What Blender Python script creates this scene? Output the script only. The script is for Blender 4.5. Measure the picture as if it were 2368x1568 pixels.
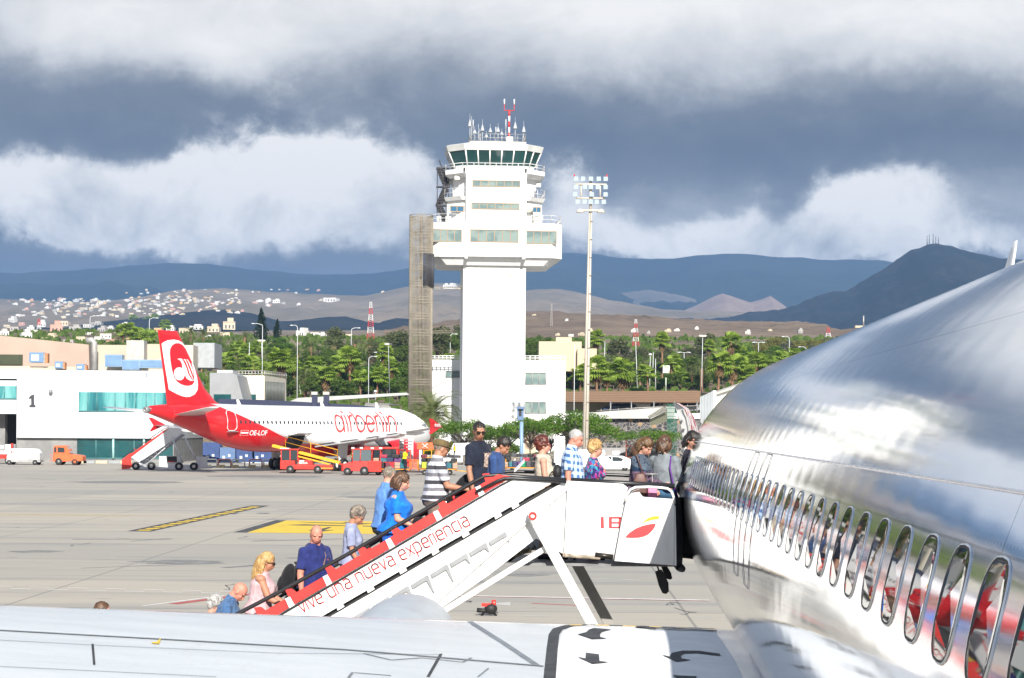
import bpy, bmesh, math, random
from mathutils import Vector, Matrix, noise, Euler
import numpy as np
R_ = math.radians
for o in list(bpy.data.objects): bpy.data.objects.remove(o)
SC = bpy.context.scene
COL = SC.collection
# ---------------------------------------------------------------- camera
F, CX, H0, CAMZ, ROLL = 4390.0, 1184.0, 990.0, 4.0, R_(0.4)
cam = bpy.data.cameras.new('camera'); camo = bpy.data.objects.new('camera', cam); COL.objects.link(camo)
cam.sensor_width = 36; cam.lens = 36*F/2368; cam.shift_y = (H0-784)/2368
cam.clip_start = 0.05; cam.clip_end = 40000
ct, st = math.cos(ROLL), math.sin(ROLL)
camo.matrix_world = Matrix(((ct, -st, 0, 0), (0, 0, -1, 0), (st, ct, 0, CAMZ), (0, 0, 0, 1)))
SC.camera = camo
EXPO = 0.80
SC.view_settings.view_transform = 'Standard'; SC.view_settings.look = 'None'
SC.view_settings.exposure = EXPO; SC.view_settings.gamma = 1
# ---------------------------------------------------------------- sun
SUNV = Vector((-0.135, 0.86, -0.49)).normalized()
sl = bpy.data.lights.new('sun', 'SUN'); sl.energy = 4.6; sl.angle = R_(0.53); sl.color = (1, 0.955, 0.88)
so = bpy.data.objects.new('sun', sl); COL.objects.link(so)
so.rotation_euler = SUNV.to_track_quat('-Z', 'Y').to_euler()
# ---------------------------------------------------------------- node helper
class NT:
    def __init__(s, tree): s.t = tree; s.L = tree.links
    def n(s, ty, **k):
        nd = s.t.nodes.new(ty)
        for a, b in k.items(): setattr(nd, a, b)
        return nd
    def put(s, sock, v):
        if v is None: return
        if isinstance(v, bpy.types.NodeSocket): s.L.new(v, sock)
        else:
            if isinstance(v, (tuple, list)) and len(v) == 3 and sock.type == 'RGBA': v = (*v, 1)
            sock.default_value = v
    def m(s, op, a, b=None, c=None, clamp=False):
        nd = s.n('ShaderNodeMath', operation=op, use_clamp=clamp)
        s.put(nd.inputs[0], a); s.put(nd.inputs[1], b); s.put(nd.inputs[2], c)
        return nd.outputs[0]
    def vm(s, op, a, b=None, sc=None):
        nd = s.n('ShaderNodeVectorMath', operation=op)
        s.put(nd.inputs[0], a); s.put(nd.inputs[1], b)
        if sc is not None: s.put(nd.inputs[3], sc)
        return nd.outputs['Value'] if op in ('LENGTH', 'DOT_PRODUCT') else nd.outputs[0]
    def noise(s, v, scale, det=4, rough=0.5, dist=0, col=False):
        nd = s.n('ShaderNodeTexNoise'); s.put(nd.inputs['Vector'], v)
        nd.inputs['Scale'].default_value = scale; nd.inputs['Detail'].default_value = det
        nd.inputs['Roughness'].default_value = rough; nd.inputs['Distortion'].default_value = dist
        return nd.outputs['Color' if col else 'Fac']
    def vor(s, v, scale, out='Distance', feat='F1', rnd=1):
        nd = s.n('ShaderNodeTexVoronoi', feature=feat); s.put(nd.inputs['Vector'], v)
        nd.inputs['Scale'].default_value = scale; nd.inputs['Randomness'].default_value = rnd
        return nd.outputs[out]
    def ramp(s, f, stops, interp='LINEAR'):
        nd = s.n('ShaderNodeValToRGB'); s.put(nd.inputs[0], f); cr = nd.color_ramp; cr.interpolation = interp
        while len(cr.elements) < len(stops): cr.elements.new(0.5)
        for e, (p, c) in zip(cr.elements, stops):
            e.position = p; e.color = (*c, 1) if len(c) == 3 else c
        return nd.outputs[0]
    def mix(s, f, a, b, bt='MIX'):
        nd = s.n('ShaderNodeMix', data_type='RGBA', blend_type=bt)
        s.put(nd.inputs[0], f); s.put(nd.inputs[6], a); s.put(nd.inputs[7], b)
        return nd.outputs[2]
    def sep(s, v):
        nd = s.n('ShaderNodeSeparateXYZ'); s.put(nd.inputs[0], v); return nd.outputs
    def comb(s, x, y, z):
        nd = s.n('ShaderNodeCombineXYZ')
        for i, v in enumerate((x, y, z)): s.put(nd.inputs[i], v)
        return nd.outputs[0]
    def obj(s): return s.n('ShaderNodeTexCoord').outputs['Object']
    def sstep(s, x, a, b):
        nd = s.n('ShaderNodeMapRange', interpolation_type='SMOOTHSTEP'); s.put(nd.inputs[0], x)
        nd.inputs[1].default_value = a; nd.inputs[2].default_value = b
        return nd.outputs[0]
# ---------------------------------------------------------------- world : clouded sky by direction
wd = bpy.data.worlds.new('World'); SC.world = wd; wd.use_nodes = True
def build_world():
    t = wd.node_tree; t.nodes.clear(); g = NT(t)
    d = g.n('ShaderNodeTexCoord').outputs['Generated']
    sky = g.n('ShaderNodeTexSky', sky_type='NISHITA'); sky.sun_disc = False
    sky.sun_elevation = math.asin(-SUNV.z); sky.sun_rotation = math.atan2(-SUNV.x, -SUNV.y)
    wn = g.vm('SUBTRACT', g.noise(d, 9, 5, 0.6, col=True), (0.5, 0.5, 0.5))
    wn2 = g.vm('SUBTRACT', g.noise(d, 34, 5, 0.65, col=True), (0.5, 0.5, 0.5))
    dw = g.vm('ADD', d, g.vm('ADD', g.vm('SCALE', wn, sc=0.045), g.vm('SCALE', wn2, sc=0.022)))
    x, y, z = g.sep(dw)
    az = g.m('ARCTAN2', x, y); el = g.m('ARCSINE', g.m('MAXIMUM', -0.99, g.m('MINIMUM', 0.99, z)))
    A = lambda px: (px-CX)/F
    E = lambda py: (H0-py)/F
    # base brightness against elevation
    base = g.n('ShaderNodeMapRange').outputs[0]
    eln = g.m('DIVIDE', el, 1.6, clamp=True)
    br = g.ramp(eln, [(0.0, (.30,)*3), (E(640)/1.6, (.16,)*3), (E(595)/1.6, (.24,)*3), (E(540)/1.6, (.42,)*3), (E(450)/1.6, (.38,)*3),
                      (E(340)/1.6, (.27,)*3), (E(250)/1.6, (.40,)*3), (E(150)/1.6, (.66,)*3), (E(0)/1.6, (.84,)*3),
                      (0.3, (.62,)*3), (0.6, (.5,)*3)])
    val = g.m('ADD', br, 0.0)
    # soft grey masses (column, row, half sizes in picture units of angle, amplitude)
    def blobs(val, B):
        for px, py, sx, sy, am in B:
            u = g.m('DIVIDE', g.m('SUBTRACT', az, A(px)), sx/F); v = g.m('DIVIDE', g.m('SUBTRACT', el, E(py)), sy/F)
            r2 = g.m('ADD', g.m('MULTIPLY', u, u), g.m('MULTIPLY', v, v))
            val = g.m('MULTIPLY_ADD', g.m('POWER', 2.718, g.m('MULTIPLY', r2, -1.0)), am, val)
        return val
    val = blobs(val, [(250,120,260,90,.16),(600,130,200,80,.16),(60,250,200,70,-.12),(480,240,230,70,-.12),(250,355,300,45,-.14),(1000,190,260,120,-.10),
         (1700,340,420,110,-.20),(1180,330,260,110,-.14),(2200,330,300,80,-.14),(1500,60,300,90,.10),(2150,90,300,100,.14),(400,180,350,80,.10),(1750,200,300,60,.06),(1050,150,150,90,-.10),(2000,190,250,60,-.08),(160,555,70,26,.2),
         (700,610,500,55,-.12),(1600,600,400,60,-.12),(1500,480,300,70,.14),(900,560,200,60,.10)])
    st_ = g.vm('MULTIPLY', d, (1, 1, 2.0))
    det = g.m('SUBTRACT', g.noise(st_, 15, 8, 0.62, 0.5), 0.5)
    det2 = g.m('SUBTRACT', g.noise(st_, 4.5, 4, 0.55, 0.3), 0.5)
    val = g.m('ADD', val, g.m('MULTIPLY', det, 0.44)); val = g.m('ADD', val, g.m('MULTIPLY', det2, 0.55))
    # crisp sunlit cumulus banks in front of the grey
    cu = blobs(0.0, [(120,495,300,92,.85),(430,520,260,92,.8),(760,420,220,115,.95),(900,510,150,95,.5),(540,395,110,55,.35),(2050,490,160,95,1.0),(1930,555,190,65,.7),(1650,560,200,50,.42),
         (2330,570,170,50,.55),(1460,540,190,60,.55),(1325,460,90,95,.55),(160,556,50,20,.5),(1750,530,110,50,.35)])
    bil = g.m('SUBTRACT', g.noise(g.vm('MULTIPLY', d, (1, 1, 1.3)), 26, 9, 0.66, 0.25), 0.5)
    big = g.m('SUBTRACT', g.noise(d, 9, 4, .55, .2), .5)
    cf = g.sstep(g.m('ADD', cu, g.m('ADD', g.m('MULTIPLY', bil, .95), g.m('MULTIPLY', big, .6))), .14, .68)
    lum = g.m('ADD', g.m('MULTIPLY_ADD', g.m('SUBTRACT', g.noise(g.vm('ADD', d, (0, 0, .006)), 22, 8, 0.62, .3), .5), 1.15, .86), g.m('MULTIPLY', g.m('SUBTRACT', el, E(520)), 2.2))
    val = g.m('ADD', g.m('MULTIPLY', val, g.m('SUBTRACT', 1.0, cf)), g.m('MULTIPLY', g.m('MULTIPLY', lum, cf), 1.0))
    k = 1/2**EXPO
    c = g.ramp(val, [(0.05, (.125*k, .138*k, .160*k)), (.28, (.195*k, .205*k, .222*k)), (.5, (.40*k, .405*k, .41*k)),
                     (.72, (.74*k, .735*k, .72*k)), (.95, (1.06*k, 1.02*k, .96*k))])
    c = g.mix(g.m('MULTIPLY', g.sstep(el, .24, .55), .8), c, (.38*k, .44*k, .53*k))
    # high up: broken cloud with real blue between
    hi = g.sstep(el, 0.26, 0.55)
    gap = g.m('MULTIPLY', hi, g.sstep(g.noise(d, 3.2, 6, 0.6), 0.42, 0.62))
    skc = g.vm('SCALE', sky.outputs[0], sc=0.11)
    c = g.mix(gap, c, skc)
    below = g.sstep(g.sep(d)[2], 0.0, -0.05)
    c = g.mix(below, c, (.16, .16, .16))
    bg = g.n('ShaderNodeBackground'); g.put(bg.inputs[0], c); bg.inputs[1].default_value = 1.0
    out = g.n('ShaderNodeOutputWorld'); g.L.new(bg.outputs[0], out.inputs[0])
build_world()
# ---------------------------------------------------------------- projecting between picture and place
def ray(px, py):
    u, v = (px-CX)/F, (H0-py)/F
    return Vector((u*ct - v*st, 1.0, u*st + v*ct))
CAMP = Vector((0, 0, CAMZ))
def at(px, py, Y): return CAMP + ray(px, py)*Y
def gnd(px, py, z=0.0):
    r = ray(px, py); return CAMP + r*((z-CAMZ)/r.z)
def atz(px, Y, z=0.0):
    p = at(px, H0, Y); return Vector((p.x, Y, z))
# ---------------------------------------------------------------- materials
MATS = {}
def mat(name, col=None, rough=.55, metal=0., var=.08, vs=2.0, bump=0., bs=40., spec=.5, coat=0., emis=None, sub=0.):
    if name in MATS: return MATS[name]
    m = bpy.data.materials.new(name); m.use_nodes = True; MATS[name] = m
    g = NT(m.node_tree); b = m.node_tree.nodes['Principled BSDF']
    if var > 0:
        f = g.noise(g.obj(), vs, 5, 0.6)
        c = g.mix(g.sstep(f, .3, .7), tuple(x*(1-var) for x in col), tuple(min(1, x*(1+var)) for x in col))
        g.put(b.inputs['Base Color'], c)
        g.put(b.inputs['Roughness'], g.m('MULTIPLY_ADD', f, .16, rough-.08, clamp=True))
    else:
        b.inputs['Base Color'].default_value = (*col, 1); b.inputs['Roughness'].default_value = rough
    b.inputs['Metallic'].default_value = metal; b.inputs['Specular IOR Level'].default_value = spec
    b.inputs['Coat Weight'].default_value = coat
    if sub: b.inputs['Subsurface Weight'].default_value = sub; b.inputs['Subsurface Radius'].default_value = (.02, .008, .004)
    if bump:
        bp = g.n('ShaderNodeBump'); bp.inputs['Strength'].default_value = bump; bp.inputs['Distance'].default_value = .02
        g.put(bp.inputs['Height'], g.noise(g.obj(), bs, 4)); g.L.new(bp.outputs[0], b.inputs['Normal'])
    if emis: b.inputs['Emission Color'].default_value = (*emis[0], 1); b.inputs['Emission Strength'].default_value = emis[1]
    return m
def nmat(name, fn):
    """material from a function g,b -> None"""
    if name in MATS: return MATS[name]
    m = bpy.data.materials.new(name); m.use_nodes = True; MATS[name] = m
    g = NT(m.node_tree); fn(g, m.node_tree.nodes['Principled BSDF']); return m
def bumped(g, b, h, s=.5, d=.02):
    bp = g.n('ShaderNodeBump'); bp.inputs['Strength'].default_value = s; bp.inputs['Distance'].default_value = d
    g.put(bp.inputs['Height'], h); g.L.new(bp.outputs[0], b.inputs['Normal'])
# ---------------------------------------------------------------- objects
WM = {}
def tag(o, label=None, cat=None, group=None, kind=None):
    if label: o['label'] = label
    if cat: o['category'] = cat
    if group: o['group'] = group
    if kind: o['kind'] = kind
    return o
def thing(name, label, cat, loc=(0, 0, 0), rz=0, group=None, rot=None):
    o = bpy.data.objects.new(name, None); COL.objects.link(o); o.empty_display_size = .2
    o.location = loc; o.rotation_euler = rot or (0, 0, rz)
    WM[o.name] = Matrix.Translation(Vector(loc)) @ Euler(o.rotation_euler).to_matrix().to_4x4()
    return tag(o, label, cat, group)
def kids(o): return [c for c in ALLKIDS.get(o.name, [])]
ALLKIDS = {}
def link(o, parent=None):
    COL.objects.link(o)
    if parent is not None:
        o.parent = parent; ALLKIDS.setdefault(parent.name, []).append(o)
    return o
def dup(o, loc=None, rz=None, label=None, parent=None, group=None, sc=None):
    c = o.copy(); link(c, parent)
    if loc is not None: c.location = loc
    if rz is not None: c.rotation_euler = (0, 0, rz)
    if sc is not None: c.scale = (sc, sc, sc) if not isinstance(sc, tuple) else sc
    if label: c['label'] = label
    if group: c['group'] = group
    for k in kids(o): dup(k, parent=c)
    return c
class MB:
    def __init__(s): s.v = []; s.f = []; s.mi = []; s.cur = 0; s.sm = set(); s.M = None
    def add(s, vs, fs, smooth=False):
        b = len(s.v)
        if s.M is not None: vs = [s.M @ Vector(v) for v in vs]
        s.v += [tuple(v) for v in vs]
        for f in fs:
            if smooth: s.sm.add(len(s.f))
            s.f.append([b+i for i in f]); s.mi.append(s.cur)
        return s
    def box(s, a, b, M=None):
        x0, y0, z0 = a; x1, y1, z1 = b
        vs = [Vector(p) for p in ((x0,y0,z0),(x1,y0,z0),(x1,y1,z0),(x0,y1,z0),(x0,y0,z1),(x1,y0,z1),(x1,y1,z1),(x0,y1,z1))]
        if M is not None: vs = [M @ v for v in vs]
        return s.add(vs, [(0,3,2,1),(4,5,6,7),(0,1,5,4),(1,2,6,5),(2,3,7,6),(3,0,4,7)])
    def prism(s, pts, ext, smooth=False):
        """pts: 3D polygon, ext: vector"""
        ext = Vector(ext); n = len(pts); P = [Vector(p) for p in pts]
        vs = P + [p+ext for p in P]
        fs = [tuple(range(n-1, -1, -1)), tuple(range(n, 2*n))]
        s.add(vs, fs); b = len(s.v)-2*n
        for i in range(n):
            j = (i+1) % n
            if smooth: s.sm.add(len(s.f))
            s.f.append([b+i, b+j, b+n+j, b+n+i]); s.mi.append(s.cur)
        return s
    def poly(s, pts): return s.add([Vector(p) for p in pts], [tuple(range(len(pts)))])
    def loft(s, rings, cap=True, closed=True, smooth=True):
        n = len(rings[0]); vs = [p for r in rings for p in r]; fs = []
        for k in range(len(rings)-1):
            for i in range(n if closed else n-1):
                j = (i+1) % n
                fs.append((k*n+i, k*n+j, (k+1)*n+j, (k+1)*n+i))
        s.add(vs, fs, smooth)
        if cap:
            b = len(s.v)-len(vs)
            s.f.append([b+i for i in range(n-1, -1, -1)]); s.mi.append(s.cur)
            s.f.append([b+(len(rings)-1)*n+i for i in range(n)]); s.mi.append(s.cur)
        return s
    def tube(s, pts, r, n=8, cap=True, flat=None):
        P = [Vector(p) for p in pts]; rr = r if isinstance(r, (list, tuple)) else [r]*len(P)
        rings = []; up = None
        for i, p in enumerate(P):
            t = (P[min(i+1, len(P)-1)]-P[max(i-1, 0)])
            t = t.normalized() if t.length > 1e-9 else Vector((0, 0, 1))
            if up is None:
                up = Vector((0, 0, 1)) if abs(t.z) < .9 else Vector((1, 0, 0))
            a = t.cross(up); a = a.normalized() if a.length > 1e-6 else Vector((1, 0, 0)); b = a.cross(t).normalized(); up = b
            fl = flat or 1
            rings.append([p + a*math.cos(2*math.pi*k/n)*rr[i] + b*math.sin(2*math.pi*k/n)*rr[i]*fl for k in range(n)])
        return s.loft(rings, cap)
    def cyl(s, a, b, r, n=16, r2=None): return s.tube([a, b], [r, r if r2 is None else r2], n)
    def ell(s, c, r, n=12, m=8, M=None):
        c = Vector(c); rings = []
        for i in range(1, m):
            ph = math.pi*i/m
            rings.append([Vector((r[0]*math.sin(ph)*math.cos(2*math.pi*k/n), r[1]*math.sin(ph)*math.sin(2*math.pi*k/n), -r[2]*math.cos(ph))) for k in range(n)])
        vs = [p for q in rings for p in q] + [Vector((0, 0, -r[2])), Vector((0, 0, r[2]))]
        if M is not None: vs = [M @ v for v in vs]
        vs = [v+c for v in vs]; fs = []
        for k in range(m-2):
            for i in range(n):
                j = (i+1) % n; fs.append((k*n+i, k*n+j, (k+1)*n+j, (k+1)*n+i))
        B = len(vs)-2
        for i in range(n):
            j = (i+1) % n; fs.append((B, j, i)); fs.append((B+1, (m-2)*n+i, (m-2)*n+j))
        return s.add(vs, fs, True)
    def build(s, name, mats, parent=None, world=False, label=None, bevel=0):
        me = bpy.data.meshes.new(name); vs = s.v; org = Vector((0, 0, 0))
        if parent is not None and world:
            root = parent
            while root.parent is not None: root = root.parent
            inv = WM.get(root.name, Matrix()).inverted(); vs = [tuple(inv @ Vector(v)) for v in vs]
        elif parent is None and len(vs):
            a = np.array(vs); lo = a.min(0); hi = a.max(0); org = Vector(((lo[0]+hi[0])/2, (lo[1]+hi[1])/2, lo[2]))
            vs = [tuple(x) for x in (a-np.array(org))]
        me.from_pydata(vs, [], s.f); me.update()
        mats = mats if isinstance(mats, (list, tuple)) else [mats]
        for m in mats: me.materials.append(m)
        if len(mats) > 1: me.polygons.foreach_set('material_index', s.mi)
        if s.sm: me.polygons.foreach_set('use_smooth', [i in s.sm for i in range(len(s.f))])
        o = bpy.data.objects.new(name, me); link(o, parent)
        if parent is None: o.location = org; WM[o.name] = Matrix.Translation(org)
        if label: o['label'] = label
        if bevel:
            bv = o.modifiers.new('bevel', 'BEVEL'); bv.width = bevel; bv.segments = 2; bv.limit_method = 'ANGLE'
        return o
def smoothinterp(xs, ys, x): return float(np.interp(x, xs, ys))
# monoline lettering : strokes in a unit box (x-height 1), advance
def arc(cx, cy, rx, ry, a0, a1, n=10): return [(cx+rx*math.cos(R_(a0+(a1-a0)*i/n)), cy+ry*math.sin(R_(a0+(a1-a0)*i/n))) for i in range(n+1)]
GL = {
 'v': ([[(0, 1), (.36, 0), (.72, 1)]], .95), 'i': ([[(0, 0), (0, 1)], [(0, 1.42), (0, 1.47)]], .32),
 'e': ([[(.02, .52), (.78, .52), (.78, .68)]+arc(.5, .7, .28, .3, 0, 90, 5)+[(.28, 1)]+arc(.28, .7, .28, .3, 90, 180, 5)+[(0, .3)]+arc(.28, .3, .28, .3, 180, 270, 5)+[(.7, 0)]], 1.05),
 'u': ([[(0, 1), (0, .3)]+arc(.3, .3, .3, .3, 180, 270, 5)+[(.5, 0), (.78, .06)], [(.78, 1), (.78, 0)]], 1.1),
 'n': ([[(0, 0), (0, .95), (.25, 1), (.45, 1)]+arc(.48, .7, .3, .3, 90, 0, 5)+[(.78, 0)]], 1.1),
 'a': ([[(.08, 1), (.5, 1)]+arc(.48, .7, .28, .3, 90, 0, 5)+[(.76, 0), (.25, 0)]+arc(.24, .28, .24, .28, 270, 90, 8)+[(.76, .56)]], 1.06),
 'x': ([[(0, 1), (.7, 0)], [(.7, 1), (0, 0)]], .95),
 'p': ([[(0, -.45), (0, .95), (.2, 1), (.45, 1)]+arc(.45, .7, .32, .3, 90, 0, 5)+[(.77, .3)]+arc(.45, .3, .32, .3, 0, -90, 5)+[(0, 0)]], 1.1),
 'r': ([[(0, 0), (0, .92), (.2, 1), (.42, 1)]], .6),
 'c': ([[(.68, 1), (.28, 1)]+arc(.28, .7, .28, .3, 90, 180, 5)+[(0, .3)]+arc(.28, .3, .28, .3, 180, 270, 5)+[(.68, 0)]], .92),
 'l': ([[(0, 0), (0, 1.5)]], .32), ' ': ([], .6)}
GA = {  # round display letters of the airliner title
 'a': ([arc(.42, .5, .42, .52, 15, 345, 18), [(.84, 1.02), (.84, .1), (.9, -.02)]], 1.12),
 'i': ([[(0, 1.02), (.1, 0)], [(-.08, 1.28), (.06, 1.20)]], .34),
 'r': ([[(0, 1.02), (.04, 0)], arc(.32, .66, .28, .36, 180, 70, 6)], .58),
 'b': ([[(-.16, 1.27), (-.02, 1.05), (.04, .5)], arc(.47, .5, .42, .52, 170, -180, 18)], 1.08),
 'e': ([[(.06, .48), (.82, .52)]+arc(.43, .5, .4, .52, 5, 320, 18)], 1.0),
 'l': ([[(-.12, 1.25), (.02, .95), (.1, 0)]], .36),
 'n': ([[(0, 1.02), (.03, 0)], arc(.4, .62, .36, .4, 180, 0, 10)+[(.78, 0)]], 1.0)}
def lettering(text, font, spacing=.0):
    out = []; x = 0
    for ch in text:
        st_, adv = font[ch]
        for s_ in st_: out.append([(x+px, py) for px, py in s_])
        x += adv+spacing
    return out, x
def stroke_quads(mb, pts, w, to3):
    """flat ribbon along 2D pts, mapped by to3(x,y): one small quad per piece"""
    for (x0, y0), (x1, y1) in zip(pts, pts[1:]):
        a, b = Vector((x0, y0)), Vector((x1, y1)); t = b-a
        if t.length < 1e-6: continue
        tn = t.normalized(); nn = Vector((-tn.y, tn.x))*w/2; a = a-tn*w*.25; b = b+tn*w*.25; k = max(1, int((b-a).length/.13))
        L = [a.lerp(b, i/k) for i in range(k+1)]
        vs = [to3(*(q+nn)) for q in L]+[to3(*(q-nn)) for q in L]
        mb.add(vs, [(i, k+1+i, k+2+i, i+1) for i in range(k)])
def text_mesh(txt, size, bold=0.0):
    cu = bpy.data.curves.new('t', 'FONT'); cu.body = txt; cu.size = size; cu.offset = bold; cu.resolution_u = 3
    o = bpy.data.objects.new('t', cu); COL.objects.link(o)
    dg = bpy.context.evaluated_depsgraph_get(); me = bpy.data.meshes.new_from_object(o.evaluated_get(dg))
    vs = [v.co.copy() for v in me.vertices]; fs = [tuple(p.vertices) for p in me.polygons]
    bpy.data.objects.remove(o); bpy.data.curves.remove(cu); bpy.data.meshes.remove(me)
    x0 = min(v.x for v in vs); x1 = max(v.x for v in vs); y0 = min(v.y for v in vs); y1 = max(v.y for v in vs)
    return vs, fs, (x0, x1, y0, y1)
def put_text(mb, txt, to3, x0, y0, x1, y1, bold=0.0):
    """text fitted in the rectangle, mapped by to3"""
    vs, fs, (a, b, c, d) = text_mesh(txt, 1, bold)
    mb.add([to3(x0+(v.x-a)/(b-a)*(x1-x0), y0+(v.y-c)/(d-c)*(y1-y0)) for v in vs], fs)
# ================================================================ terrain
def hillmat(name, c1, c2, c3, sc=.004, patch=.5):
    def fn(g, b):
        o = g.obj(); f = g.noise(o, sc, 8, .62); f2 = g.noise(o, sc*7, 6, .65)
        c = g.mix(g.sstep(f, .38, .62), c1, c2); c = g.mix(g.m('MULTIPLY', g.sstep(f2, .5, .68), patch), c, c3)
        g.put(b.inputs['Base Color'], c); b.inputs['Roughness'].default_value = .95
        b.inputs['Specular IOR Level'].default_value = .1
        bumped(g, b, g.noise(o, sc*10, 6, .7), .8, 6)
    return nmat(name, fn)
def ridge(name, prof, Y, front, back, zb, m, seed=0, amp=12, nx=220, nt=26, pw=1.25, fs=.004, xr=None):
    """hill whose skyline follows prof ((px,py) list seen at distance Y)"""
    pxs = [p[0] for p in prof]; mb = MB(); vs = []
    for i in range(nx+1):
        px = pxs[0]+(pxs[-1]-pxs[0])*i/nx; py = smoothinterp(pxs, [p[1] for p in prof], px)
        c = at(px, py, Y)
        rough = noise.fractal(Vector((c.x*fs*2, seed, 0)), .7, 2.1, 5)
        zc = c.z + rough*amp*.22
        for j in range(nt+1):
            t = j/nt
            if t <= .8:
                q = t/.8; yy = Y-front*(1-q); z = zb+(zc-zb)*(q**pw)
                k = math.sin(math.pi*q)
            else:
                q = (t-.8)/.2; yy = Y+back*q; z = zc+(zb-zc)*q*q; k = 0
            xx = c.x*(yy/Y)**.5 if yy > 0 else c.x
            z += k*amp*noise.fractal(Vector((xx*fs, yy*fs, seed)), .6, 2.1, 6)
            vs.append((xx, yy, z))
    n = nt+1
    mb.add(vs, [(i*n+j, (i+1)*n+j, (i+1)*n+j+1, i*n+j+1) for i in range(nx) for j in range(nt)], True)
    o = mb.build(name, m); tag(o, kind='structure'); return o
# one ground sheet to the horizon
def apron_mat():
    def fn(g, b):
        o = g.obj(); x, y, z = g.sep(o)
        # long bays of concrete across the view, slightly different pours
        bay = g.m('FLOOR', g.m('DIVIDE', g.m('ADD', y, g.m('MULTIPLY', x, .02)), 7.5))
        bx = g.m('FLOOR', g.m('DIVIDE', x, 22.0))
        wn = g.n('ShaderNodeTexWhiteNoise', noise_dimensions='2D'); g.put(wn.inputs['Vector'], g.comb(bay, g.m('MULTIPLY', bx, .3), 0))
        tone = wn.outputs['Value']
        c = g.mix(tone, (.355, .335, .295), (.455, .41, .34))
        st = g.noise(g.vm('MULTIPLY', o, (.06, .55, 1)), 1.0, 7, .65)
        c = g.mix(g.m('MULTIPLY', g.sstep(st, .48, .70), .7), c, (.25, .25, .25))
        sp = g.noise(o, .7, 6, .7)
        c = g.mix(g.m('MULTIPLY', g.sstep(sp, .55, .75), .3), c, (.48, .465, .43))
        # darker trafficked band far away near the stands
        far = g.m('MULTIPLY', g.sstep(g.m('ADD', y, g.m('MULTIPLY', sp, 16)), 100, 128), .55)
        c = g.mix(far, c, (.245, .245, .245))
        # joints
        def joint(coord, per, w):
            f = g.m('ABSOLUTE', g.m('SUBTRACT', g.m('FRACT', g.m('DIVIDE', coord, per)), .5))
            return g.m('GREATER_THAN', f, .5-w/per)
        rot = g.m('ADD', y, g.m('MULTIPLY', x, .02))
        j = g.m('MAXIMUM', joint(rot, 7.5, .05), joint(g.m('SUBTRACT', x, g.m('MULTIPLY', y, .02)), 7.5, .03))
        st2 = g.noise(g.vm('MULTIPLY', o, (.035, .9, 1)), 2.3, 6, .7)
        c = g.mix(g.m('MULTIPLY', g.sstep(st2, .56, .68), .35), c, (.16, .16, .16))
        st3 = g.noise(g.vm('MULTIPLY', o, (.3, .3, 1)), 1.0, 3, .5, 1.5)
        c = g.mix(g.m('MULTIPLY', g.sstep(st3, .68, .74), .4), c, (.13, .13, .13))
        c = g.mix(g.m('MULTIPLY', j, .55), c, (.12, .12, .12))
        fine = g.noise(g.vm('MULTIPLY', o, (1, 1, 1)), 14, 4, .7)
        c = g.mix(g.m('MULTIPLY', g.sstep(fine, .35, .7), .12), c, (.2, .2, .2))
        g.put(b.inputs['Base Color'], c); b.inputs['Roughness'].default_value = .8
        b.inputs['Specular IOR Level'].default_value = .25
        bumped(g, b, fine, .15, .01)
    return nmat('apron_concrete', fn)
mb = MB(); mb.poly([(-14000, -3000, -.02), (14000, -3000, -.02), (14000, 14000, -.02), (-14000, 14000, -.02)])
tag(mb.build('ground', hillmat('dry_ground', (.22, .19, .15), (.27, .23, .18), (.1, .11, .07))), kind='structure')
mb = MB(); mb.poly([(-160, -60, 0), (200, -60, 0), (200, 262, 0), (-160, 262, 0)])
tag(mb.build('apron', apron_mat()), kind='structure')
for o_ in list(bpy.data.objects):
    if o_.name == 'apron':   # keep pattern in world metres
        pass
TZ = [(290, 5.2), (330, 5.6), (400, 10), (600, 31), (800, 42), (1000, 52), (2000, 104), (2600, 120)]
def tz(x, y):
    z = smoothinterp([a for a, _ in TZ], [b for _, b in TZ], y)
    k = min(1, max(0, (y-420)/300))
    return z + k*4*noise.fractal(Vector((x*.006, y*.006, 3)), .6, 2.1, 5)
def build_terrain():
    ys = [290, 300, 320, 340, 370, 400, 430, 460, 500, 540, 580, 620, 670, 720, 780, 840, 900, 980, 1080, 1200, 1350, 1500, 1700, 1900, 2200, 2600]
    nx = 90; vs = []
    for y in ys:
        for i in range(nx+1):
            x = (-1+2*i/nx)*(.62*y+60); vs.append((x, y, tz(x, y)))
    n = nx+1
    vs += [((-1+2*i/nx)*(.62*290+60), 289.8, -.5) for i in range(n)]
    b = len(ys)*n
    fs = [(k*n+i, k*n+i+1, (k+1)*n+i+1, (k+1)*n+i) for k in range(len(ys)-1) for i in range(nx)] + [(b+i, b+i+1, i+1, i) for i in range(nx)]
    mb = MB(); mb.add(vs, fs, True)
    tag(mb.build('terrain', hillmat('scrub_terrain', (.21, .165, .12), (.29, .235, .175), (.085, .09, .055), .012, .75)), kind='structure')
build_terrain()
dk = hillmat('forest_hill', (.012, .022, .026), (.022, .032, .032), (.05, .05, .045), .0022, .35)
dk2 = hillmat('dark_lava_cloud_shade', (.014, .022, .028), (.024, .030, .034), (.075, .06, .055), .004, .3)  # dark lava for the volcano; on the low mounds cloud shade in the colour
br = hillmat('dry_hillside', (.175, .145, .10), (.25, .20, .145), (.085, .085, .055), .004, .5)
gr = hillmat('grey_hillside', (.10, .095, .09), (.15, .13, .115), (.06, .065, .055), .003, .5)
tan = hillmat('tan_cone', (.23, .165, .13), (.29, .21, .165), (.16, .12, .1), .004, .4)
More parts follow.
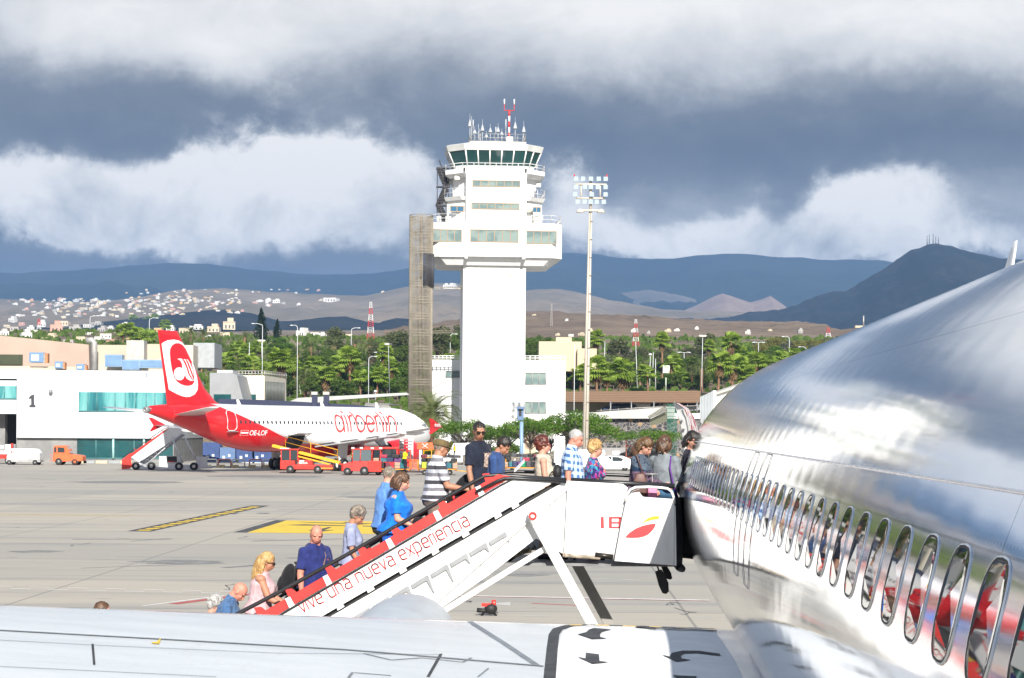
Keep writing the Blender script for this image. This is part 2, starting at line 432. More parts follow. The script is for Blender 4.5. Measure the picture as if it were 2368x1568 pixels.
ridge('hills', [(-900, 640), (-300, 640), (0, 628), (150, 622), (330, 607), (480, 606), (560, 618), (700, 632), (850, 628), (947, 616), (1080, 600), (1270, 585), (1500, 592), (1700, 585), (1900, 596), (2050, 600), (2400, 605), (3200, 640)], 7000, 2400, 1500, 200, dk, 1, 60, fs=.0014)
ridge('hills', [(-900, 700), (-300, 694), (0, 690), (200, 697), (330, 684), (420, 668), (520, 664), (620, 672), (760, 678), (850, 682), (900, 672), (947, 660), (1010, 652), (1080, 656), (1217, 668), (1300, 664), (1400, 690), (1480, 706), (1600, 716), (1900, 724), (2600, 735)], 4600, 2500, 800, 90, br, 2, 26, fs=.003)
ridge('hills', [(1100, 700), (1180, 668), (1270, 655), (1400, 678), (1500, 668), (1620, 684), (1760, 690), (1900, 700), (2100, 720)], 6200, 1700, 800, 150, gr, 12, 30, fs=.003)
ridge('hills', [(150, 758), (260, 741), (380, 727), (470, 716), (520, 714), (580, 722), (650, 744), (690, 741), (760, 731), (800, 730), (850, 742), (940, 752)], 2500, 500, 300, 105, dk2, 3, 5, fs=.006)
ridge('hills', [(855, 757), (885, 742), (915, 735), (960, 737), (1010, 752), (1040, 760)], 2300, 260, 200, 100, dk2, 4, 4, nx=60)
ridge('hills', [(1560, 724), (1610, 706), (1655, 683), (1672, 677), (1690, 682), (1735, 698), (1765, 690), (1783, 683), (1800, 695), (1824, 712), (1870, 722)], 5600, 1200, 500, 120, tan, 5, 8, nx=120, pw=1.0)
ridge('hills', [(1480, 742), (1560, 733), (1700, 729), (1800, 716), (1850, 700), (1920, 672), (1960, 668), (2010, 640), (2060, 608), (2110, 576), (2150, 560), (2170, 557), (2200, 563), (2240, 576), (2290, 588), (2368, 598), (2500, 640), (2700, 700), (2900, 740)], 3600, 1500, 900, 70, dk2, 6, 26, pw=1.35, fs=.006)
mesa_c = hillmat('mesa_rock', (.2, .15, .115), (.28, .215, .16), (.09, .085, .06), .012, .6)
ridge('hills', [(960, 770), (1060, 748), (1130, 735), (1217, 727), (1285, 724), (1400, 731), (1500, 737), (1620, 744), (1700, 749), (1782, 757), (1800, 775), (1900, 776), (2100, 780)], 1500, 780, 300, 34, mesa_c, 7, 4, pw=.75, fs=.012)
ridge('hills', [(1150, 790), (1217, 725), (1260, 727), (1310, 745), (1360, 762), (1420, 776), (1500, 786)], 1150, 420, 200, 34, hillmat('near_dry_hill', (.22, .165, .115), (.27, .21, .15), (.12, .11, .075), .02, .5), 8, 5, nx=80, pw=.9, fs=.012)
# ================================================================ the polished airliner the picture is taken from
AX = Vector((math.sin(R_(3.09)), math.cos(R_(3.09)), 0)); RX = Vector((AX.y, -AX.x, 0)); UP = Vector((0, 0, 1))
FR, FZ, FOFF, NOSE0 = 1.9, 3.1, 2.76, 24.2
def fcs(s):
    """radius and centre drop along the fuselage"""
    if s > NOSE0:
        q = min(1, (s-NOSE0)/6.6); r = FR*math.sqrt(max(0, 1-q**2.1)); return r, FZ-.55*q**1.6, q
    if s < -9:
        q = min(1, (-9-s)/9); return FR*(1-.85*q**1.3), FZ+1.0*q**1.3, 0
    return FR, FZ, 0
def fus(s, th, dr=0.):
    """point on the skin: s metres forward, th degrees up from the left side"""
    r, cz, _ = fcs(s); r += dr; t = R_(th)
    return Vector((0, 0, cz)) + AX*s + RX*(FOFF - r*math.cos(t)) + UP*(r*math.sin(t))
def polished():
    def fn(g, b):
        o = g.obj()
        s = g.vm('DOT_PRODUCT', o, tuple(AX)); l = g.vm('DOT_PRODUCT', o, tuple(RX)); z = g.sep(o)[2]
        th = g.m('ARCTAN2', g.m('SUBTRACT', z, .0), g.m('SUBTRACT', 0.0, l))
        b.inputs['Metallic'].default_value = 1.0
        f = g.noise(g.comb(g.m('MULTIPLY', s, .25), g.m('MULTIPLY', th, 3), 0), 3, 5, .6)
        c = g.mix(g.sstep(f, .3, .7), (.68, .71, .76), (.78, .81, .85))
        # skin panels : butt joints along frames, lap joints along the body
        def line(v, per, w): 
            return g.m('GREATER_THAN', g.m('ABSOLUTE', g.m('SUBTRACT', g.m('FRACT', g.m('DIVIDE', v, per)), .5)), .5-w/per)
        ln = g.m('MAXIMUM', line(s, 4.6, .006), line(g.m('ADD', th, .12), .44, .0022))
        riv = g.m('MULTIPLY', g.m('LESS_THAN', g.m('ABSOLUTE', g.m('SUBTRACT', g.m('FRACT', g.m('DIVIDE', g.m('ADD', th, .12), .44)), .03)), .006), g.m('GREATER_THAN', g.m('SINE', g.m('MULTIPLY', s, 160)), .3))
        c = g.mix(g.m('MULTIPLY', ln, .55), c, (.25, .26, .28)); c = g.mix(g.m('MULTIPLY', riv, .3), c, (.4, .4, .42))
        g.put(b.inputs['Base Color'], c)
        f3 = g.noise(g.comb(g.m('MULTIPLY', s, 1.2), g.m('MULTIPLY', th, 30), 0), 4, 5, .7)
        g.put(b.inputs['Roughness'], g.m('MULTIPLY_ADD', f3, .09, .04))
        # oil-canning between frames and stringers
        fr = g.m('SINE', g.m('MULTIPLY', s, 2*math.pi/.5)); sg = g.m('SINE', g.m('MULTIPLY', th, 2*math.pi/.11))
        wv = g.m('MULTIPLY', g.m('MULTIPLY', fr, sg), .0004)
        wv = g.m('MULTIPLY_ADD', g.m('SUBTRACT', g.noise(g.comb(g.m('MULTIPLY', s, .9), g.m('MULTIPLY', th, 2.5), 0), 1.6, 2, .45), .5), .008, wv)
        wv = g.m('MULTIPLY_ADD', fr, .0005, wv)
        bp = g.n('ShaderNodeBump'); bp.inputs['Strength'].default_value = .19; bp.inputs['Distance'].default_value = 1.0
        g.put(bp.inputs['Height'], wv); g.L.new(bp.outputs[0], b.inputs['Normal'])
    return nmat('polished_aluminium', fn)
ALU = polished()
ALUR = mat('trim_aluminium', (.72, .74, .77), .28, 1.0, .06, 6)
GLASS = mat('cabin_window_glass', (.010, .014, .016), .02, 0, 0, spec=.45)
BLK = mat('black_rubber', (.015, .015, .017), .6, 0, .2, 8)
WHT = mat('white_paint', (.80, .80, .79), .35, 0, .03, 1.5, coat=.3)
JET = thing('polished_airliner', 'polished bare metal airliner filling the right side, boarded from the stairs', 'airliner', (FOFF, 0, 0))
def ring(s, n=128, dr=0): return [fus(s, 360*k/n, dr) for k in range(n)]
ss = [-18, -16, -14, -12, -10.5, -9] + [-8+.8*i for i in range(41)] + [24.6+.22*i for i in range(28)] + [30.78]
mb = MB(); mb.loft([ring(s) for s in ss]); fo = mb.build('fuselage', ALU, JET, True)
# move the mesh origin on the fuselage axis so that the skin pattern is laid out about it
fo.data.transform(Matrix.Translation(Vector((0, 0, -FZ)))); fo.location = (0, 0, FZ)
for k in range(2, 40):      # cabin windows
    s0 = 4.2+.5*(k-2) - .5
    if s0 > 23.2: continue
    thc = 13.2; hw, hh = .142, 4.8
    ov = [(a, b) for a, b in ((math.cos(R_(i*15)), math.sin(R_(i*15))) for i in range(24))]
    sup = [(math.copysign(abs(a)**.62, a), math.copysign(abs(b)**.72, b)) for a, b in ov]
    def rr(sc_s, sc_t, dr): return [fus(s0+a*hw*sc_s, thc+b*hh*sc_t, dr) for a, b in sup]
    fm = MB(); fm.loft([rr(1.10, 1.06, .000), rr(1.08, 1.045, .004), rr(1.05, 1.025, .004)], cap=False)
    fw = fm.build('window', ALUR, JET, True)
    sm_ = MB(); sm_.loft([rr(1.05, 1.025, .0039), rr(.93, .975, .0030)], cap=False); sm_.build('seal', BLK, fw, True)
    pm = MB(); pm.poly(rr(.935, .977, .0032)); pm.build('pane', GLASS, fw, True)
def fus_line(mb, pts, w=.012, dr=.004):
    P = [fus(s, th, dr) for s, th in pts]; mb.tube(P, w/2, 5)
def th_of(z): return math.degrees(math.asin(max(-1, min(1, (z-FZ)/FR))))
for s0 in (12.15, 13.2):    # over-wing exits
    a, b = th_of(2.98), th_of(3.84); q = MB()
    P = [(s0, a+2), (s0, b-2), (s0+.08, b), (s0+.44, b), (s0+.52, b-2), (s0+.52, a+2), (s0+.44, a), (s0+.08, a), (s0, a+2)]
    P2 = []
    for (x0, y0), (x1, y1) in zip(P, P[1:]): P2 += [(x0+(x1-x0)*i/4, y0+(y1-y0)*i/4) for i in range(4)]
    fus_line(q, P2+[P[-1]], .004); q.build('emergency_exit', mat('door_gap', (.20, .20, .21), .5), JET, True)
q = MB(); fus_line(q, [(s, 23.2) for s in np.arange(3, 24.1, .5)], .012, .002); fus_line(q, [(s, -34) for s in np.arange(3, 24.1, .5)], .01, .002)
q.build('lap_joint', ALUR, JET, True)
# wing fairing ridge line
q = MB(); q.tube([fus(s, th, .02) for s, th in ((16.9, -36), (15.4, -40), (13.9, -46), (12.3, -54), (11, -62))], .022, 8); q.build('wing_fairing_strip', ALUR, JET, True)
# blade antenna on the crown
q = MB(); base = fus(12.6, 84)
sec = lambda c, l, t: [c+AX*(l*math.cos(a))+RX*(t*math.sin(a)) for a in [2*math.pi*i/12 for i in range(12)]]
q.loft([sec(base-UP*.02, .16, .022), sec(base+UP*.09-AX*.03+RX*.01, .12, .018), sec(base+UP*.19-AX*.07+RX*.025, .08, .013), sec(base+UP*.25-AX*.1+RX*.035, .035, .008)])
q.build('blade_antenna', WHT, JET, True)
# ---- wing
WROOT = Vector((1.87, 17.35, 2.22)); 
def wing_pt(L, c, up=True, dz=0.):
    """L metres outboard of the root, c = chord fraction 0 (leading) .. 1"""
    chord = 6.2-.30*L
    le = Vector((WROOT.x - L, WROOT.y-.40*L, WROOT.z + .074*L))
    x = c*chord; tk = .11*chord*(1.0-.02*L)
    h = tk*(1.4845*math.sqrt(max(c, 0)) - .63*c - 1.758*c*c + 1.4215*c**3 - .5075*c**4)
    h0 = .35*tk*0
    z = le.z - .18*0 + (h*.62 if up else -h*.75) - .012*x - .14*1
    return Vector((le.x, le.y - x, z+dz))
WSK = nmat('wing_skin', lambda g, b: (g.put(b.inputs['Base Color'], g.mix(g.m('MULTIPLY', g.sstep(g.noise(g.vm('MULTIPLY', g.obj(), (3, .6, 1)), 2.2, 6, .7), .55, .72), .4), g.mix(g.m('MULTIPLY', g.m('MULTIPLY', g.m('GREATER_THAN', g.m('FRACT', g.m('MULTIPLY', g.sep(g.obj())[0], 12)), .62), g.m('GREATER_THAN', g.m('FRACT', g.m('MULTIPLY', g.m('MULTIPLY_ADD', g.sep(g.obj())[0], -.4, g.sep(g.obj())[1]), 1.6)), .985)), .3), g.mix(g.sstep(g.noise(g.vm('MULTIPLY', g.obj(), (.5, 2.5, 1)), 1.2, 5, .6), .3, .75), (.55, .58, .595), (.64, .665, .675)), (.3, .31, .32)), (.50, .50, .49))),
     g.put(b.inputs['Roughness'], g.m('MULTIPLY_ADD', g.noise(g.obj(), 3, 4), .2, .22)), g.put(b.inputs['Metallic'], .05), bumped(g, b, g.noise(g.vm('MULTIPLY', g.obj(), (1, 3, 1)), 2.5, 3), .12, .03)))
LEM = nmat('polished_leading_edge', lambda g, b: (g.put(b.inputs['Base Color'], (.86, .87, .89)), g.put(b.inputs['Metallic'], 1.0), g.put(b.inputs['Roughness'], g.m('MULTIPLY_ADD', g.noise(g.vm('MULTIPLY', g.obj(), (1, 9, 1)), 4, 4), .16, .10)), bumped(g, b, g.noise(g.vm('MULTIPLY', g.obj(), (1, 4, 1)), 3, 3), .15, .03)))
Ls = [-1.2, -.4, 0, .6, 1.2, 2, 3, 4, 5, 6, 7.5, 9, 11, 13, 15]
cu = [0, .004, .012, .025, .045, .07, .10, .13]
cm = [.13, .18, .24, .3, .38, .46, .54, .62, .7, .78, .86, .93, 1]
mb = MB()
mb.add([wing_pt(L, c) for L in Ls for c in cm], [(i*13+j, i*13+j+1, (i+1)*13+j+1, (i+1)*13+j) for i in range(len(Ls)-1) for j in range(12)], True)
cl = [0, .01, .04, .1, .2, .35, .5, .7, .9, 1]
mb.add([wing_pt(L, c, False) for L in Ls for c in cl], [(i*10+j, (i+1)*10+j, (i+1)*10+j+1, i*10+j+1) for i in range(len(Ls)-1) for j in range(9)], True)
WG = mb.build('wing', WSK, JET, True)
mb = MB(); mb.add([wing_pt(L, c) for L in Ls for c in cu], [(i*8+j, i*8+j+1, (i+1)*8+j+1, (i+1)*8+j) for i in range(len(Ls)-1) for j in range(7)], True)
mb.build('leading_edge', LEM, WG, True)
# things painted on the wing : project a picture direction on the top skin
def whit(px, py):
    r = ray(px, py); best = None
    t = 8.0; prev = None; near = (9, None)
    while t < 19:
        p = CAMP + r*t; L = WROOT.x-p.x; le_y = WROOT.y-.40*L; ch = 6.2-.30*L; c = (le_y-p.y)/ch
        if 0 < c < 1:
            d = p.z - wing_pt(L, c).z
            if prev is not None and prev > 0 and d <= 0: best = t-.01*(-d)/(prev-d); break
            prev = d
            if abs(d) < near[0]: near = (abs(d), t)
        t += .01
    if best is None: best = near[1] or 14
    p = CAMP + r*best; L = WROOT.x-p.x; c = (WROOT.y-.40*L-p.y)/(6.2-.30*L); q = wing_pt(L, c); q.z += .004; return q
GRY = mat('grey_sealant', (.20, .22, .24), .6, 0, .15, 6); DGR = mat('black_walkway_paint', (.05, .052, .055), .75, 0, .35, 7)
def wline(name, pts, w, m=GRY, sub=6):
    P = []
    for (x0, y0), (x1, y1) in zip(pts, pts[1:]): P += [(x0+(x1-x0)*i/sub, y0+(y1-y0)*i/sub) for i in range(sub)]
    P.append(pts[-1]); mbb = MB(); Q = [whit(*p) for p in P]
    A = []; B = []
    for i, p in enumerate(Q):
        t = (Q[min(i+1, len(Q)-1)]-Q[max(0, i-1)]); t.z = 0; t = t.normalized() if t.length else Vector((1, 0, 0)); nn = Vector((-t.y, t.x, 0))*w/2
        A.append(p+nn); B.append(p-nn)
    n = len(Q); mbb.add(A+B, [(i, n+i, n+i+1, i+1) for i in range(n-1)]); mbb.build(name, m, WG, True)
wline('slat_gap', [(-60, 1455), (0, 1458), (400, 1480), (802, 1503), (1257, 1541)], .055)
wline('slat_gap', [(1086, 1438), (1165, 1488), (1241, 1539)], .05)
wline('panel_joint', [(0, 1481), (250, 1494), (640, 1511), (1017, 1514)], .012)
wline('panel_joint', [(1020, 1513), (990, 1566)], .022, DGR)
wline('panel_joint', [(840, 1512), (905, 1527), (975, 1522), (1070, 1532), (1090, 1522)], .02)
wline('panel_joint', [(806, 1568), (815, 1556), (905, 1563)], .02)
wline('panel_joint', [(214, 1490), (218, 1538)], .016, DGR)
wline('panel_joint', [(1130, 1546), (1105, 1566)], .012)
wline('panel_joint', [(0, 1542), (216, 1552), (500, 1566)], .012)
def wshape(name, pts, m, lift=.002, parent=WG):
    mbb = MB(); Q = [whit(*p)+UP*lift for p in pts]; mbb.poly(Q); mbb.build(name, m, parent, True)
def wgrid(name, left, right, m, nv=12, nh=10, lift=.0):
    """panel between two picture-side curves laid on the skin"""
    mbb = MB(); vs = []
    for j in range(nv+1):
        f = j/nv
        lx = smoothinterp([p[1] for p in left], [p[0] for p in left], left[0][1]+(left[-1][1]-left[0][1])*f); ly = left[0][1]+(left[-1][1]-left[0][1])*f
        rx = smoothinterp([p[1] for p in right], [p[0] for p in right], right[0][1]+(right[-1][1]-right[0][1])*f); ry = right[0][1]+(right[-1][1]-right[0][1])*f
        for i in range(nh+1): vs.append(whit(lx+(rx-lx)*i/nh, ly+(ry-ly)*i/nh)+UP*lift)
    n = nh+1; mbb.add(vs, [(j*n+i, j*n+i+1, (j+1)*n+i+1, (j+1)*n+i) for j in range(nv) for i in range(nh)], True)
    mbb.build(name, m, WG, True)
wgrid('walkway_panel', [(1318, 1452), (1304, 1458), (1298, 1470), (1290, 1500), (1283, 1568), (1280, 1600)], [(1640, 1449), (1668, 1480), (1700, 1530), (1735, 1600)], mat('white_walkway_paint', (.78, .79, .79), .7, 0, .05, 5))
wline('walkway_border', [(1268, 1600), (1271, 1568), (1277, 1500), (1281, 1468), (1290, 1455), (1316, 1447)], .085, DGR)
HZ = nmat('hazard_stripe', lambda g, b: (g.put(b.inputs['Base Color'], g.mix(g.m('GREATER_THAN', g.m('FRACT', g.m('MULTIPLY', g.sep(g.obj())[0], 4.2)), .5), (.04, .04, .04), (.75, .5, .12))),))
wline('hazard_stripe', [(1316, 1447), (1430, 1440), (1560, 1436), (1655, 1434)], .1, HZ)
q2 = lambda x, y: (743+x*.4168, 1264+y*.4168)     # helper: coordinates read off an enlargement
for P in ([(1578,492),(1626,480),(1640,466),(1668,457),(1768,465),(1738,470),(1712,480),(1702,492),(1704,508),(1742,516),(1658,519)],
          [(1576,618),(1622,627),(1624,595),(1696,604),(1699,641),(1750,648),(1660,657)],
          [(1896,452),(1924,438),(1960,441),(1962,450),(2120,458),(2350,470),(2352,476),(2010,456),(2018,461)],
          [(2044,606),(2088,616),(2100,596),(2160,583),(2250,584),(2366,600),(2372,612),(2240,596),(2170,598),(2150,612),(2155,627),(2208,635),(2126,644)],
          [(2106,718),(2140,722),(2240,726),(2232,740),(2130,740)]):
    wshape('direction_arrow', [((1100+x/1.48)*.6167, (2050+y/1.48)*.6167) for x, y in P], DGR, .006)
YP = mat('yellow_paint', (.75, .52, .03), .5, 0, .1, 4)
wshape('hook_marking', [(350, 1487), (362, 1487), (370, 1479), (372, 1480), (368, 1491), (352, 1490)], YP, .004)
# root fairing where wing meets the body
mb = MB(); rings = []
for i in range(15):
    q = i/14; s = 17.75-6.4*q
    c0 = fus(s, -47, -.05); rings.append([c0 + (-RX)*(d*(.35+.65*min(1, 4*q)**.5)) + UP*(h) for d, h in ((0, .42), (.04, .2), (.09, .04), (.17, -.1), (.32, -.20), (.36, -.3), (.1, -.5), (-.2, -.4), (-.2, .2))])
mb.loft(rings); mb.build('root_fairing', mat('fairing_paint', (.62, .65, .68), .25, .5, .06, 3), WG, True)
# engine under the wing
q = MB(); ec = Vector((-1.09, 17.3, 1.86))
prof = [(2.2, .30), (1.9, .43), (1.55, .49), (1.0, .51), (0, .5), (-1.0, .44), (-1.8, .3)]
q.loft([[ec + AX*dx + Vector((math.cos(2*math.pi*k/24)*r, 0, math.sin(2*math.pi*k/24)*r)) for k in range(24)] for dx, r in prof])
q.build('engine_nacelle', mat('nacelle_paint', (.46, .50, .53), .38, .15, .08, 3), JET, True)
# open front door, swung forward, its outer skin turned away to the right
lv = [(1556, 932, 1562, 1568), (1562, 945, 1582, 1590), (1568, 965, 1590, 1603), (1573, 985, 1594, 1609), (1577, 1010, 1597, 1614), (1580, 1040, 1599, 1615), (1581, 1075, 1599, 1613), (1579, 1110, 1596, 1609), (1575, 1150, 1591, 1603), (1568, 1200, 1583, 1594), (1563, 1240, 1576, 1585)]
DR = MB(); SK = MB(); rings = []; rs = []
for a, y, b_, c_ in lv:
    A, B, C_, D_ = at(a, y, 25.62), at(b_, y, 25.5), at(c_, y, 26.1), at(a+8, y, 26.25); rings.append([A, B, C_, D_])
    if y < 1070: rs.append([B+Vector((.012, -.01, 0)), C_+Vector((.012, -.01, 0)), C_+Vector((.004, 0, 0)), B+Vector((.004, 0, 0))])
DR.loft(rings, smooth=False); cab = DR.build('cabin_door', WHT, JET, True); SK.loft(rs, smooth=False)
def dskin(g, b):
    f = g.noise(g.obj(), 9, 3); g.put(b.inputs['Base Color'], g.mix(g.sstep(f, .45, .5), (.45, .06, .04), (.75, .70, .68))); b.inputs['Roughness'].default_value = .4
SK.build('door_skin', nmat('red_white_door_paint', dskin), cab, True)
q = MB()
for a, y, b_, c_ in lv[2:8]: q.ell(at((a+b_)/2-2, y+6, 25.53), (.018, .02, .026), 8, 6)
q.ell(at(1585, 1012, 25.52), (.035, .02, .035), 12, 8)
q.tube([at(b_-3, y, 25.50) for a, y, b_, c_ in lv[1:-1]], .008, 5); q.tube([at(a+2, y, 25.59) for a, y, b_, c_ in lv[1:-1]], .008, 5)
q.build('door_fitting', mat('dull_metal_fitting', (.42, .42, .40), .5, .5, .1), cab, True)
q = MB(); q.box((-.06, -.1, 0), (.06, .35, .9), Matrix.Translation(Vector((0, 0, 2.4))+AX*24.45+RX*.93)); q.build('door_sill', BLK, JET, True)
# ================================================================ boarding stairs (seen square on)
SY0, SY1, SYM = 23.75, 25.2, 24.45      # near side, far side, middle of the flight
RED = mat('red_paint', (.62, .035, .03), .4, 0, .06, 3, coat=.2); REDT = mat('red_lettering', (.62, .045, .05), .5, 0, .05, 3)
BLK2 = mat('black_rail_paint', (.02, .02, .022), .35, 0, .1, 3); WDK = mat('grey_steel', (.30, .30, .30), .5, .4, .15, 4)
def streaked_white(name, k=1.0):
    def fn(g, b):
        o = g.obj(); f = g.noise(g.vm('MULTIPLY', o, (5, 5, 1.1)), 1.6, 6, .65); f2 = g.noise(o, 14, 5, .7)
        c = g.mix(g.sstep(f, .48, .75), (.80*k, .80*k, .79*k), (.70*k, .69*k, .66*k)); c = g.mix(g.m('MULTIPLY', g.sstep(f2, .66, .76), .5), c, (.42, .38, .33))
        x = g.sep(o)[0]; z = g.sep(o)[2]; sm = g.m('GREATER_THAN', g.m('FRACT', g.m('MULTIPLY', x, .83)), .988); c = g.mix(g.m('MULTIPLY', sm, .45), c, (.25, .25, .25))
        sc_ = g.noise(g.vm('MULTIPLY', o, (1.5, 1, 7)), 5, 5, .75, 1.0); c = g.mix(g.m('MULTIPLY', g.sstep(sc_, .66, .72), .45), c, (.34, .31, .28))
        g.put(b.inputs['Base Color'], c); b.inputs['Roughness'].default_value = .42
        bumped(g, b, g.noise(o, 2.5, 3), .18, .03)
    return nmat(name, fn)
SW = streaked_white('stair_white_paint')
ST = thing('boarding_stairs', 'white and red boarding stairs with red lettering, leading passengers up to the metal airliner', 'boarding stairs', atz(900, SYM))
def sp(px, py, Y): return at(px, py, Y)
def slab(mb, pts, Y, th=.05):
    mb.prism([at(x, y, Y) for x, y in reversed(pts)], (0, th, 0))
DIRX = Vector((-(1144.6-619.5), -(1100.8-1408.6))).normalized()   # down-slope direction in picture units
SL = (1408.6-1100.8)/(619.5-1144.6)                               # slope of the flight
def lin(x, x0=1144.6, y0=1100.8): return y0+SL*(x-x0)
# flight extended down to the ground
XB = 385
m1 = MB(); slab(m1, [(1152, lin(1152)), (1190, 1104), (1166, lin(1166)+25), (XB, lin(XB)+25+0), (XB, lin(XB))], SY0-.03, .09); m1.build('stringer', RED, ST, True)
m1 = MB(); slab(m1, [(1190, 1104), (1190, 1108), (1158, lin(1158)+32), (XB, lin(XB)+34), (XB, lin(XB)+27), (1160, lin(1160)+27)], SY0-.06, .03); m1.build('rubbing_strip', BLK2, ST, True)
m1 = MB(); slab(m1, [(1190, 1105), (1170, lin(1170)+49), (XB, lin(XB)+54), (XB, lin(XB)+30), (1160, lin(1160)+30)], SY0+.02, .03); m1.build('recess_panel', mat('dark_red_paint', (.42, .03, .03), .5), ST, True)
up0, up1 = (1186, 1104.5), (662, 1411); lo0, lo1 = (1288, 1112.6), (761, 1417)
def along(a, b, x): return a[1]+(b[1]-a[1])/(b[0]-a[0])*(x-a[0])
m1 = MB(); slab(m1, [(1186, 1103), (1287, 1110), (lo1[0]-376, along(lo0, lo1, lo1[0]-376)), (up1[0]-277, along(up0, up1, up1[0]-277))], SY0-.05, .06)
m1.build('side_panel', SW, ST, True)
for x in (1020, 910, 765, 1118, 590, 678):
    y = along(up0, up1, x); m1 = MB(); slab(m1, [(x-8, y+7), (x-19, y-17), (x-8, y-22), (x+4, y-1)], SY0-.058, .02); m1.build('panel_bracket', SW, ST, True)
# slot with dark interior and cross ties
m1 = MB(); slab(m1, [(1288, 1112), (1300, 1118), (lo1[0]-366, along(lo0, lo1, lo1[0]-366)+12), (lo1[0]-376, along(lo0, lo1, lo1[0]-376)-2)], SY0+.03, .02); m1.build('slot_backing', BLK, ST, True)
for x in (1195, 1155, 1080, 1010, 935, 860, 790, 700):
    y = along(lo0, lo1, x); m1 = MB(); slab(m1, [(x-9, y+12), (x+6, y+3), (x+3, y-4), (x-12, y+5)], SY0-.03, .05); m1.build('slot_tie', SW, ST, True)
# lower truss plate, step shade and openings painted as saw-toothed grey pieces
low = [(1302, 1112), (1316, 1112), (1318, 1290), (1240, 1245), (1130, 1330), (985, 1430), (900, 1478), (640, 1620), (440, 1700), (400, 1680), (lo1[0]-360, along(lo0, lo1, lo1[0]-360)+11), (1300, along(lo0, lo1, 1300)+11)]
m1 = MB(); slab(m1, low, SY0-.01, .04); m1.build('truss_plate', SW, ST, True)
STEP_SHADE = mat('step_shade_grey', (.27, .28, .29), .5, 0, .1, 4)
for k in range(10):
    ox, oy = 943-45*k+225, 1376+25*k-127
    a, b_ = (45, 26) if k > 1 else (50, 28)
    m1 = MB(); slab(m1, [(ox-38, oy+4), (ox-1, oy-19), (ox+3, oy-16), (ox+(17 if k > 2 else 10), oy+(21 if k > 2 else 4)), (ox+(13 if k > 2 else 8), oy+(20 if k > 2 else 4)), (ox-2, oy-6), (ox-34, oy+13)], SY0-.04, .028); m1.build('step_sawtooth', STEP_SHADE, ST, True)
m1 = MB(); m1.tube([at(1316, 1125, SY0-.02), at(1225, 1200, SY0-.02), at(985, 1412, SY0-.02), at(700, 1640, SY0-.02)], .030, 6); m1.tube([at(1316, 1150, SY0+.1), at(1000, 1418, SY0+.1), at(760, 1640, SY0+.1)], .03, 6); m1.build('lower_chord', SW, ST, True)
# treads, nosings and riser for each step, floor of the flight
TRD = mat('tread_plate', (.22, .22, .22), .6, .6, .2, 6)
def treadz(px):
    """standing height along the flight at picture column px"""
    if px >= 1165: return 2.36
    return max(.0, 2.36-(1165-px)/180*.575)
nst = 12; XT = 1112
for k in range(nst):
    x1 = XT-k*56.7; x0 = x1-56.7; z = 2.32-.187*(k+1)
    a = at(x0, 1300, SYM).x; b = at(x1, 1300, SYM).x
    m1 = MB(); m1.box((a, SY0+.08, z-.03), (b+.03, SY1-.05, z)); m1.box((b+.0, SY0+.08, z), (b+.012, SY1-.05, z+.15)); m1.build('step', TRD, ST, True)
def treadz(px):
    if px >= XT: return 2.32
    return 2.32-.187*(int((XT-px)/56.7)+1)
# far stringer and panels
m1 = MB(); slab(m1, [(1150, lin(1150)+12), (1185, 1118), (1185, 1150), (XB+10, lin(XB)+100), (XB+10, lin(XB)+20)], SY1, .06); m1.build('far_side_panel', SW, ST, True)
m1 = MB(); slab(m1, [(1150, lin(1150)+6), (1185, 1112), (1166, lin(1166)+25), (XB+10, lin(XB)+38), (XB+10, lin(XB)+14)], SY1-.03, .04); m1.build('stringer', RED, ST, True)
# hand rails
rl = [(1540, 1122), (1314, 1109), (1185, 1101), (1150, 1099), (1122, 1101), (1098, 1113), (960, 1191), (800, 1286), (650, 1366), (560, 1413), (450, 1472), (430, 1500)]
def rail(pts, Y, r, name='hand_rail', m=BLK2, n=10):
    q = MB(); q.tube([at(x, y, Y) for x, y in pts], r, n); return q.build(name, m, ST, True)
rail([(1650*.0+1310, 1110), (1185, 1101), (1150, 1098.5), (1122, 1101), (1098, 1113), (960, 1191.5), (800, 1284), (650, 1367), (560, 1414), (430, 1482)], SY0, .027)
rail([(1310, 1114), (1190, 1106), (1168, 1106), (1150, 1112), (1100, 1138)], SY0-.07, .02)
rail([(1560, 1124), (1434, 1117), (1320, 1110)], SY0-.04, .033)
rail([(1560, 1106), (1434, 1099), (1300, 1094), (1185, 1090), (1150, 1092), (1100, 1118), (960, 1200), (800, 1294), (650, 1378), (430, 1500)], SY1, .024)
rail([(1110, 1135), (960, 1218), (800, 1312), (650, 1396)], SY1, .018)
for x in (1118, 1020-8, 905, 828, 753, 668-6, 590, 500):
    x += 4; y = lin(x)-20; q = MB(); slab(q, [(x-7, y-2+4), (x+8, y-4+4), (x+22, lin(x+22)+4), (x+3, lin(x+3)+4)], SY0-.02, .05); q.build('rail_post', RED, ST, True)
for x in (1100, 985, 850, 720, 600):
    y = lin(x)-6; q = MB(); slab(q, [(x-5, y-2), (x+5, y-4), (x+14, lin(x+14)+14), (x+4, lin(x+4)+14)], SY1-.01, .04); q.build('rail_post', RED, ST, True)
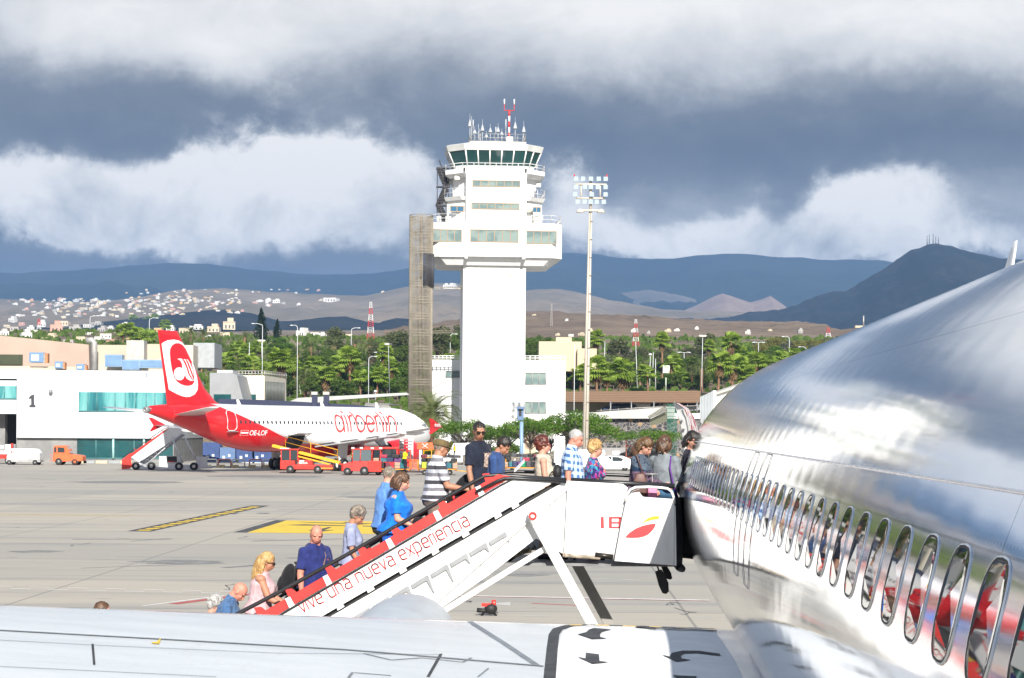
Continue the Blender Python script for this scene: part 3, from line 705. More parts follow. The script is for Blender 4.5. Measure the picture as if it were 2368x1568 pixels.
# landing
LX0 = 1312
m1 = MB(); slab(m1, [(LX0+1, 1112), (1440, 1119), (1452, 1128), (1447, 1145), (1440, 1180), (1420, 1294), (LX0-6, 1283), (LX0-7, 1270)], SY0-.10, .05); m1.build('landing_panel', SW, ST, True)
RUST = mat('rusty_white_steel', (.45, .38, .30), .7, .1, .5, 9)
m1 = MB(); m1.tube([at(1305, 1284, SY0-.1), at(1388, 1290, SY0-.1)], .028, 6); m1.tube([at(1303, 1275, SY0-.1), at(1303, 1288, SY0-.1)], .012, 4); m1.build('bottom_rail', RUST, ST, True)
m1 = MB(); m1.tube([at(1376, 1283, SY0-.11), at(1418, 1288, SY0-.11)], .034, 8); m1.build('slide_tube', mat('greasy_steel', (.05, .045, .04), .35, .7, .4, 8), ST, True)
# sliding end panel with curved corner
arcp = [(1420, 1297), (1438, 1200), (1447, 1160), (1452, 1147), (1462, 1140), (1478, 1137.5), (1482, 1143), (1487, 1149), (1498, 1150), (1555, 1154), (1562, 1172), (1564.5, 1308)]
m1 = MB(); slab(m1, arcp, SY0-.16, .03); EP = m1.build('end_panel', SW, ST, True)
m1 = MB(); m1.tube([at(x, y, SY0-.175) for x, y in [(1420, 1297), (1438, 1200), (1447, 1160), (1453, 1145), (1463, 1136), (1480, 1131)]], .006, 4); m1.build('panel_edge', WDK, EP, True)
m1 = MB(); m1.tube([at(x, y, SY0-.17) for x, y in [(1446, 1160), (1450, 1143), (1458, 1132), (1470, 1127), (1500, 1126), (1530, 1128), (1544, 1130), (1553, 1137), (1558, 1150), (1559, 1165)]], .017, 8); m1.build('grab_rail', SW, ST, True)
m1 = MB(); m1.box((at(1172, 0, SYM).x, SY0, 2.28), (at(1570, 0, SYM).x, SY1+.1, 2.315)); m1.build('landing_floor', TRD, ST, True)
m1 = MB(); slab(m1, [(1185, 1116), (1565, 1130), (1565, 1290), (1185, 1270)], SY1+.08, .04); m1.build('far_side_panel', mat('pale_panel', (.55, .58, .60), .5, 0, .05, 3), ST, True)
m1 = MB(); slab(m1, [(1332, 1096), (1346, 1097), (1346, 1110), (1332, 1110)], SY1+.02, .03); m1.build('far_marker', RED, ST, True)
# bumper against the fuselage
m1 = MB(); m1.loft([[at(1564, y, SY0-.1), at(1575+dx, y, SY0), at(1577+dx, y, SY1-.2), at(1566, y, SY1-.1)] for y, dx in ((1150, 0), (1200, 2), (1250, 3), (1290, 2), (1318, 0))], smooth=False)
m1.ell(at(1572, 1312, SY0+.2), (.06, .5, .05)); m1.build('rubber_bumper', BLK, ST, True)
for P in ([(1515, 1322), (1530, 1317), (1538, 1330), (1546, 1348), (1547, 1368), (1541, 1374), (1532, 1372), (1524, 1355)], [(1528, 1308), (1544, 1311), (1552, 1325), (1555, 1338), (1550, 1341), (1540, 1338)]):
    m1 = MB(); slab(m1, P, SY0+.1 if P[0][0] < 1520 else SY0+.45, .05); b = m1.build('bumper_pad', BLK, ST, True, bevel=.01)
m1 = MB(); m1.tube([at(1519, 1306, SY0+.12), at(1526, 1326, SY0+.12)], .012, 6); m1.build('pad_arm', BLK, ST, True)
# lettering
def side3(Y, x0, y0, ux, uy, s):
    """2D lettering plane -> world; unit s px, direction (ux,uy) in the picture"""
    def f(x, y): return at(x0+(x*ux + y*uy)*s, y0+(x*uy - y*ux)*s, Y)
    return f
sl_a = math.atan2(-(1102-1412), (1185-662)); ca, sa = math.cos(sl_a), -math.sin(sl_a)
st_, W = lettering('vive una nueva experiencia', GL)
t0, t1 = (699, 1418), (1092, 1211); L_ = math.hypot(t1[0]-t0[0], t1[1]-t0[1]); ss_ = L_/W
ux, uy = (t1[0]-t0[0])/L_, (t1[1]-t0[1])/L_
q = MB(); f3 = side3(SY0-.054, t0[0], t0[1], ux, uy, ss_)
for s_ in st_: stroke_quads(q, s_, .15, lambda x, y: f3(x, y*1.2))
q.build('lettering', REDT, ST, True)
q = MB()
def pl(x, y): return at(x, y, SY0-.165)
pl2 = lambda x, y: at(x, y, SY0-.104)
q.poly([pl2(*p) for p in [(1389, 1195), (1396, 1195), (1397, 1222), (1389, 1222)]])
b_ = [(1408, 1195), (1430, 1196), (1436, 1200), (1437, 1207), (1433, 1209), (1435, 1217), (1432, 1221), (1408, 1222)]
q.poly([pl2(*p) for p in [(1408, 1195), (1415, 1195), (1415, 1222), (1408, 1222)]])
for a, b in (((1415, 1195), (1438, 1199.5)), ((1415, 1207), (1436, 1211)), ((1415, 1218), (1435, 1222))): q.poly([pl2(a[0], a[1]), pl2(b[0]-4, a[1]), pl2(b[0], a[1]+2), pl2(b[0]-1, b[1]), pl2(a[0], b[1])])
q.poly([pl2(*p) for p in [(1431, 1197), (1437, 1198), (1438, 1205), (1434, 1208), (1430, 1208)]]); q.poly([pl2(*p) for p in [(1430, 1210), (1435, 1211), (1435, 1219), (1430, 1221)]])
q.build('lettering', REDT, ST, True)
z8 = lambda x, y: ((2150+x/2.09)*.6167, (1550+y/2.09)*.6167)
def leaf(pts, m, nm):
    q = MB(); q.poly([pl(*z8(*p)) for p in pts]); q.build(nm, m, EP, True)
leaf([(403, 973), (440, 935), (490, 902), (545, 880), (600, 868), (648, 862), (638, 892), (618, 920), (590, 948), (555, 965), (510, 975), (455, 977)], REDT, 'emblem')
leaf([(538, 865), (560, 840), (590, 818), (625, 806), (678, 805), (672, 820), (665, 831), (620, 834), (575, 848)], mat('yellow_emblem', (.75, .40, .02), .5), 'emblem')
# legs
def bar(pts, Y, w, name, m, dy=.1):
    """flat box bar between picture points"""
    (x0, y0), (x1, y1) = pts; t = Vector((x1-x0, y1-y0)).normalized(); nx_, ny_ = -t.y*w/2, t.x*w/2
    q = MB(); slab(q, [(x0+nx_, y0+ny_), (x1+nx_, y1+ny_), (x1-nx_, y1-ny_), (x0-nx_, y0-ny_)], Y, dy); return q.build(name, m, ST, True, bevel=.008)
bar([(1235, 1198), (1400, 1500)], SY0-.22, 24, 'support_leg', SW, .12)
bar([(1322, 1283), (1440, 1500)], SY1-.1, 24, 'support_leg', mat('grey_leg_paint', (.26, .25, .23), .6, 0, .1, 3), .1)
bar([(1262, 1268), (950, 1460)], SY0-.12, 13, 'brace', SW, .06)
bar([(1303, 1310), (1325, 1292)], SY0+.3, 12, 'brace', WDK, .1)
bar([(1226, 1202), (1248, 1190)], SY0-.24, 30, 'hinge_block', SW, .2)
q = MB()
for k in range(20):
    a0, a1 = 2*math.pi*k/20, 2*math.pi*(k+1)/20
    c = (1232, 1193)
    pp = lambda a, r: at(c[0]+math.cos(a)*r, c[1]-math.sin(a)*r, SY0-.26)
    q.prism([pp(a0, 5), pp(a0, 9.5), pp(a1, 9.5), pp(a1, 5)], (0, .03, 0))
q.build('lifting_eye', RED, ST, True)
# hydraulics and cable clutter under the flight
q = MB()
for k in range(16):
    t = k/15; q.tube([at(1175+60*t, 1292-28*t+3*math.sin(k*2), SY0+.2), at(1178+60*t, 1296-28*t, SY0+.3)], .012, 5)
q.tube([at(1175, 1296, SY0+.25), at(1200, 1278, SY0+.25), at(1228, 1272, SY0+.25)], .035, 6); q.build('hydraulic_hoses', mat('oily_metal', (.12, .11, .08), .4, .6, .4, 12), ST, True)
# chassis of the stairs (mostly hidden below the wing)
q = MB(); q.box((at(420, 0, SYM).x, SY0+.1, .35), (at(1500, 0, SYM).x, SY1-.1, .6)); q.build('chassis', SW, ST, True)
for x in (620, 1350):
    for Y in (SY0+.15, SY1-.2):
        q = MB(); c = atz(x, Y); q.cyl((c.x, Y-.12, .38), (c.x, Y+.12, .38), .38, 20); q.build('wheel', BLK, ST, True)
# ================================================================ people
def skinmat(name, c):
    def fn(g, b):
        a = g.n('ShaderNodeAttribute'); a.attribute_name = 'tint'
        f = g.noise(g.obj(), 22, 4, .6); base = g.mix(g.m('MULTIPLY', f, .35), c, (c[0]*1.05, c[1]*.78, c[2]*.7))
        g.put(b.inputs['Base Color'], g.mix(1.0, base, a.outputs['Color'], 'MULTIPLY'))
        b.inputs['Roughness'].default_value = .55; b.inputs['Subsurface Weight'].default_value = .12; b.inputs['Subsurface Radius'].default_value = (.015, .006, .003); b.inputs['Subsurface Scale'].default_value = .5
    return nmat(name, fn)
SKIN = {'fair': skinmat('fair_skin', (.52, .29, .21)), 'pink': skinmat('pink_skin', (.55, .25, .18)), 'tan': skinmat('tanned_skin', (.42, .21, .13)), 'olive': skinmat('olive_skin', (.36, .19, .12))}
def cloth(name, col, col2=None, kind=None, sc=1.0):
    def fn(g, b):
        o = g.obj(); x, y, z = g.sep(o); c = col
        if kind == 'stripe':
            s = g.m('FRACT', g.m('DIVIDE', z, .165*sc)); c = g.ramp(s, [(0, (.055, .055, .065)), (.26, (.60, .61, .64)), (.52, (.20, .195, .22)), (.76, (.50, .52, .56))], 'CONSTANT')
        elif kind == 'plaid':
            def band(v, p): return g.m('MULTIPLY', g.m('GREATER_THAN', g.m('FRACT', g.m('DIVIDE', v, p)), .5), .5)
            u = g.m('ADD', g.m('MULTIPLY', x, .8), g.m('MULTIPLY', y, .8)); f = g.m('ADD', band(u, .085*sc), band(g.m('ADD', z, g.m('MULTIPLY', x, .15)), .085*sc))
            thin = g.m('GREATER_THAN', g.m('FRACT', g.m('DIVIDE', z, .0425*sc)), .88)
            c = g.ramp(f, [(0, (.78, .82, .88)), (.4, (.38, .55, .80)), (.9, (.07, .14, .34))], 'CONSTANT'); c = g.mix(g.m('MULTIPLY', thin, .35), c, (.12, .25, .55))
        elif kind == 'floral':
            v = g.n('ShaderNodeTexVoronoi'); g.put(v.inputs['Vector'], g.vm('ADD', o, g.vm('SCALE', g.noise(o, 14, 3, col=True), sc=.06))); v.inputs['Scale'].default_value = 30/sc
            h = g.sep(v.outputs['Color'])[0]; c = g.ramp(h, [(0, (.03, .03, .12)), (.34, (.04, .16, .35)), (.5, (.32, .03, .16)), (.62, (.06, .30, .40)), (.74, (.42, .08, .30)), (.85, (.55, .20, .08)), (.93, (.12, .05, .3))], 'CONSTANT')
        elif kind == 'paisley':
            f = g.vor(g.vm('ADD', o, g.vm('SCALE', g.noise(o, 10, 3, col=True), sc=.08)), 26); zz = g.m('GREATER_THAN', g.m('ADD', z, g.m('MULTIPLY', x, .5)), 1.24*sc)
            c = g.mix(g.m('MULTIPLY', zz, g.sstep(f, .25, .42)), (.012, .03, .065), (.08, .105, .14))
            low = g.m('MULTIPLY', g.m('LESS_THAN', z, 1.14), g.sstep(f, .3, .4)); c = g.mix(g.m('MULTIPLY', low, .5), c, (.28, .16, .22))
        elif kind == 'speckle':
            f = g.vor(o, 34); c = g.mix(g.sstep(f, .16, .06), col, col2); c = g.mix(g.sstep(g.noise(o, 30, 3), .55, .7), c, tuple(v*.6 for v in col))
        f = g.noise(g.vm('MULTIPLY', o, (1.0, 1.0, .55)), 9, 4, .6, .6)
        c = g.mix(.25, c, g.mix(g.sstep(f, .35, .7), (.0, .0, .0), (1, 1, 1)), 'SOFT_LIGHT')
        g.put(b.inputs['Base Color'], c); b.inputs['Roughness'].default_value = .9; b.inputs['Specular IOR Level'].default_value = .2
        b.inputs['Sheen Weight'].default_value = .08
        bumped(g, b, g.m('ADD', f, g.m('MULTIPLY', g.noise(g.vm('MULTIPLY', o, (1, 1, .4)), 22, 3, .6, 1.0), .4)), .55, .035)
    return nmat(name, fn)
def hairmat(name, c1, c2):
    def fn(g, b):
        o = g.obj(); f = g.noise(g.vm('MULTIPLY', o, (1, 1, .25)), 60, 4, .7); f2 = g.noise(o, 11, 3)
        g.put(b.inputs['Base Color'], g.mix(g.sstep(g.m('MULTIPLY_ADD', f2, .5, g.m('MULTIPLY', f, .5)), .38, .62), c1, c2)); b.inputs['Roughness'].default_value = .42
        bumped(g, b, f, .7, .01)
    return nmat(name, fn)
def bake(mb, name, m, parent, vox=.0095, smooth=2, disp=None, tint=None, dec=None):
    """join the pieces into one continuous skin with a voxel remesh"""
    me = bpy.data.meshes.new(name); me.from_pydata(mb.v, [], mb.f); me.update()
    o = bpy.data.objects.new(name, me); COL.objects.link(o)
    rm = o.modifiers.new('r', 'REMESH'); rm.mode = 'VOXEL'; rm.voxel_size = vox
    if smooth: sm = o.modifiers.new('s', 'SMOOTH'); sm.iterations = smooth; sm.factor = .5
    dg = bpy.context.evaluated_depsgraph_get(); nm = bpy.data.meshes.new_from_object(o.evaluated_get(dg))
    bpy.data.objects.remove(o); bpy.data.meshes.remove(me); nm.name = name
    n = len(nm.vertices); co = np.empty(n*3, 'f'); nm.vertices.foreach_get('co', co); co = co.reshape(-1, 3)
    if disp is not None:
        no = np.empty(n*3, 'f'); nm.vertices.foreach_get('normal', no); no = no.reshape(-1, 3)
        co = co+no*np.array([disp(Vector(c)) for c in co])[:, None]; nm.vertices.foreach_set('co', co.astype('f').ravel())
    if tint is not None:
        at_ = nm.color_attributes.new('tint', 'FLOAT_COLOR', 'POINT'); at_.data.foreach_set('color', np.array([(*tint(c), 1.0) for c in co], 'f').ravel())
    nm.polygons.foreach_set('use_smooth', [True]*len(nm.polygons)); nm.materials.clear(); nm.materials.append(m); nm.update()
    ob = bpy.data.objects.new(name, nm); link(ob, parent); return ob
def person(label, px, Y, z, face=0, h=1.72, skin='fair', sex='m', fat=1.0, belly=0., lean=0., hyaw=0, hpitch=0, armL=None, armR=None,
           shirt=None, sleeve='short', trousers=None, hair='short', hcol=None, extras=(), group='passengers climbing the boarding stairs', x=None, step=True, neck=0., hem=0., turn=0):
    """built facing +x; left (+y) is the far side when facing right. arms: (shoulder pitch fwd, outward, elbow bend, inward swing) degrees"""
    S = h/1.75; px_x = atz(px, Y).x if x is None else x
    root = thing('person', label, 'person', (px_x, Y, z), R_(face), group)
    f = fat; fm = sex == 'f'
    LN = Matrix.Translation((0, 0, .95)) @ Matrix.Rotation(R_(lean), 4, 'Y') @ Matrix.Translation((0, 0, -.95))
    scl = Matrix.Scale(S, 4)
    # torso rings (z, half width y, half depth x, centre x)
    if fm: T = [(.86, .155, .105, -.01), (.93, .175*f, .125*f, -.015), (1.0, .170*f, .118*f, -.005), (1.08, .140*f, .100*f, .0+belly*.6), (1.17, .138*f, .100*f, .0+belly*.5), (1.26, .150*f, .118*f, .012), (1.33, .158*f, .118*f, .012), (1.40, .160, .092, -.005), (1.45, .130, .07, -.012), (1.485, .07, .058, -.012)]
    else: T = [(.86, .150, .105, -.005), (.93, .165*f, .118*f, -.01), (1.0, .160*f, .112*f+belly*.5, belly*.5), (1.08, .155*f, .108*f+belly, belly*.8), (1.17, .160*f, .112*f+belly*.7, belly*.6), (1.27, .175*f, .120*f, .005), (1.35, .185*f, .116*f, 0), (1.42, .185, .092, -.01), (1.465, .145, .068, -.012), (1.495, .075, .06, -.012)]
    def torso(mb, g=0., z0=0, z1=9, flare=0.):
        rr = []
        for (zz, w, d, cx) in T:
            if zz < z0-1e-6 or zz > z1+1e-6: continue
            gg = g+flare*max(0, (1.12-zz))
            rr.append([(cx+(d+gg)*math.copysign(abs(math.cos(a))**.9, math.cos(a)), (w+gg)*math.copysign(abs(math.sin(a))**.85, math.sin(a)), zz+(g if zz == T[-1][0] else 0)) for a in [2*math.pi*k/20 for k in range(20)]])
        mb.loft(rr)
        if fm and z1 > 1.3:
            for sy in (-1, 1): fb = min(f, 1.15); mb.ell((.085*f, sy*.072*fb, 1.265), (.060*fb+g, .066*fb+g, .066*fb+g), 12, 8)
    # arms
    def armpts(side, a):
        pit, out, elb, inw = a if a else (4, 7, 12, 0)
        sh = Vector((-.008, side*(.183 if not fm else .160)*min(1.12, .85+.15*f), 1.405))
        d = Vector((math.sin(R_(pit)), side*math.sin(R_(out)), -math.cos(R_(pit))*math.cos(R_(out)))).normalized()
        el = sh + d*.285
        q = pit+elb; d2 = Vector((math.sin(R_(q))*math.cos(R_(inw)), -side*math.sin(R_(inw)), -math.cos(R_(q)))).normalized()
        wr = el + d2*.25
        return sh, el, wr, d2
    AR = {1: armpts(1, armL), -1: armpts(-1, armR)}
    f = min(fat, 1.25)
    ru, re, rf, rw = (.047*f, .037*f, .038*f, .025) if not fm else (.044*f, .034*f, .034*f, .022)
    f = fat; b = MB(); torso(b)
    # neck + head
    HM = Matrix.Translation((-.01+neck*.3, 0, 1.50)) @ Matrix.Rotation(R_(hyaw), 4, 'Z') @ Matrix.Rotation(R_(hpitch), 4, 'Y')
    hc = Vector((.022, 0, .128))                           # head centre in head space
    nr = .052 if fm else .060*min(1.15, f)
    b.tube([(-.012, 0, 1.43), HM @ Vector((.0, 0, .03)), HM @ Vector((.006, 0, .09))], [nr*1.15, nr, nr*.95], 14)
    def hell(mb, c, r, n=14, m=10): mb.ell(HM @ (hc+Vector(c)), r, n, m, HM.to_3x3().to_4x4())
    hell(b, (-.012, 0, .025), (.096, .076, .092), 20, 14)              # skull
    hell(b, (.020, 0, -.035), (.068, .062, .078), 16, 12)             # face
    hell(b, (.038, 0, -.088), (.034, .036, .026)); hell(b, (.010, 0, -.075), (.058, .054, .036))   # chin, jaw
    for sy in (-1, 1):
        hell(b, (-.008, sy*.074, -.012), (.020, .010, .031)); hell(b, (.058, sy*.032, -.030), (.022, .024, .024)); hell(b, (.074, sy*.028, .014), (.014, .026, .009))
    hell(b, (.090, 0, -.024), (.012, .010, .026)); hell(b, (.099, 0, -.042), (.014, .013, .011))   # nose
    hell(b, (.083, 0, -.066), (.011, .022, .006)); hell(b, (.081, 0, -.077), (.011, .019, .006))   # lips
    for sd, (sh, el, wr, d2) in AR.items():
        b.ell(sh, (.055*f, .052*f, .055)); b.tube([sh, sh.lerp(el, .35), el], [ru*1.05, ru, re], 12); b.ell(el, (re, re, re)); b.tube([el, el.lerp(wr, .3), wr], [re, rf, rw], 12)
        # hand : palm, four curled fingers, thumb
        up = Vector((0, 0, 1)); ax = d2; lat = ax.cross(Vector((0, sd, 0)))
        if lat.length < .1: lat = Vector((0, 0, 1))
        lat.normalize(); pn = ax.cross(lat).normalized()
        if pn.z > 0: pn = -pn
        if abs(ax.z) > .75: pn = Vector((0, -sd, 0)); lat = ax.cross(pn).normalized()
        if lat.x < 0 and abs(ax.z) > .75: lat = -lat
        b.tube([wr-ax*.01, wr+ax*.02, wr+ax*.055, wr+ax*.085], [rw, .030, .036, .034], 12, flat=None)
        for k, ln in enumerate((.066, .074, .070, .055)):
            o = wr+ax*.078+lat*(.031-.0205*k); c1 = o+ax*ln*.42-pn*-.006; c2 = c1+(ax*.75+pn*.7).normalized()*ln*.33; c3 = c2+(ax*.35+pn).normalized()*ln*.28
            b.tube([o-ax*.02, o, c1, c2, c3], [.0105, .0102, .0095, .0088, .0075], 8)
        o = wr+ax*.02+lat*.026; b.tube([o, o+(ax*.6+lat*.8).normalized()*.035, o+(ax*.9+lat*.35+pn*.3).normalized()*.07], [.014, .0115, .009], 8)
    # legs and feet
    sf, sb = (.16, -.02) if step else (.0, .0); zf = .18 if step else 0
    LG = {}
    for sd, fwd, lift in ((1, sf, zf), (-1, sb, 0)):
        hp = Vector((0, sd*.088, .93)); an = Vector((fwd, sd*.09, .075+lift)); mid = (hp+an)/2; sl2 = (hp-an).length
        bend = math.sqrt(max(0, .435**2-(sl2/2)**2)); kn = mid+Vector((bend, 0, 0)); LG[sd] = (hp, kn, an)
        b.tube([hp, hp.lerp(kn, .5), kn, kn.lerp(an, .35), an], [.085*f, .070*f, .052, .052, .036], 12); b.tube([an-Vector((.03, 0, .02)), an+Vector((.07, 0, -.035)), an+Vector((.17, 0, -.052))], [.04, .036, .024], 10)
    Mx = scl @ LN
    def fin(mb): mb.v = [tuple(Mx @ Vector(v)) for v in mb.v]
    fin(b); inv = (Mx @ HM).inverted()
    lipc = (1.02, .62, .60) if fm else (.98, .68, .66)
    def tint(c):
        p = inv @ Vector(c); q = p-hc
        if q.length > .14: return (1, 1, 1)
        ay = abs(q.y)
        if q.x > .05:
            if -.083 < q.z < -.060 and ay < .024: return lipc
            if .002 < q.z < .013 and .014 < ay < .050: return (.30, .22, .20)
            if -.013 < q.z < -.001 and .017 < ay < .044: return (.10, .08, .08) if .024 < ay < .038 else (.9, .95, 1.0)
            if -.030 < q.z < -.013 and .012 < ay < .05: return (.9, .82, .82)
            if q.z < -.045 and ay > .02: return (1.02, .93, .92)
        if skin != 'x' and hair == 'bald' and q.z > .03: return (1.08, .98, .98)
        if hair == 'bald_crop' and q.x < .02 and q.z > -.045 and ay > .03 and q.z < .08: return (.62, .62, .62)
        if 'stubble' in extras and q.z < -.06 and (ay > .028 or q.z < -.085): return (.72, .74, .76)
        return (1, 1, 1)
    bake(b, 'body', SKIN[skin], root, .0088, 1, tint=tint)
    # clothing
    fold = lambda c: .0065*noise.noise(c*9)+.004*noise.noise(c*21)
    if shirt:
        s = MB(); torso(s, .012+.004*(f-1), .93+hem, 9, flare=.10 if not hem else .02)
        s.v = [v for v in s.v]
        for sd, (sh, el, wr, d2) in AR.items():
            if sleeve == 'none': s.ell(sh+Vector((0, -sd*.03, .012)), (.045, .03, .040)); continue
            f = min(fat, 1.22); s.ell(sh, (.067*f, .060*f, .062)); e = el if sleeve == 'short' else wr
            if sleeve == 'short': s.tube([sh, sh.lerp(el, .5), sh.lerp(el, .78)], [.064*f, .062*f, .060*f], 14)
            else: s.tube([sh, sh.lerp(el, .5), el, el.lerp(wr, .5), wr], [.063*f, .060*f, .050*f, .046*f, .036], 14); s.ell(el, (.052*f,)*3)
        f = fat
        if 'collar' in extras: s.tube([(-.012, 0, 1.46), HM @ Vector((.0, 0, .035))], [.082, .074], 14)
        if 'cowl' in extras:
            s.tube([(.0, 0, 1.44), (.01, 0, 1.49)], [.125, .085], 16); s.ell((.06, 0, 1.40), (.075, .11, .06))
        fin(s); bake(s, 'shirt' if 'top' not in extras else 'top', shirt, root, .012, 2, disp=fold)
    if trousers:
        s = MB(); torso(s, .010, .86, 1.06)
        for sd, (hp, kn, an) in LG.items():
            s.tube([hp, hp.lerp(kn, .5), kn, kn.lerp(an, .5), an+Vector((0, 0, .02))], [.097*f, .082*f, .068, .064, .058], 14)
        fin(s); bake(s, 'trousers', trousers, root, .015, 2, disp=fold)
        s = MB(); 
        for sd, (hp, kn, an) in LG.items(): s.tube([an-Vector((.05, 0, .03)), an+Vector((.07, 0, -.035)), an+Vector((.19, 0, -.052))], [.046, .044, .030], 10)
        fin(s); s.build('shoes', BLK, root)
    # hair
    if hcol and hair not in ('bald', 'bald_crop'):
        s = MB(); rnd = random.Random(hash(label) % 1000 if False else int(px))
        def hs(c, r): hell(s, c, r)
        if hair == 'crop': hs((-.018, 0, .036), (.0995, .080, .0925)); 
        elif hair == 'short': hs((-.024, 0, .040), (.103, .086, .098)); hs((-.055, 0, -.005), (.060, .076, .062))
        elif hair == 'curly':
            hs((-.024, 0, .040), (.106, .09, .102)); hs((-.058, 0, -.015), (.062, .08, .07))
            for _ in range(110):
                a, e = rnd.uniform(0, 6.28), rnd.uniform(-.5, 1.5); d = Vector((math.cos(a)*math.cos(e), math.sin(a)*math.cos(e), math.sin(e)))
                if d.x > .45 and d.z < .45: continue
                c = Vector((-.024+d.x*.104, d.y*.09, .035+d.z*.102)); hell(s, c, (.021,)*3, 6, 5)
        elif hair in ('bob', 'long', 'longback'):
            hs((-.022, 0, .040), (.106, .088, .099)); hs((-.052, 0, -.02), (.066, .084, .09))
            ln = {'bob': .155, 'long': .27, 'longback': .30}[hair]
            for k in range(46):
                a = R_(82+196*k/45); o = hc+Vector((-.02+.098*math.cos(a), .084*math.sin(a), .03+rnd.uniform(-.02, .03)))
                P = []
                L = ln*rnd.uniform(.75, 1.1)
                for j in range(6):
                    t = j/5; out = 1+.28*math.sin(t*2.6)+rnd.uniform(-.04, .04)
                    P.append(HM @ Vector((-.0+(o.x-0)*out-.012*t, o.y*out, o.z-L*t)))
                if hair != 'bob':
                    P = [Vector((p.x-.015, p.y, p.z)) for p in P]
                s.tube(P, [.017, .018, .017, .014, .010, .004], 6)
        fin(s)
        def hd(c):
            return .007*noise.noise(Vector((c[0]*34, c[1]*34, c[2]*16)))+.004*noise.noise(c*90)
        bake(s, 'hair', hcol, root, .0085, 1, disp=hd)
    for e in extras:
        if callable(e): e(root, Mx, HM, hc, AR, T)
    return root
def ex_build(mb, Mx, name, m, root, **k):
    mb.v = [tuple(Mx @ Vector(v)) for v in mb.v]; return mb.build(name, m, root, **k)
def sunglasses(up=False):
    def f(root, Mx, HM, hc, AR, T):
        q = MB(); dz = .085 if up else -.006; dx = -.03 if up else 0
        for sy in (-1, 1):
            P = [(.098+dx-.006*abs(y_/.05), sy*y_, z_+dz) for y_, z_ in ((.006, .010), (.052, .012), (.060, .002), (.052, -.018), (.020, -.020), (.008, -.008))]
            q.prism([HM @ (hc+Vector(p)) for p in P], (HM.to_3x3() @ Vector((.006, 0, 0))))
            q.tube([HM @ (hc+Vector((.092+dx, sy*.060, .006+dz))), HM @ (hc+Vector((.0+dx, sy*.084, .004+dz)))], .004, 5)
        q.tube([HM @ (hc+Vector((.10+dx, -.01, .006+dz))), HM @ (hc+Vector((.10+dx, .01, .006+dz)))], .004, 5)
        ex_build(q, Mx, 'sunglasses', mat('dark_lens', (.02, .015, .012), .08, 0, 0), root)
    return f
def glasses(c=(.35, .05, .08)):
    def f(root, Mx, HM, hc, AR, T):
        q = MB()
        for sy in (-1, 1):
            P = [HM @ (hc+Vector((.100, sy*(.031+.021*math.cos(a)), -.008+.016*math.sin(a)))) for a in [2*math.pi*k/12 for k in range(13)]]
            q.tube(P, .0032, 4, cap=False); q.tube([HM @ (hc+Vector((.096, sy*.052, -.002))), HM @ (hc+Vector((.0, sy*.082, -.002)))], .003, 4)
        ex_build(q, Mx, 'glasses', mat('red_frame', c, .4), root)
    return f
def cap_hat(col):
    def f(root, Mx, HM, hc, AR, T):
        q = MB(); M3 = HM.to_3x3().to_4x4()
        rings = []
        for zz, r in ((.030, 1.02), (.045, 1.06), (.085, 1.10), (.105, 1.0), (.118, .7), (.122, .1)):
            rings.append([HM @ (hc+Vector((-.015+.105*r*math.cos(a), .088*r*math.sin(a), zz))) for a in [2*math.pi*k/20 for k in range(20)]])
        q.loft(rings)
        q.loft([[HM @ (hc+Vector((.075+.075*math.sin(math.pi*k/10), -.075+.15*k/10, .034-.016*math.sin(math.pi*k/10)+dz))) for k in range(11)]+[HM @ (hc+Vector((.05, .075-.15*k/10, .04+dz))) for k in range(11)] for dz in (0, .006)])
        ex_build(q, Mx, 'cap', cloth('olive_cloth', col), root)
    return f
def patch_print(col1, col2, y0=-.02, y1=.13, z0=1.16, z1=1.34, name='shirt_print'):
    def f(root, Mx, HM, hc, AR, T):
        shirt = [k for k in kids(root) if k.name.startswith(('shirt', 'top'))][0]
        from mathutils.bvhtree import BVHTree
        bv = BVHTree.FromPolygons([v.co for v in shirt.data.vertices], [tuple(p.vertices) for p in shirt.data.polygons])
        n, vs = 12, []
        for j in range(n+1):
            for i in range(n+1):
                yy = y0+(y1-y0)*i/n+.006*math.sin(j*1.9); zz = z0+(z1-z0)*j/n+.006*math.sin(i*2.3)
                o = Mx @ Vector((.6, yy, zz)); h = bv.ray_cast(o, Vector((-1, 0, 0)))
                vs.append((h[0]+h[1]*.004) if h[0] is not None else Mx @ Vector((.1, yy, zz)))
        q = MB(); q.add(vs, [(j*(n+1)+i, j*(n+1)+i+1, (j+1)*(n+1)+i+1, (j+1)*(n+1)+i) for j in range(n) for i in range(n)], True)
        def fn(g, b):
            o = g.obj(); d = g.vor(g.vm('ADD', o, g.vm('SCALE', g.noise(o, 16, 3, col=True), sc=.05)), 20, feat='DISTANCE_TO_EDGE')
            g.put(b.inputs['Base Color'], g.mix(g.sstep(d, .05, .10), col2, col1)); b.inputs['Roughness'].default_value = .9
        q.build(name, nmat('print_%d' % int(col1[0]*1000), fn), shirt)
    return f
def bag_strap(pts, name='bag_strap', m=None, r=.012, flat=2.0):
    def f(root, Mx, HM, hc, AR, T):
        q = MB(); q.tube([Vector(p) for p in pts], r, 6); ex_build(q, Mx, name, m or BLK, root)
    return f
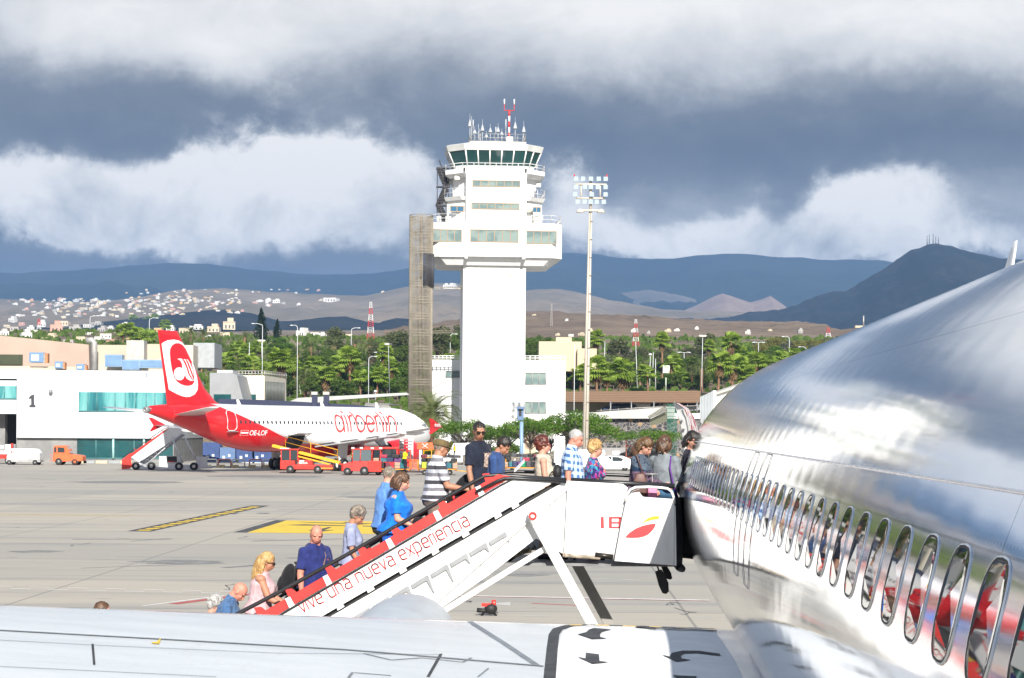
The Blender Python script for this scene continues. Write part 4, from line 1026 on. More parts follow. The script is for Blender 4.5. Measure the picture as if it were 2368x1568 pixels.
def backpack(name='backpack', m=None, s=1., label=None):
    def f(root, Mx, HM, hc, AR, T):
        q = MB(); q.ell((-.20*s, 0, 1.20), (.11*s, .16*s, .24*s), 16, 12); q.ell((-.29*s, 0, 1.12), (.05*s, .12*s, .12*s)); ex_build(q, Mx, name, m or cloth('black_nylon', (.015, .015, .018)), root)
        q = MB()
        for sy in (-1, 1): q.tube([(-.14, sy*.09, 1.43), (-.02, sy*.10, 1.47), (.09, sy*.11, 1.40), (.13, sy*.12, 1.25), (.05, sy*.15, 1.08), (-.12, sy*.14, 1.02)], .014, 6)
        ex_build(q, Mx, 'bag_strap', m or BLK, root)
    return f
H_BLACK = hairmat('black_hair', (.010, .008, .007), (.03, .022, .018)); H_BROWN = hairmat('brown_hair', (.035, .018, .010), (.14, .07, .035)); H_AUB = hairmat('auburn_hair', (.045, .010, .007), (.16, .035, .02))
H_WHITE = hairmat('white_hair', (.20, .195, .19), (.46, .45, .43)); H_BLOND = hairmat('blond_hair', (.26, .14, .045), (.55, .35, .14)); H_GREY = hairmat('grey_hair', (.09, .07, .055), (.28, .23, .18)); H_DKB = hairmat('dark_blond_hair', (.03, .016, .009), (.15, .08, .03))
DEN = cloth('blue_denim', (.05, .12, .22)); KHA = cloth('taupe_cotton', (.19, .145, .12)); DKT = cloth('dark_trousers', (.02, .022, .03)); BEI = cloth('beige_trousers', (.35, .28, .2))
M_ = SYM
# --- on the landing, left to right
person('man in sunglasses and dark navy t-shirt with a beige chest print', 1108, M_, 2.32, -36, 1.76, 'olive', 'm', 1.0, hyaw=-38, hpitch=6, armR=(6, 10, 8, 0), armL=(10, 8, 20, 0),
       shirt=cloth('navy_cotton', (.016, .020, .036)), trousers=DEN, hair='crop', hcol=H_BLACK, extras=(sunglasses(), 'stubble', patch_print((.55, .44, .37), (.16, .08, .06), -.06, .12, 1.17, 1.35)))
person('dark haired boy in a blue t-shirt looking down at a sheet of paper', 1140, M_, 2.32, -14, 1.60, 'tan', 'm', .88, lean=8, hyaw=-4, hpitch=30, armR=(12, 4, 74, 10), armL=(14, 4, 76, 10),
       shirt=cloth('blue_cotton', (.035, .075, .20)), trousers=DKT, hair='short', hcol=H_BLACK, extras=(patch_print((.65, .62, .68), (.30, .06, .12), -.11, .05, 1.03, 1.28),))
person('woman with short auburn hair and glasses in a beige sleeveless top', 1256, M_, 2.32, 4, 1.57, 'fair', 'f', 1.02, hyaw=0, hpitch=-2, armR=(6, 8, 14, 0), armL=(18, 6, 30, 20),
       shirt=cloth('beige_linen', (.52, .46, .37)), sleeve='none', trousers=BEI, hair='curly', hcol=H_AUB, extras=(glasses(), 'cowl', 'top'))
person('white haired man in a blue and white checked shirt, between two women', 1318, M_, 2.32, -8, 1.68, 'pink', 'm', 1.12, belly=.035, lean=4, hyaw=4, hpitch=14, armR=(0, 8, 6, 0), armL=(8, 6, 18, 0),
       shirt=cloth('checked_cotton', (.8, .8, .9), kind='plaid'), trousers=BEI, hair='crop', hcol=H_WHITE, extras=('collar',))
person('woman with short blond curls in a multicoloured floral blouse', 1374, M_, 2.32, 0, 1.53, 'fair', 'f', 1.18, hyaw=8, hpitch=8, armR=(8, 6, 64, 12), armL=(14, 6, 62, 20),
       shirt=cloth('floral_fabric', (.1, .1, .1), kind='floral'), trousers=DKT, hair='curly', hcol=H_BLOND, extras=('top',))
person('woman with long brown hair looking down, in a dark blue patterned blouse', 1474, M_-.15, 2.32, -30, 1.60, 'fair', 'f', 1.04, lean=7, hyaw=-6, hpitch=26, armR=(16, 8, 50, 14), armL=(20, 6, 60, 10),
       shirt=cloth('patterned_navy_fabric', (.02, .04, .08), kind='paisley'), sleeve='long', trousers=DKT, hair='long', hcol=H_DKB, extras=('top',))
person('woman seen from behind in a grey sweatshirt and blue jeans', 1537, M_, 2.32, 62, 1.60, 'fair', 'f', 1.08, hyaw=-12, hpitch=4, armR=(14, 12, 52, 10), armL=(14, 14, 56, 10),
       shirt=cloth('grey_jersey', (.20, .225, .245)), sleeve='long', trousers=DEN, hair='bob', hcol=H_BROWN, extras=('top', bag_strap([(-.05, -.12, 1.46), (-.13, -.14, 1.3), (-.12, -.19, 1.05), (.0, -.22, .85)], m=mat('purple_strap', (.10, .02, .22), .6))), hem=.07)
person('dark haired person in a black top stepping through the aircraft door', 1592, 24.85, 2.32, -10, 1.66, 'fair', 'f', 1.1, lean=4, hyaw=-48, hpitch=8,
       shirt=cloth('black_jersey', (.018, .016, .03)), sleeve='long', trousers=DKT, hair='bob', hcol=H_BLACK, extras=('top', bag_strap([(.02, .18, 1.44), (.0, .24, 1.2), (0, .25, .95)], m=mat('striped_strap', (.5, .08, .1), .6))))
# --- on the flight, top to bottom
person('man in an olive cap and a grey and white striped polo shirt', 1003, M_, treadz(1003)+.19, 14, 1.72, 'tan', 'm', 1.1, belly=.03, lean=7, hyaw=10, hpitch=4, armR=(26, 8, 62, -4), armL=(24, 6, 58, 0),
       shirt=cloth('striped_cotton', (.10, .10, .12), kind='stripe', sc=1.15), trousers=KHA, hair='crop', hcol=H_GREY, extras=(cap_hat((.16, .12, .055)), 'collar'))
person('man in a plain light blue shirt half hidden behind the woman in bright blue', 888, M_+.33, treadz(905)+.18, 26, 1.74, 'fair', 'm', 1.04, lean=6, hyaw=20, hpitch=6, armR=(2, 9, 12, 0),
       shirt=cloth('light_blue_cotton', (.12, .27, .60)), trousers=DKT, hair='crop', hcol=H_GREY, extras=('collar',))
person('brown haired woman in a bright blue blouse holding the rail', 912, M_-.15, treadz(915)+.2, -6, 1.66, 'fair', 'f', 1.5, belly=.07, lean=8, hyaw=0, hpitch=6, armR=(14, 10, 62, -6), armL=(24, 6, 50, 0),
       shirt=cloth('bright_blue_cotton', (.012, .17, .68)), trousers=cloth('bright_blue_skirt', (.02, .14, .58)), hair='bob', hcol=H_BROWN, extras=('top',))
person('woman with short grey-brown curls in a pale lilac t-shirt looking down', 812, M_, treadz(818)+.16, 0, 1.64, 'tan', 'f', 1.0, lean=3, hyaw=-10, hpitch=30, armR=(8, 8, 26, 0), armL=(16, 6, 40, 0),
       shirt=cloth('lilac_cotton', (.30, .33, .47)), trousers=DEN, hair='curly', hcol=H_GREY, extras=('top', bag_strap([(.09, .0, 1.40), (.12, 0, 1.34), (.13, 0, 1.22)], 'necklace', mat('dark_beads', (.03, .02, .02), .4), .006)))
person('shaven headed man in a navy t-shirt with a striped bag strap across his chest', 726, M_-.12, treadz(723)-.03, -40, 1.78, 'pink', 'm', 1.14, belly=.04, lean=5, hyaw=-36, hpitch=14, armR=(2, 10, 10, 0), armL=(14, 10, 24, 10),
       shirt=cloth('dark_blue_cotton', (.022, .030, .135)), trousers=DKT, hair='bald_crop', extras=(bag_strap([(.02, .10, 1.47), (.13, .06, 1.36), (.165, -.0, 1.24), (.17, -.07, 1.10), (.10, -.16, .98)], m=mat('green_red_strap', (.16, .10, .08), .7), r=.011), bag_strap([(.135, .09, 1.30), (.139, .09, 1.298)], 'emblem', mat('orange_print', (.7, .12, .04), .7), .02)))
person('person in a black t-shirt with a backpack, half hidden behind the man in navy', 687, M_+.35, treadz(690), 10, 1.68, 'fair', 'm', 1.05, lean=14, hyaw=6, hpitch=16, armR=(10, 8, 50, 0),
       shirt=cloth('black_cotton', (.015, .015, .017)), trousers=DEN, hair='short', hcol=H_BROWN, extras=(backpack(s=.9),))
person('woman with long blond hair in a pale pink sleeveless dress gripping the rail', 600, M_-.15, treadz(612)+.08, -4, 1.68, 'tan', 'f', 1.36, lean=9, hyaw=-2, hpitch=4, armR=(34, 8, 42, -4), armL=(28, 6, 44, 0),
       shirt=cloth('pale_pink_cotton', (.56, .38, .40)), sleeve='none', trousers=cloth('pink_skirt', (.54, .36, .38)), hair='longback', hcol=H_BLOND, extras=('top', sunglasses()))
person('bald man in a blue speckled shirt looking down near the foot of the stairs', 512, M_, treadz(535)+.04, -4, 1.76, 'pink', 'm', 1.16, belly=.03, lean=17, hyaw=-6, hpitch=26, armR=(14, 8, 34, 0),
       shirt=cloth('speckled_blue_cotton', (.07, .15, .30), (.45, .40, .28), 'speckle'), trousers=DKT, hair='bald', extras=('collar',))
person('white haired person at the very foot of the stairs, only the head showing', 476, M_+.3, treadz(497)-.12, 4, 1.66, 'fair', 'f', 1.0, lean=10, hyaw=0, hpitch=12,
       shirt=cloth('white_cotton', (.6, .6, .6)), trousers=BEI, hair='curly', hcol=H_WHITE, extras=('top',))
person('brown haired person on the apron, only the crown of the head showing over the wing', 240, M_-.2, 0.02, 10, 1.72, 'fair', 'm', 1.0, shirt=cloth('grey_cotton', (.2, .2, .22)), trousers=DKT, hair='short', hcol=H_BROWN, group='people on the apron', step=False)
# things they carry
q = MB(); a = at(1190, 1092, M_-.30); b_ = at(1213, 1069, M_-.30); q.prism([a, b_, b_+Vector((.0, .20, .03)), a+Vector((.0, .20, .03))], (-.006, 0, .006)); 
tag(q.build('paper_sheet', mat('white_paper', (.8, .8, .8), .8, 0, 0)), 'folded white sheet of paper in the boy\'s hands', 'paper')
t = thing('backpack', 'big black backpack on the flight between the striped shirt man and the man in sunglasses', 'backpack', at(1075, 1150, M_+.1))
q = MB(); q.ell((0, 0, .05), (.17, .15, .30), 18, 12, Matrix.Rotation(R_(28), 4, 'Y')); q.ell((-.13, -.02, -.02), (.09, .12, .17), 14, 10, Matrix.Rotation(R_(28), 4, 'Y')); q.build('bag_body', cloth('black_nylon', (.015, .015, .018)), t)
q = MB(); q.tube([(.05, -.14, .30), (.14, -.15, .12), (.12, -.15, -.1)], .015, 6); q.tube([(-.14, -.14, .12), (-.18, -.12, -.02)], .01, 5); q.build('strap', mat('olive_webbing', (.10, .12, .03), .7), t)
q = MB(); q.ell((-.14, -.16, .0), (.018, .018, .03)); q.build('tag', mat('red_tag', (.6, .03, .05), .5), t)
t = thing('trolley_case', 'dark wheeled case with a telescopic handle held by the striped shirt man', 'suitcase', at(1030, 1260, M_+.1))
q = MB(); q.box((-.14, -.2, -.25), (.14, .2, .22)); q.build('case_body', cloth('black_nylon', (.015, .015, .018)), t, bevel=.03)
q = MB(); q.tube([(-.02, -.09, .2), (.02, -.09, .72), (.02, .09, .72), (-.02, .09, .2)], .009, 6); q.build('handle', ALUR, t)
q = MB(); q.tube([(.02, -.10, .725), (.02, .10, .725)], .02, 8); q.build('grip', mat('blue_plastic', (.03, .08, .5), .4), t)
t = thing('shoulder_bag', 'brown leather shoulder bag hanging from the long haired woman on the landing', 'bag', at(1480, 1105, M_-.42))
q = MB(); q.loft([[(x*w, y*.06, z_) for x, y in ((-1, -1), (1, -1), (1, 1), (-1, 1))] for z_, w in ((-.26, .06), (-.18, .09), (-.04, .085), (.06, .05))]); q.build('bag_body', mat('brown_leather', (.12, .055, .045), .5, 0, .15, 8), t, bevel=.02)
q = MB(); q.tube([(.04, 0, .05), (-.03, .02, .25), (-.09, .10, .40)], .009, 5); q.build('strap', mat('brown_leather'), t)
t = thing('handbag', 'small black handbag between the woman in beige and the man in the checked shirt', 'bag', at(1289, 1092, M_-.1))
q = MB(); q.ell((0, 0, 0), (.06, .09, .10)); q.build('bag_body', BLK, t); q = MB(); q.tube([(-.12, 0, -.08), (-.08, -.02, .0), (-.01, 0, .03)], .009, 5); q.build('strap', BLK, t)
t = thing('coat', 'black coat carried over the arm of the woman in bright blue', 'coat', at(976, 1215, M_-.05))
q = MB(); q.ell((0, 0, 0), (.14, .12, .10), 14, 10, Matrix.Rotation(R_(30), 4, 'Y')); q.ell((-.05, -.03, -.08), (.10, .1, .12)); o_ = q.build('cloth_bundle', cloth('black_cotton', (.015, .015, .017)), t)
t = thing('wheeled_case', 'pink cabin case standing beside the jeans of the woman in grey', 'suitcase', at(1507, 1180, M_-.35))
q = MB(); q.box((-.06, -.14, -.5), (.06, .14, .30)); q.build('case_body', mat('pink_nylon', (.75, .25, .42), .5, 0, .15, 6), t, bevel=.02); q = MB(); q.tube([(-.09, -.08, .46), (.07, -.08, .46)], .012, 6); q.tube([(0, -.08, .25), (0, -.08, .46)], .008, 6); q.build('handle', WDK, t)
# ================================================================ painted lines on the apron
AY = mat('apron_yellow', (.74, .50, .03), .6, 0, .12, 2); AYF = mat('faded_yellow', (.48, .38, .20), .7, 0, .15, 2); AB = mat('apron_black', (.06, .06, .062), .75, 0, .25, 3)
AW = mat('apron_white', (.72, .72, .70), .7, 0, .15, 3); AWF = mat('faded_white', (.52, .51, .48), .7, 0, .15, 3); AR_ = mat('apron_red', (.42, .09, .08), .7, 0, .2, 3)
def gpoly(name, pts, m, z=.004):
    mb = MB(); mb.poly([gnd(x, y, z) for x, y in pts]); tag(mb.build(name, m), kind='structure')
def gline(name, a, b, w, m, z=.004):
    A, B = gnd(*a, z), gnd(*b, z); t = (B-A).normalized(); n = Vector((-t.y, t.x, 0))*w/2; mb = MB(); mb.poly([A+n, A-n, B-n, B+n]); tag(mb.build(name, m), kind='structure')
# stand number board painted on the ground
gpoly('painted_marking', [(539, 1231), (637, 1203), (662, 1203.5), (571, 1231.5)], AB)
gpoly('painted_marking', [(571, 1231.5), (662, 1203.5), (980, 1207), (1000, 1236)], AY)
z6 = lambda x, y: ((750+x/2.613)*.6167, (1800+y/2.613)*.6167)
for P in ([(860,439),(1020,434),(1500,447),(1500,452),(1030,444),(940,443)], [(940,409),(1320,419),(1560,424),(1560,428),(1300,425),(1010,414)], [(1060,486),(1110,496),(1260,461),(1290,463),(1210,492),(1330,488),(1180,506),(1085,500)], [(1510,436),(1600,424),(1700,424),(1590,434)], [(1590,450),(1750,446),(1750,456),(1600,455)], [(1400,412),(1540,408),(1560,412),(1430,418)]):
    gpoly('painted_marking', [z6(*p) for p in P], AB, .008)
# yellow and black dashed line
n = 15
for k in range(n):
    t0, t1 = k/n, (k+.58)/n; a, b = (330, 1227), (598, 1170)
    P0 = (a[0]+(b[0]-a[0])*t0, a[1]+(b[1]-a[1])*t0); P1 = (a[0]+(b[0]-a[0])*t1, a[1]+(b[1]-a[1])*t1)
    gline('dash', P0, P1, .5, AY, .008)
gline('painted_line', (322, 1228.5), (602, 1169), .95, AB)
gline('painted_line', (-80, 1187.5), (420, 1193), .30, AYF); gline('painted_line', (-80, 1190.5), (300, 1193.5), .14, AY); gline('painted_line', (500, 1194), (2000, 1200), .16, AYF)
gline('painted_line', (-80, 1128), (1160, 1136), .2, AWF); gline('painted_line', (-80, 1213), (880, 1216), .1, AWF); gline('painted_line', (200, 1160), (1130, 1171), .1, AWF)
# white zigzag road edge
k = 0; x = -20.0
while x < 590:
    y = 1358+(x)*.022; gline('zigzag_dash', (x, y+(2.4 if k % 2 else -2.4)+0), (x+46, y+1.0+(2.4 if k % 2 else -2.4)), .085, AW); x += 44; k += 1
gline('painted_line', (400, 1396.5), (592, 1372), .28, AR_); gline('painted_line', (330, 1401), (520, 1376.5), .09, AW)
gline('painted_line', (1000, 1376), (1640, 1388), .17, AW); gline('painted_line', (1000, 1377.3), (1640, 1389.3), .07, AR_, .008)
for a, b in (((905, 1420), (955, 1421)), ((1210, 1424), (1270, 1424.5)), ((1400, 1430), (1445, 1430)), ((1480, 1432), (1510, 1432.2)), ((1610, 1430), (1650, 1430)), ((270, 1430*.0+1290), (180, 1288)), ((300, 1303), (360, 1300)), ((1350, 1338), (1480, 1341)), ((540, 1262), (700, 1264)), ((60, 1150), (180, 1148)), ((640, 1100), (820, 1104)), ((780, 1125), (890, 1124))):
    gline('painted_line', a, b, .1, AWF)
gline('painted_line', (1230, 1395), (1340, 1400), .12, AR_); gpoly('painted_marking', [(1130, 1396), (1180, 1392), (1180, 1400)], AWF)
# manhole cover, tyre scuffs, cracks
for cx, cy, w, h in ((532, 1188, 22, 1.6), (608, 1187, 18, 1.3)): gpoly('service_cover', [(cx-w, cy), (cx-w*.4, cy-h), (cx+w, cy-h*.6), (cx+w*.5, cy+h)], mat('cover_iron', (.14, .14, .14), .6))
rnd = random.Random(5)
for cx, cy in ((905, 1390), (540, 1350), (1545, 1395), (210, 1255), (1560, 1405), (1080, 1392), (575, 1240), (1135, 1405)):
    p = gnd(cx, cy, .006); P = [p.copy()]
    for _ in range(7): P.append(P[-1]+Vector((rnd.uniform(-.15, .2), rnd.uniform(-.6, .25), 0)))
    mb = MB()
    for a, b in zip(P, P[1:]):
        t = (b-a).normalized(); nn = Vector((-t.y, t.x, 0))*.014; mb.poly([a+nn, a-nn, b-nn, b+nn])
    tag(mb.build('crack', mat('crack_tar', (.09, .09, .09), .8)), kind='structure')
TY = mat('tyre_mark', (.17, .17, .165), .85, 0, .3, 1)
rt = random.Random(8)
for i in range(26):
    x = rt.uniform(-50, 1500); y = rt.choice((1098, 1106, 1115, 1128, 1142, 1180, 1250, 1310)); L = rt.uniform(60, 320); gline('tyre_mark', (x, y+rt.uniform(-4, 4)), (x+L, y+rt.uniform(-6, 6)), rt.uniform(.12, .35), TY, .002)
for cx, cy, r in ((420, 1300, 1.0), (1210, 1330, .5), (700, 1290, .35), (900, 1150, 2.2), (300, 1115, 3.0), (620, 1102, 3.5), (80, 1275, .6), (1120, 1345, .25)):
    p = gnd(cx, cy, .003); q = MB(); q.poly([p+Vector((r*math.cos(a)*rt.uniform(.7, 1.2)*1.4, r*math.sin(a)*rt.uniform(.7, 1.2), 0)) for a in [2*math.pi*k/16 for k in range(16)]]); tag(q.build('oil_stain', mat('oil_stain', (.21, .205, .19), .7, 0, .3, 2)), kind='structure')
# ================================================================ red and white airliner parked across the apron
NX, NY = -8.3, 187.5; HD = math.atan2(.815, .580)
AL = thing('parked_airliner', 'red and white passenger airliner parked in front of the terminal with its hold open', 'airliner', (NX, NY, 0), HD)
ST_ = [(0, .05, .05, 3.2), (.12, .32, .32, 3.2), (.35, .58, .58, 3.22), (.9, 1.0, .97, 3.34), (1.8, 1.42, 1.36, 3.5), (3, 1.74, 1.69, 3.64), (4.5, 1.98, 1.91, 3.76), (6, 2.07, 1.975, 3.8), (24, 2.07, 1.975, 3.8), (26, 2.02, 1.92, 3.86), (28, 1.86, 1.76, 4.04), (30, 1.6, 1.48, 4.33), (32, 1.28, 1.17, 4.64), (34, .95, .85, 4.93), (36, .6, .52, 5.17), (37.2, .38, .34, 5.28), (37.6, .27, .24, 5.3)]
def ast(d): return [float(np.interp(d, [q[0] for q in ST_], [q[i] for q in ST_])) for i in (1, 2, 3)]
def aside(d, z, out=.0, side=-1):
    rz, ry, zc = ast(d); k = max(-.999, min(.999, (z-zc)/rz)); return Vector((-d, side*(ry*math.sqrt(1-k*k)+out), z))
def livery():
    def fn(g, b):
        o = g.obj(); x, y, z = g.sep(o); d = g.m('DIVIDE', g.m('MULTIPLY', x, -1), 38.0)
        pts = [(0, .0), (5/38, .0), (7.5/38, 1.95), (9.5/38, 2.3), (17/38, 2.35), (20.8/38, 2.6), (23.7/38, 3.35), (26.5/38, 4.35), (29/38, 5.3), (30.6/38, 5.95), (31.6/38, 7), (1, 9)]
        f = g.ramp(d, [(p, (v/10,)*3) for p, v in pts]); red = g.m('GREATER_THAN', g.m('MULTIPLY', f, 10), z)
        edge = g.m('LESS_THAN', g.m('ABSOLUTE', g.m('SUBTRACT', g.m('MULTIPLY', f, 10), z)), .07)
        c = g.mix(red, (.80, .80, .80), (.60, .012, .018)); c = g.mix(edge, c, (.6, .58, .58))
        dirt = g.noise(g.vm('MULTIPLY', o, (.4, 1, 1)), 1.2, 5, .6); c = g.mix(g.m('MULTIPLY', g.sstep(dirt, .5, .8), .12), c, (.3, .28, .27))
        seam = g.m('GREATER_THAN', g.m('ABSOLUTE', g.m('SUBTRACT', g.m('FRACT', g.m('DIVIDE', x, 3.2)), .5)), .495)
        c = g.mix(g.m('MULTIPLY', seam, .25), c, (.3, .3, .3))
        g.put(b.inputs['Base Color'], c); b.inputs['Roughness'].default_value = .28; b.inputs['Coat Weight'].default_value = .4
    return nmat('airliner_livery', fn)
LIV = livery(); ARED = mat('airliner_red', (.60, .012, .018), .3, 0, .04, .5, coat=.4); AWH = mat('airliner_white', (.78, .78, .78), .3, 0, .03, .5, coat=.3); AGR = mat('wing_grey', (.50, .51, .52), .4, .1, .08, .8)
AGL = mat('airliner_glass', (.03, .035, .045), .1); LTR = mat('title_red', (.62, .05, .05), .45, 0, .03)
ds = sorted(set([q[0] for q in ST_]+[1.3, 2.4, 3.7, 5.2]+list(range(7, 37))))
mb = MB(); mb.loft([[Vector((-d, ry*math.cos(2*math.pi*k/48), zc+rz*math.sin(2*math.pi*k/48))) for k in range(48)] for d in ds for rz, ry, zc in [ast(d)]]); mb.build('fuselage', LIV, AL)
mb = MB(); mb.loft([[Vector((-d, r*math.cos(2*math.pi*k/16), 5.3+r*math.sin(2*math.pi*k/16))) for k in range(16)] for d, r in ((37.5, .27), (37.95, .25), (38.0, .16), (37.8, .14))]); mb.build('tail_exhaust', WDK, AL)
for side in (-1, 1):
    for k in range(42):
        d = 6.6+k*.53
        if d > 28.6: break
        c = aside(d, 4.36, .012, side); mb = MB(); P = []
        for j in range(10):
            a = 2*math.pi*j/10; P.append(aside(d+.115*math.cos(a), 4.36+.17*math.sin(a), .012, side))
        mb.poly(P if side < 0 else P[::-1]); w = mb.build('window', AGL, AL)
mb = MB()
for s_ in (-1, 1):
    for a in ((1.75, 2.35, 3.98, 4.42), (2.42, 2.95, 4.10, 4.62)):
        mb.poly([aside(a[0], a[2], .012, s_), aside(a[1], a[2]+.1, .012, s_), aside(a[1], a[3], .012, s_), aside(a[0]+.15, a[3]-.12, .012, s_)])
mb.build('cockpit_window', AGL, AL)
def aline(mb, pts, w=.035, side=-1): mb.tube([aside(d, z, .01, side) for d, z in pts], w, 4, cap=False)
def rrect(d0, d1, z0, z1, c=.22):
    return [(d0, z0+c), (d0, (z0+z1)/2), (d0, z1-c), (d0+c, z1), (d1-c, z1), (d1, z1-c), (d1, (z0+z1)/2), (d1, z0+c), (d1-c, z0), (d0+c, z0), (d0, z0+c)]
mb = MB(); aline(mb, rrect(28.75, 29.75, 3.62, 5.35), .035); mb.build('rear_door', AWH, AL)
mb = MB(); aline(mb, rrect(4.6, 5.5, 3.3, 5.15), .02); mb.build('front_door', WDK, AL)
mb = MB(); mb.box((-29.85, -1.75, 3.5), (-28.65, -1.5, 3.57)); mb.build('door_step', WDK, AL)
# hold door
mb = MB(); mb.add([aside(20.3+2.2*i/6, 1.95+1.35*j/6, .03) for j in range(7) for i in range(7)], [(j*7+i, j*7+i+1, j*7+i+8, j*7+i+7) for j in range(6) for i in range(6)]); mb.build('hold_opening', mat('hold_dark', (.012, .012, .015), .8), AL)
mb = MB(); mb.prism([(-20.4, -1.95, 3.2), (-22.4, -1.9, 3.2), (-22.4, -3.0, 3.42), (-20.4, -3.05, 3.42)], (0, 0, .07)); mb.tube([(-20.5, -1.9, 3.0), (-20.5, -2.9, 3.4)], .03, 6); mb.build('hold_door', AWH, AL)
mb = MB(); mb.prism([(-15.9, -2.9, 3.3), (-20.3, -3.0, 3.3), (-20.3, -2.1, 3.3), (-17.2, -2.2, 3.3)], (0, 0, .07))
# lettering, registration
st_, W = lettering('airberlin', GA, .02); k = 9.1/W; mb = MB()
for s_ in st_: stroke_quads(mb, s_, .115, lambda x, y: aside(16.2-x*k, 3.62+y*1.42, .05))
mb.build('lettering', LTR, AL)
mb = MB(); put_text(mb, 'OE-LOF', lambda x, y: aside(27.3-x, 3.2+y, .02), 0, 0, 2.05, .46, .02); mb.build('lettering', AWH, AL)
for z0, z1, m_ in ((3.22, 3.36, ARED), (3.36, 3.50, AWH), (3.50, 3.64, ARED)):
    mb = MB(); mb.poly([aside(28.25, z0, .018), aside(27.45, z0, .018), aside(27.45, z1, .018), aside(28.25, z1, .018)]); mb.build('flag', m_, AL)
mb = MB(); mb.poly([aside(28.28, 3.2, .016), aside(27.42, 3.2, .016), aside(27.42, 3.66, .016), aside(28.28, 3.66, .016)]); mb.build('flag', AWH, AL)
# fin : outline (d, z) with thickness
FO = [(28.4, 5.75), (29.6, 6.05), (31.0, 7.2), (34.25, 11.85), (36.55, 11.98), (35.9, 8.6), (35.35, 5.45), (30, 5.4)]
def fin_le(z): return float(np.interp(z, [5.6, 6.05, 7.2, 11.9], [28.0, 29.6, 31.0, 34.25]))
def fin_te(z): return float(np.interp(z, [5.4, 11.98], [35.35, 36.55]))
mb = MB(); rings = []
for z in (5.2, 5.7, 6.05, 6.6, 7.2, 8.5, 10, 11.4, 11.85, 11.95):
    l, t = fin_le(z), fin_te(z); n = 18; th = .32*(1-.5*(z-5.2)/6.8)*(1 if z < 11.9 else .5); P = []
    for k in range(n):
        a = 2*math.pi*k/n; c = .5-.5*math.cos(a); P.append(Vector((-(l+(t-l)*c), th*math.sin(a)*(1-.45*c), z)))
    rings.append(P)
mb.loft(rings); FIN = mb.build('fin', ARED, AL)
def fsurf(d, z, out=.01):
    l, t = fin_le(z), fin_te(z); c = min(.999, max(.001, (d-l)/(t-l))); th = .32*(1-.5*(z-5.2)/6.8); a = math.acos(1-2*c); return Vector((-d, -(th*math.sin(a)*(1-.45*c)+out), z))
# picture coordinates of the fin emblem -> (d,z) on the fin plane
def fpx(zx, zy):
    px, py = zx/2.368*.6167, (1200+zy/2.368)*.6167
    r = ray(px, py); n_ = Vector((math.sin(HD), -math.cos(HD), 0)); P0 = Vector((NX, NY, 0)); t = (P0-CAMP).dot(n_)/r.dot(n_); w = CAMP+r*t
    return (P0-w).dot(Vector((math.cos(HD), math.sin(HD), 0))), w.z
def fan_patch(name, outline, m, out, parent=FIN, holes=None):
    """outline in enlargement pixels, filled on the fin surface"""
    bm = bmesh.new(); dz = [fpx(*p) for p in outline]
    vs = [bm.verts.new((d, z, 0)) for d, z in dz]; es = [bm.edges.new((vs[i], vs[(i+1) % len(vs)])) for i in range(len(vs))]
    bmesh.ops.triangle_fill(bm, use_beauty=True, edges=es); 
    for _ in range(3): bmesh.ops.subdivide_edges(bm, edges=[e for e in bm.edges if e.calc_length() > .35], cuts=1); bmesh.ops.triangulate(bm, faces=bm.faces[:])
    bm.verts.index_update(); q = MB(); q.add([fsurf(v.co.x, v.co.y, out) for v in bm.verts], [tuple(v.index for v in f.verts) for f in bm.faces]); bm.free(); q.build(name, m, parent)
fan_patch('fin_emblem', [(1430,212),(1445,197),(1480,180),(1530,174),(1575,182),(1610,200),(1622,208),(1655,265),(1695,345),(1722,430),(1738,510),(1744,570),(1738,620),(1712,660),(1672,681),(1640,684),(1600,676),(1555,655),(1520,635),(1492,618),(1480,540),(1462,430),(1445,320)], AWH, .012)
fan_patch('fin_emblem', [(1497,290),(1500,255),(1516,225),(1545,207),(1580,206),(1612,222),(1640,255),(1668,310),(1690,380),(1705,450),(1710,520),(1706,555),(1690,575),(1660,585),(1625,583),(1590,570),(1560,548),(1535,510),(1515,440),(1502,360)], ARED, .02)
fan_patch('fin_emblem', [(1560,345),(1590,342),(1615,352),(1632,380),(1645,430),(1665,495),(1690,530),(1706,538),(1672,540),(1640,520),(1625,490),(1612,520),(1592,535),(1565,534),(1543,515),(1532,480),(1536,445),(1555,425),(1580,420),(1603,428),(1600,390),(1585,360)], AWH, .028)
fan_patch('fin_emblem', [(1612,345),(1632,350),(1652,385),(1670,440),(1690,500),(1706,535),(1690,522),(1665,480),(1648,420),(1632,375)], AWH, .028)
fan_patch('fin_emblem', [(1640,348),(1655,352),(1675,385),(1695,430),(1700,460),(1704,500),(1690,470),(1672,420),(1655,375)], AWH, .028)
fan_patch('fin_emblem', [(1602,346),(1613,345),(1634,375),(1651,420),(1668,480),(1694,524),(1684,526),(1656,482),(1640,427),(1624,388)], ARED, .036)
fan_patch('fin_emblem', [(1631,350),(1641,349),(1658,375),(1675,420),(1693,470),(1703,507),(1694,510),(1682,472),(1663,427),(1647,382)], ARED, .036)
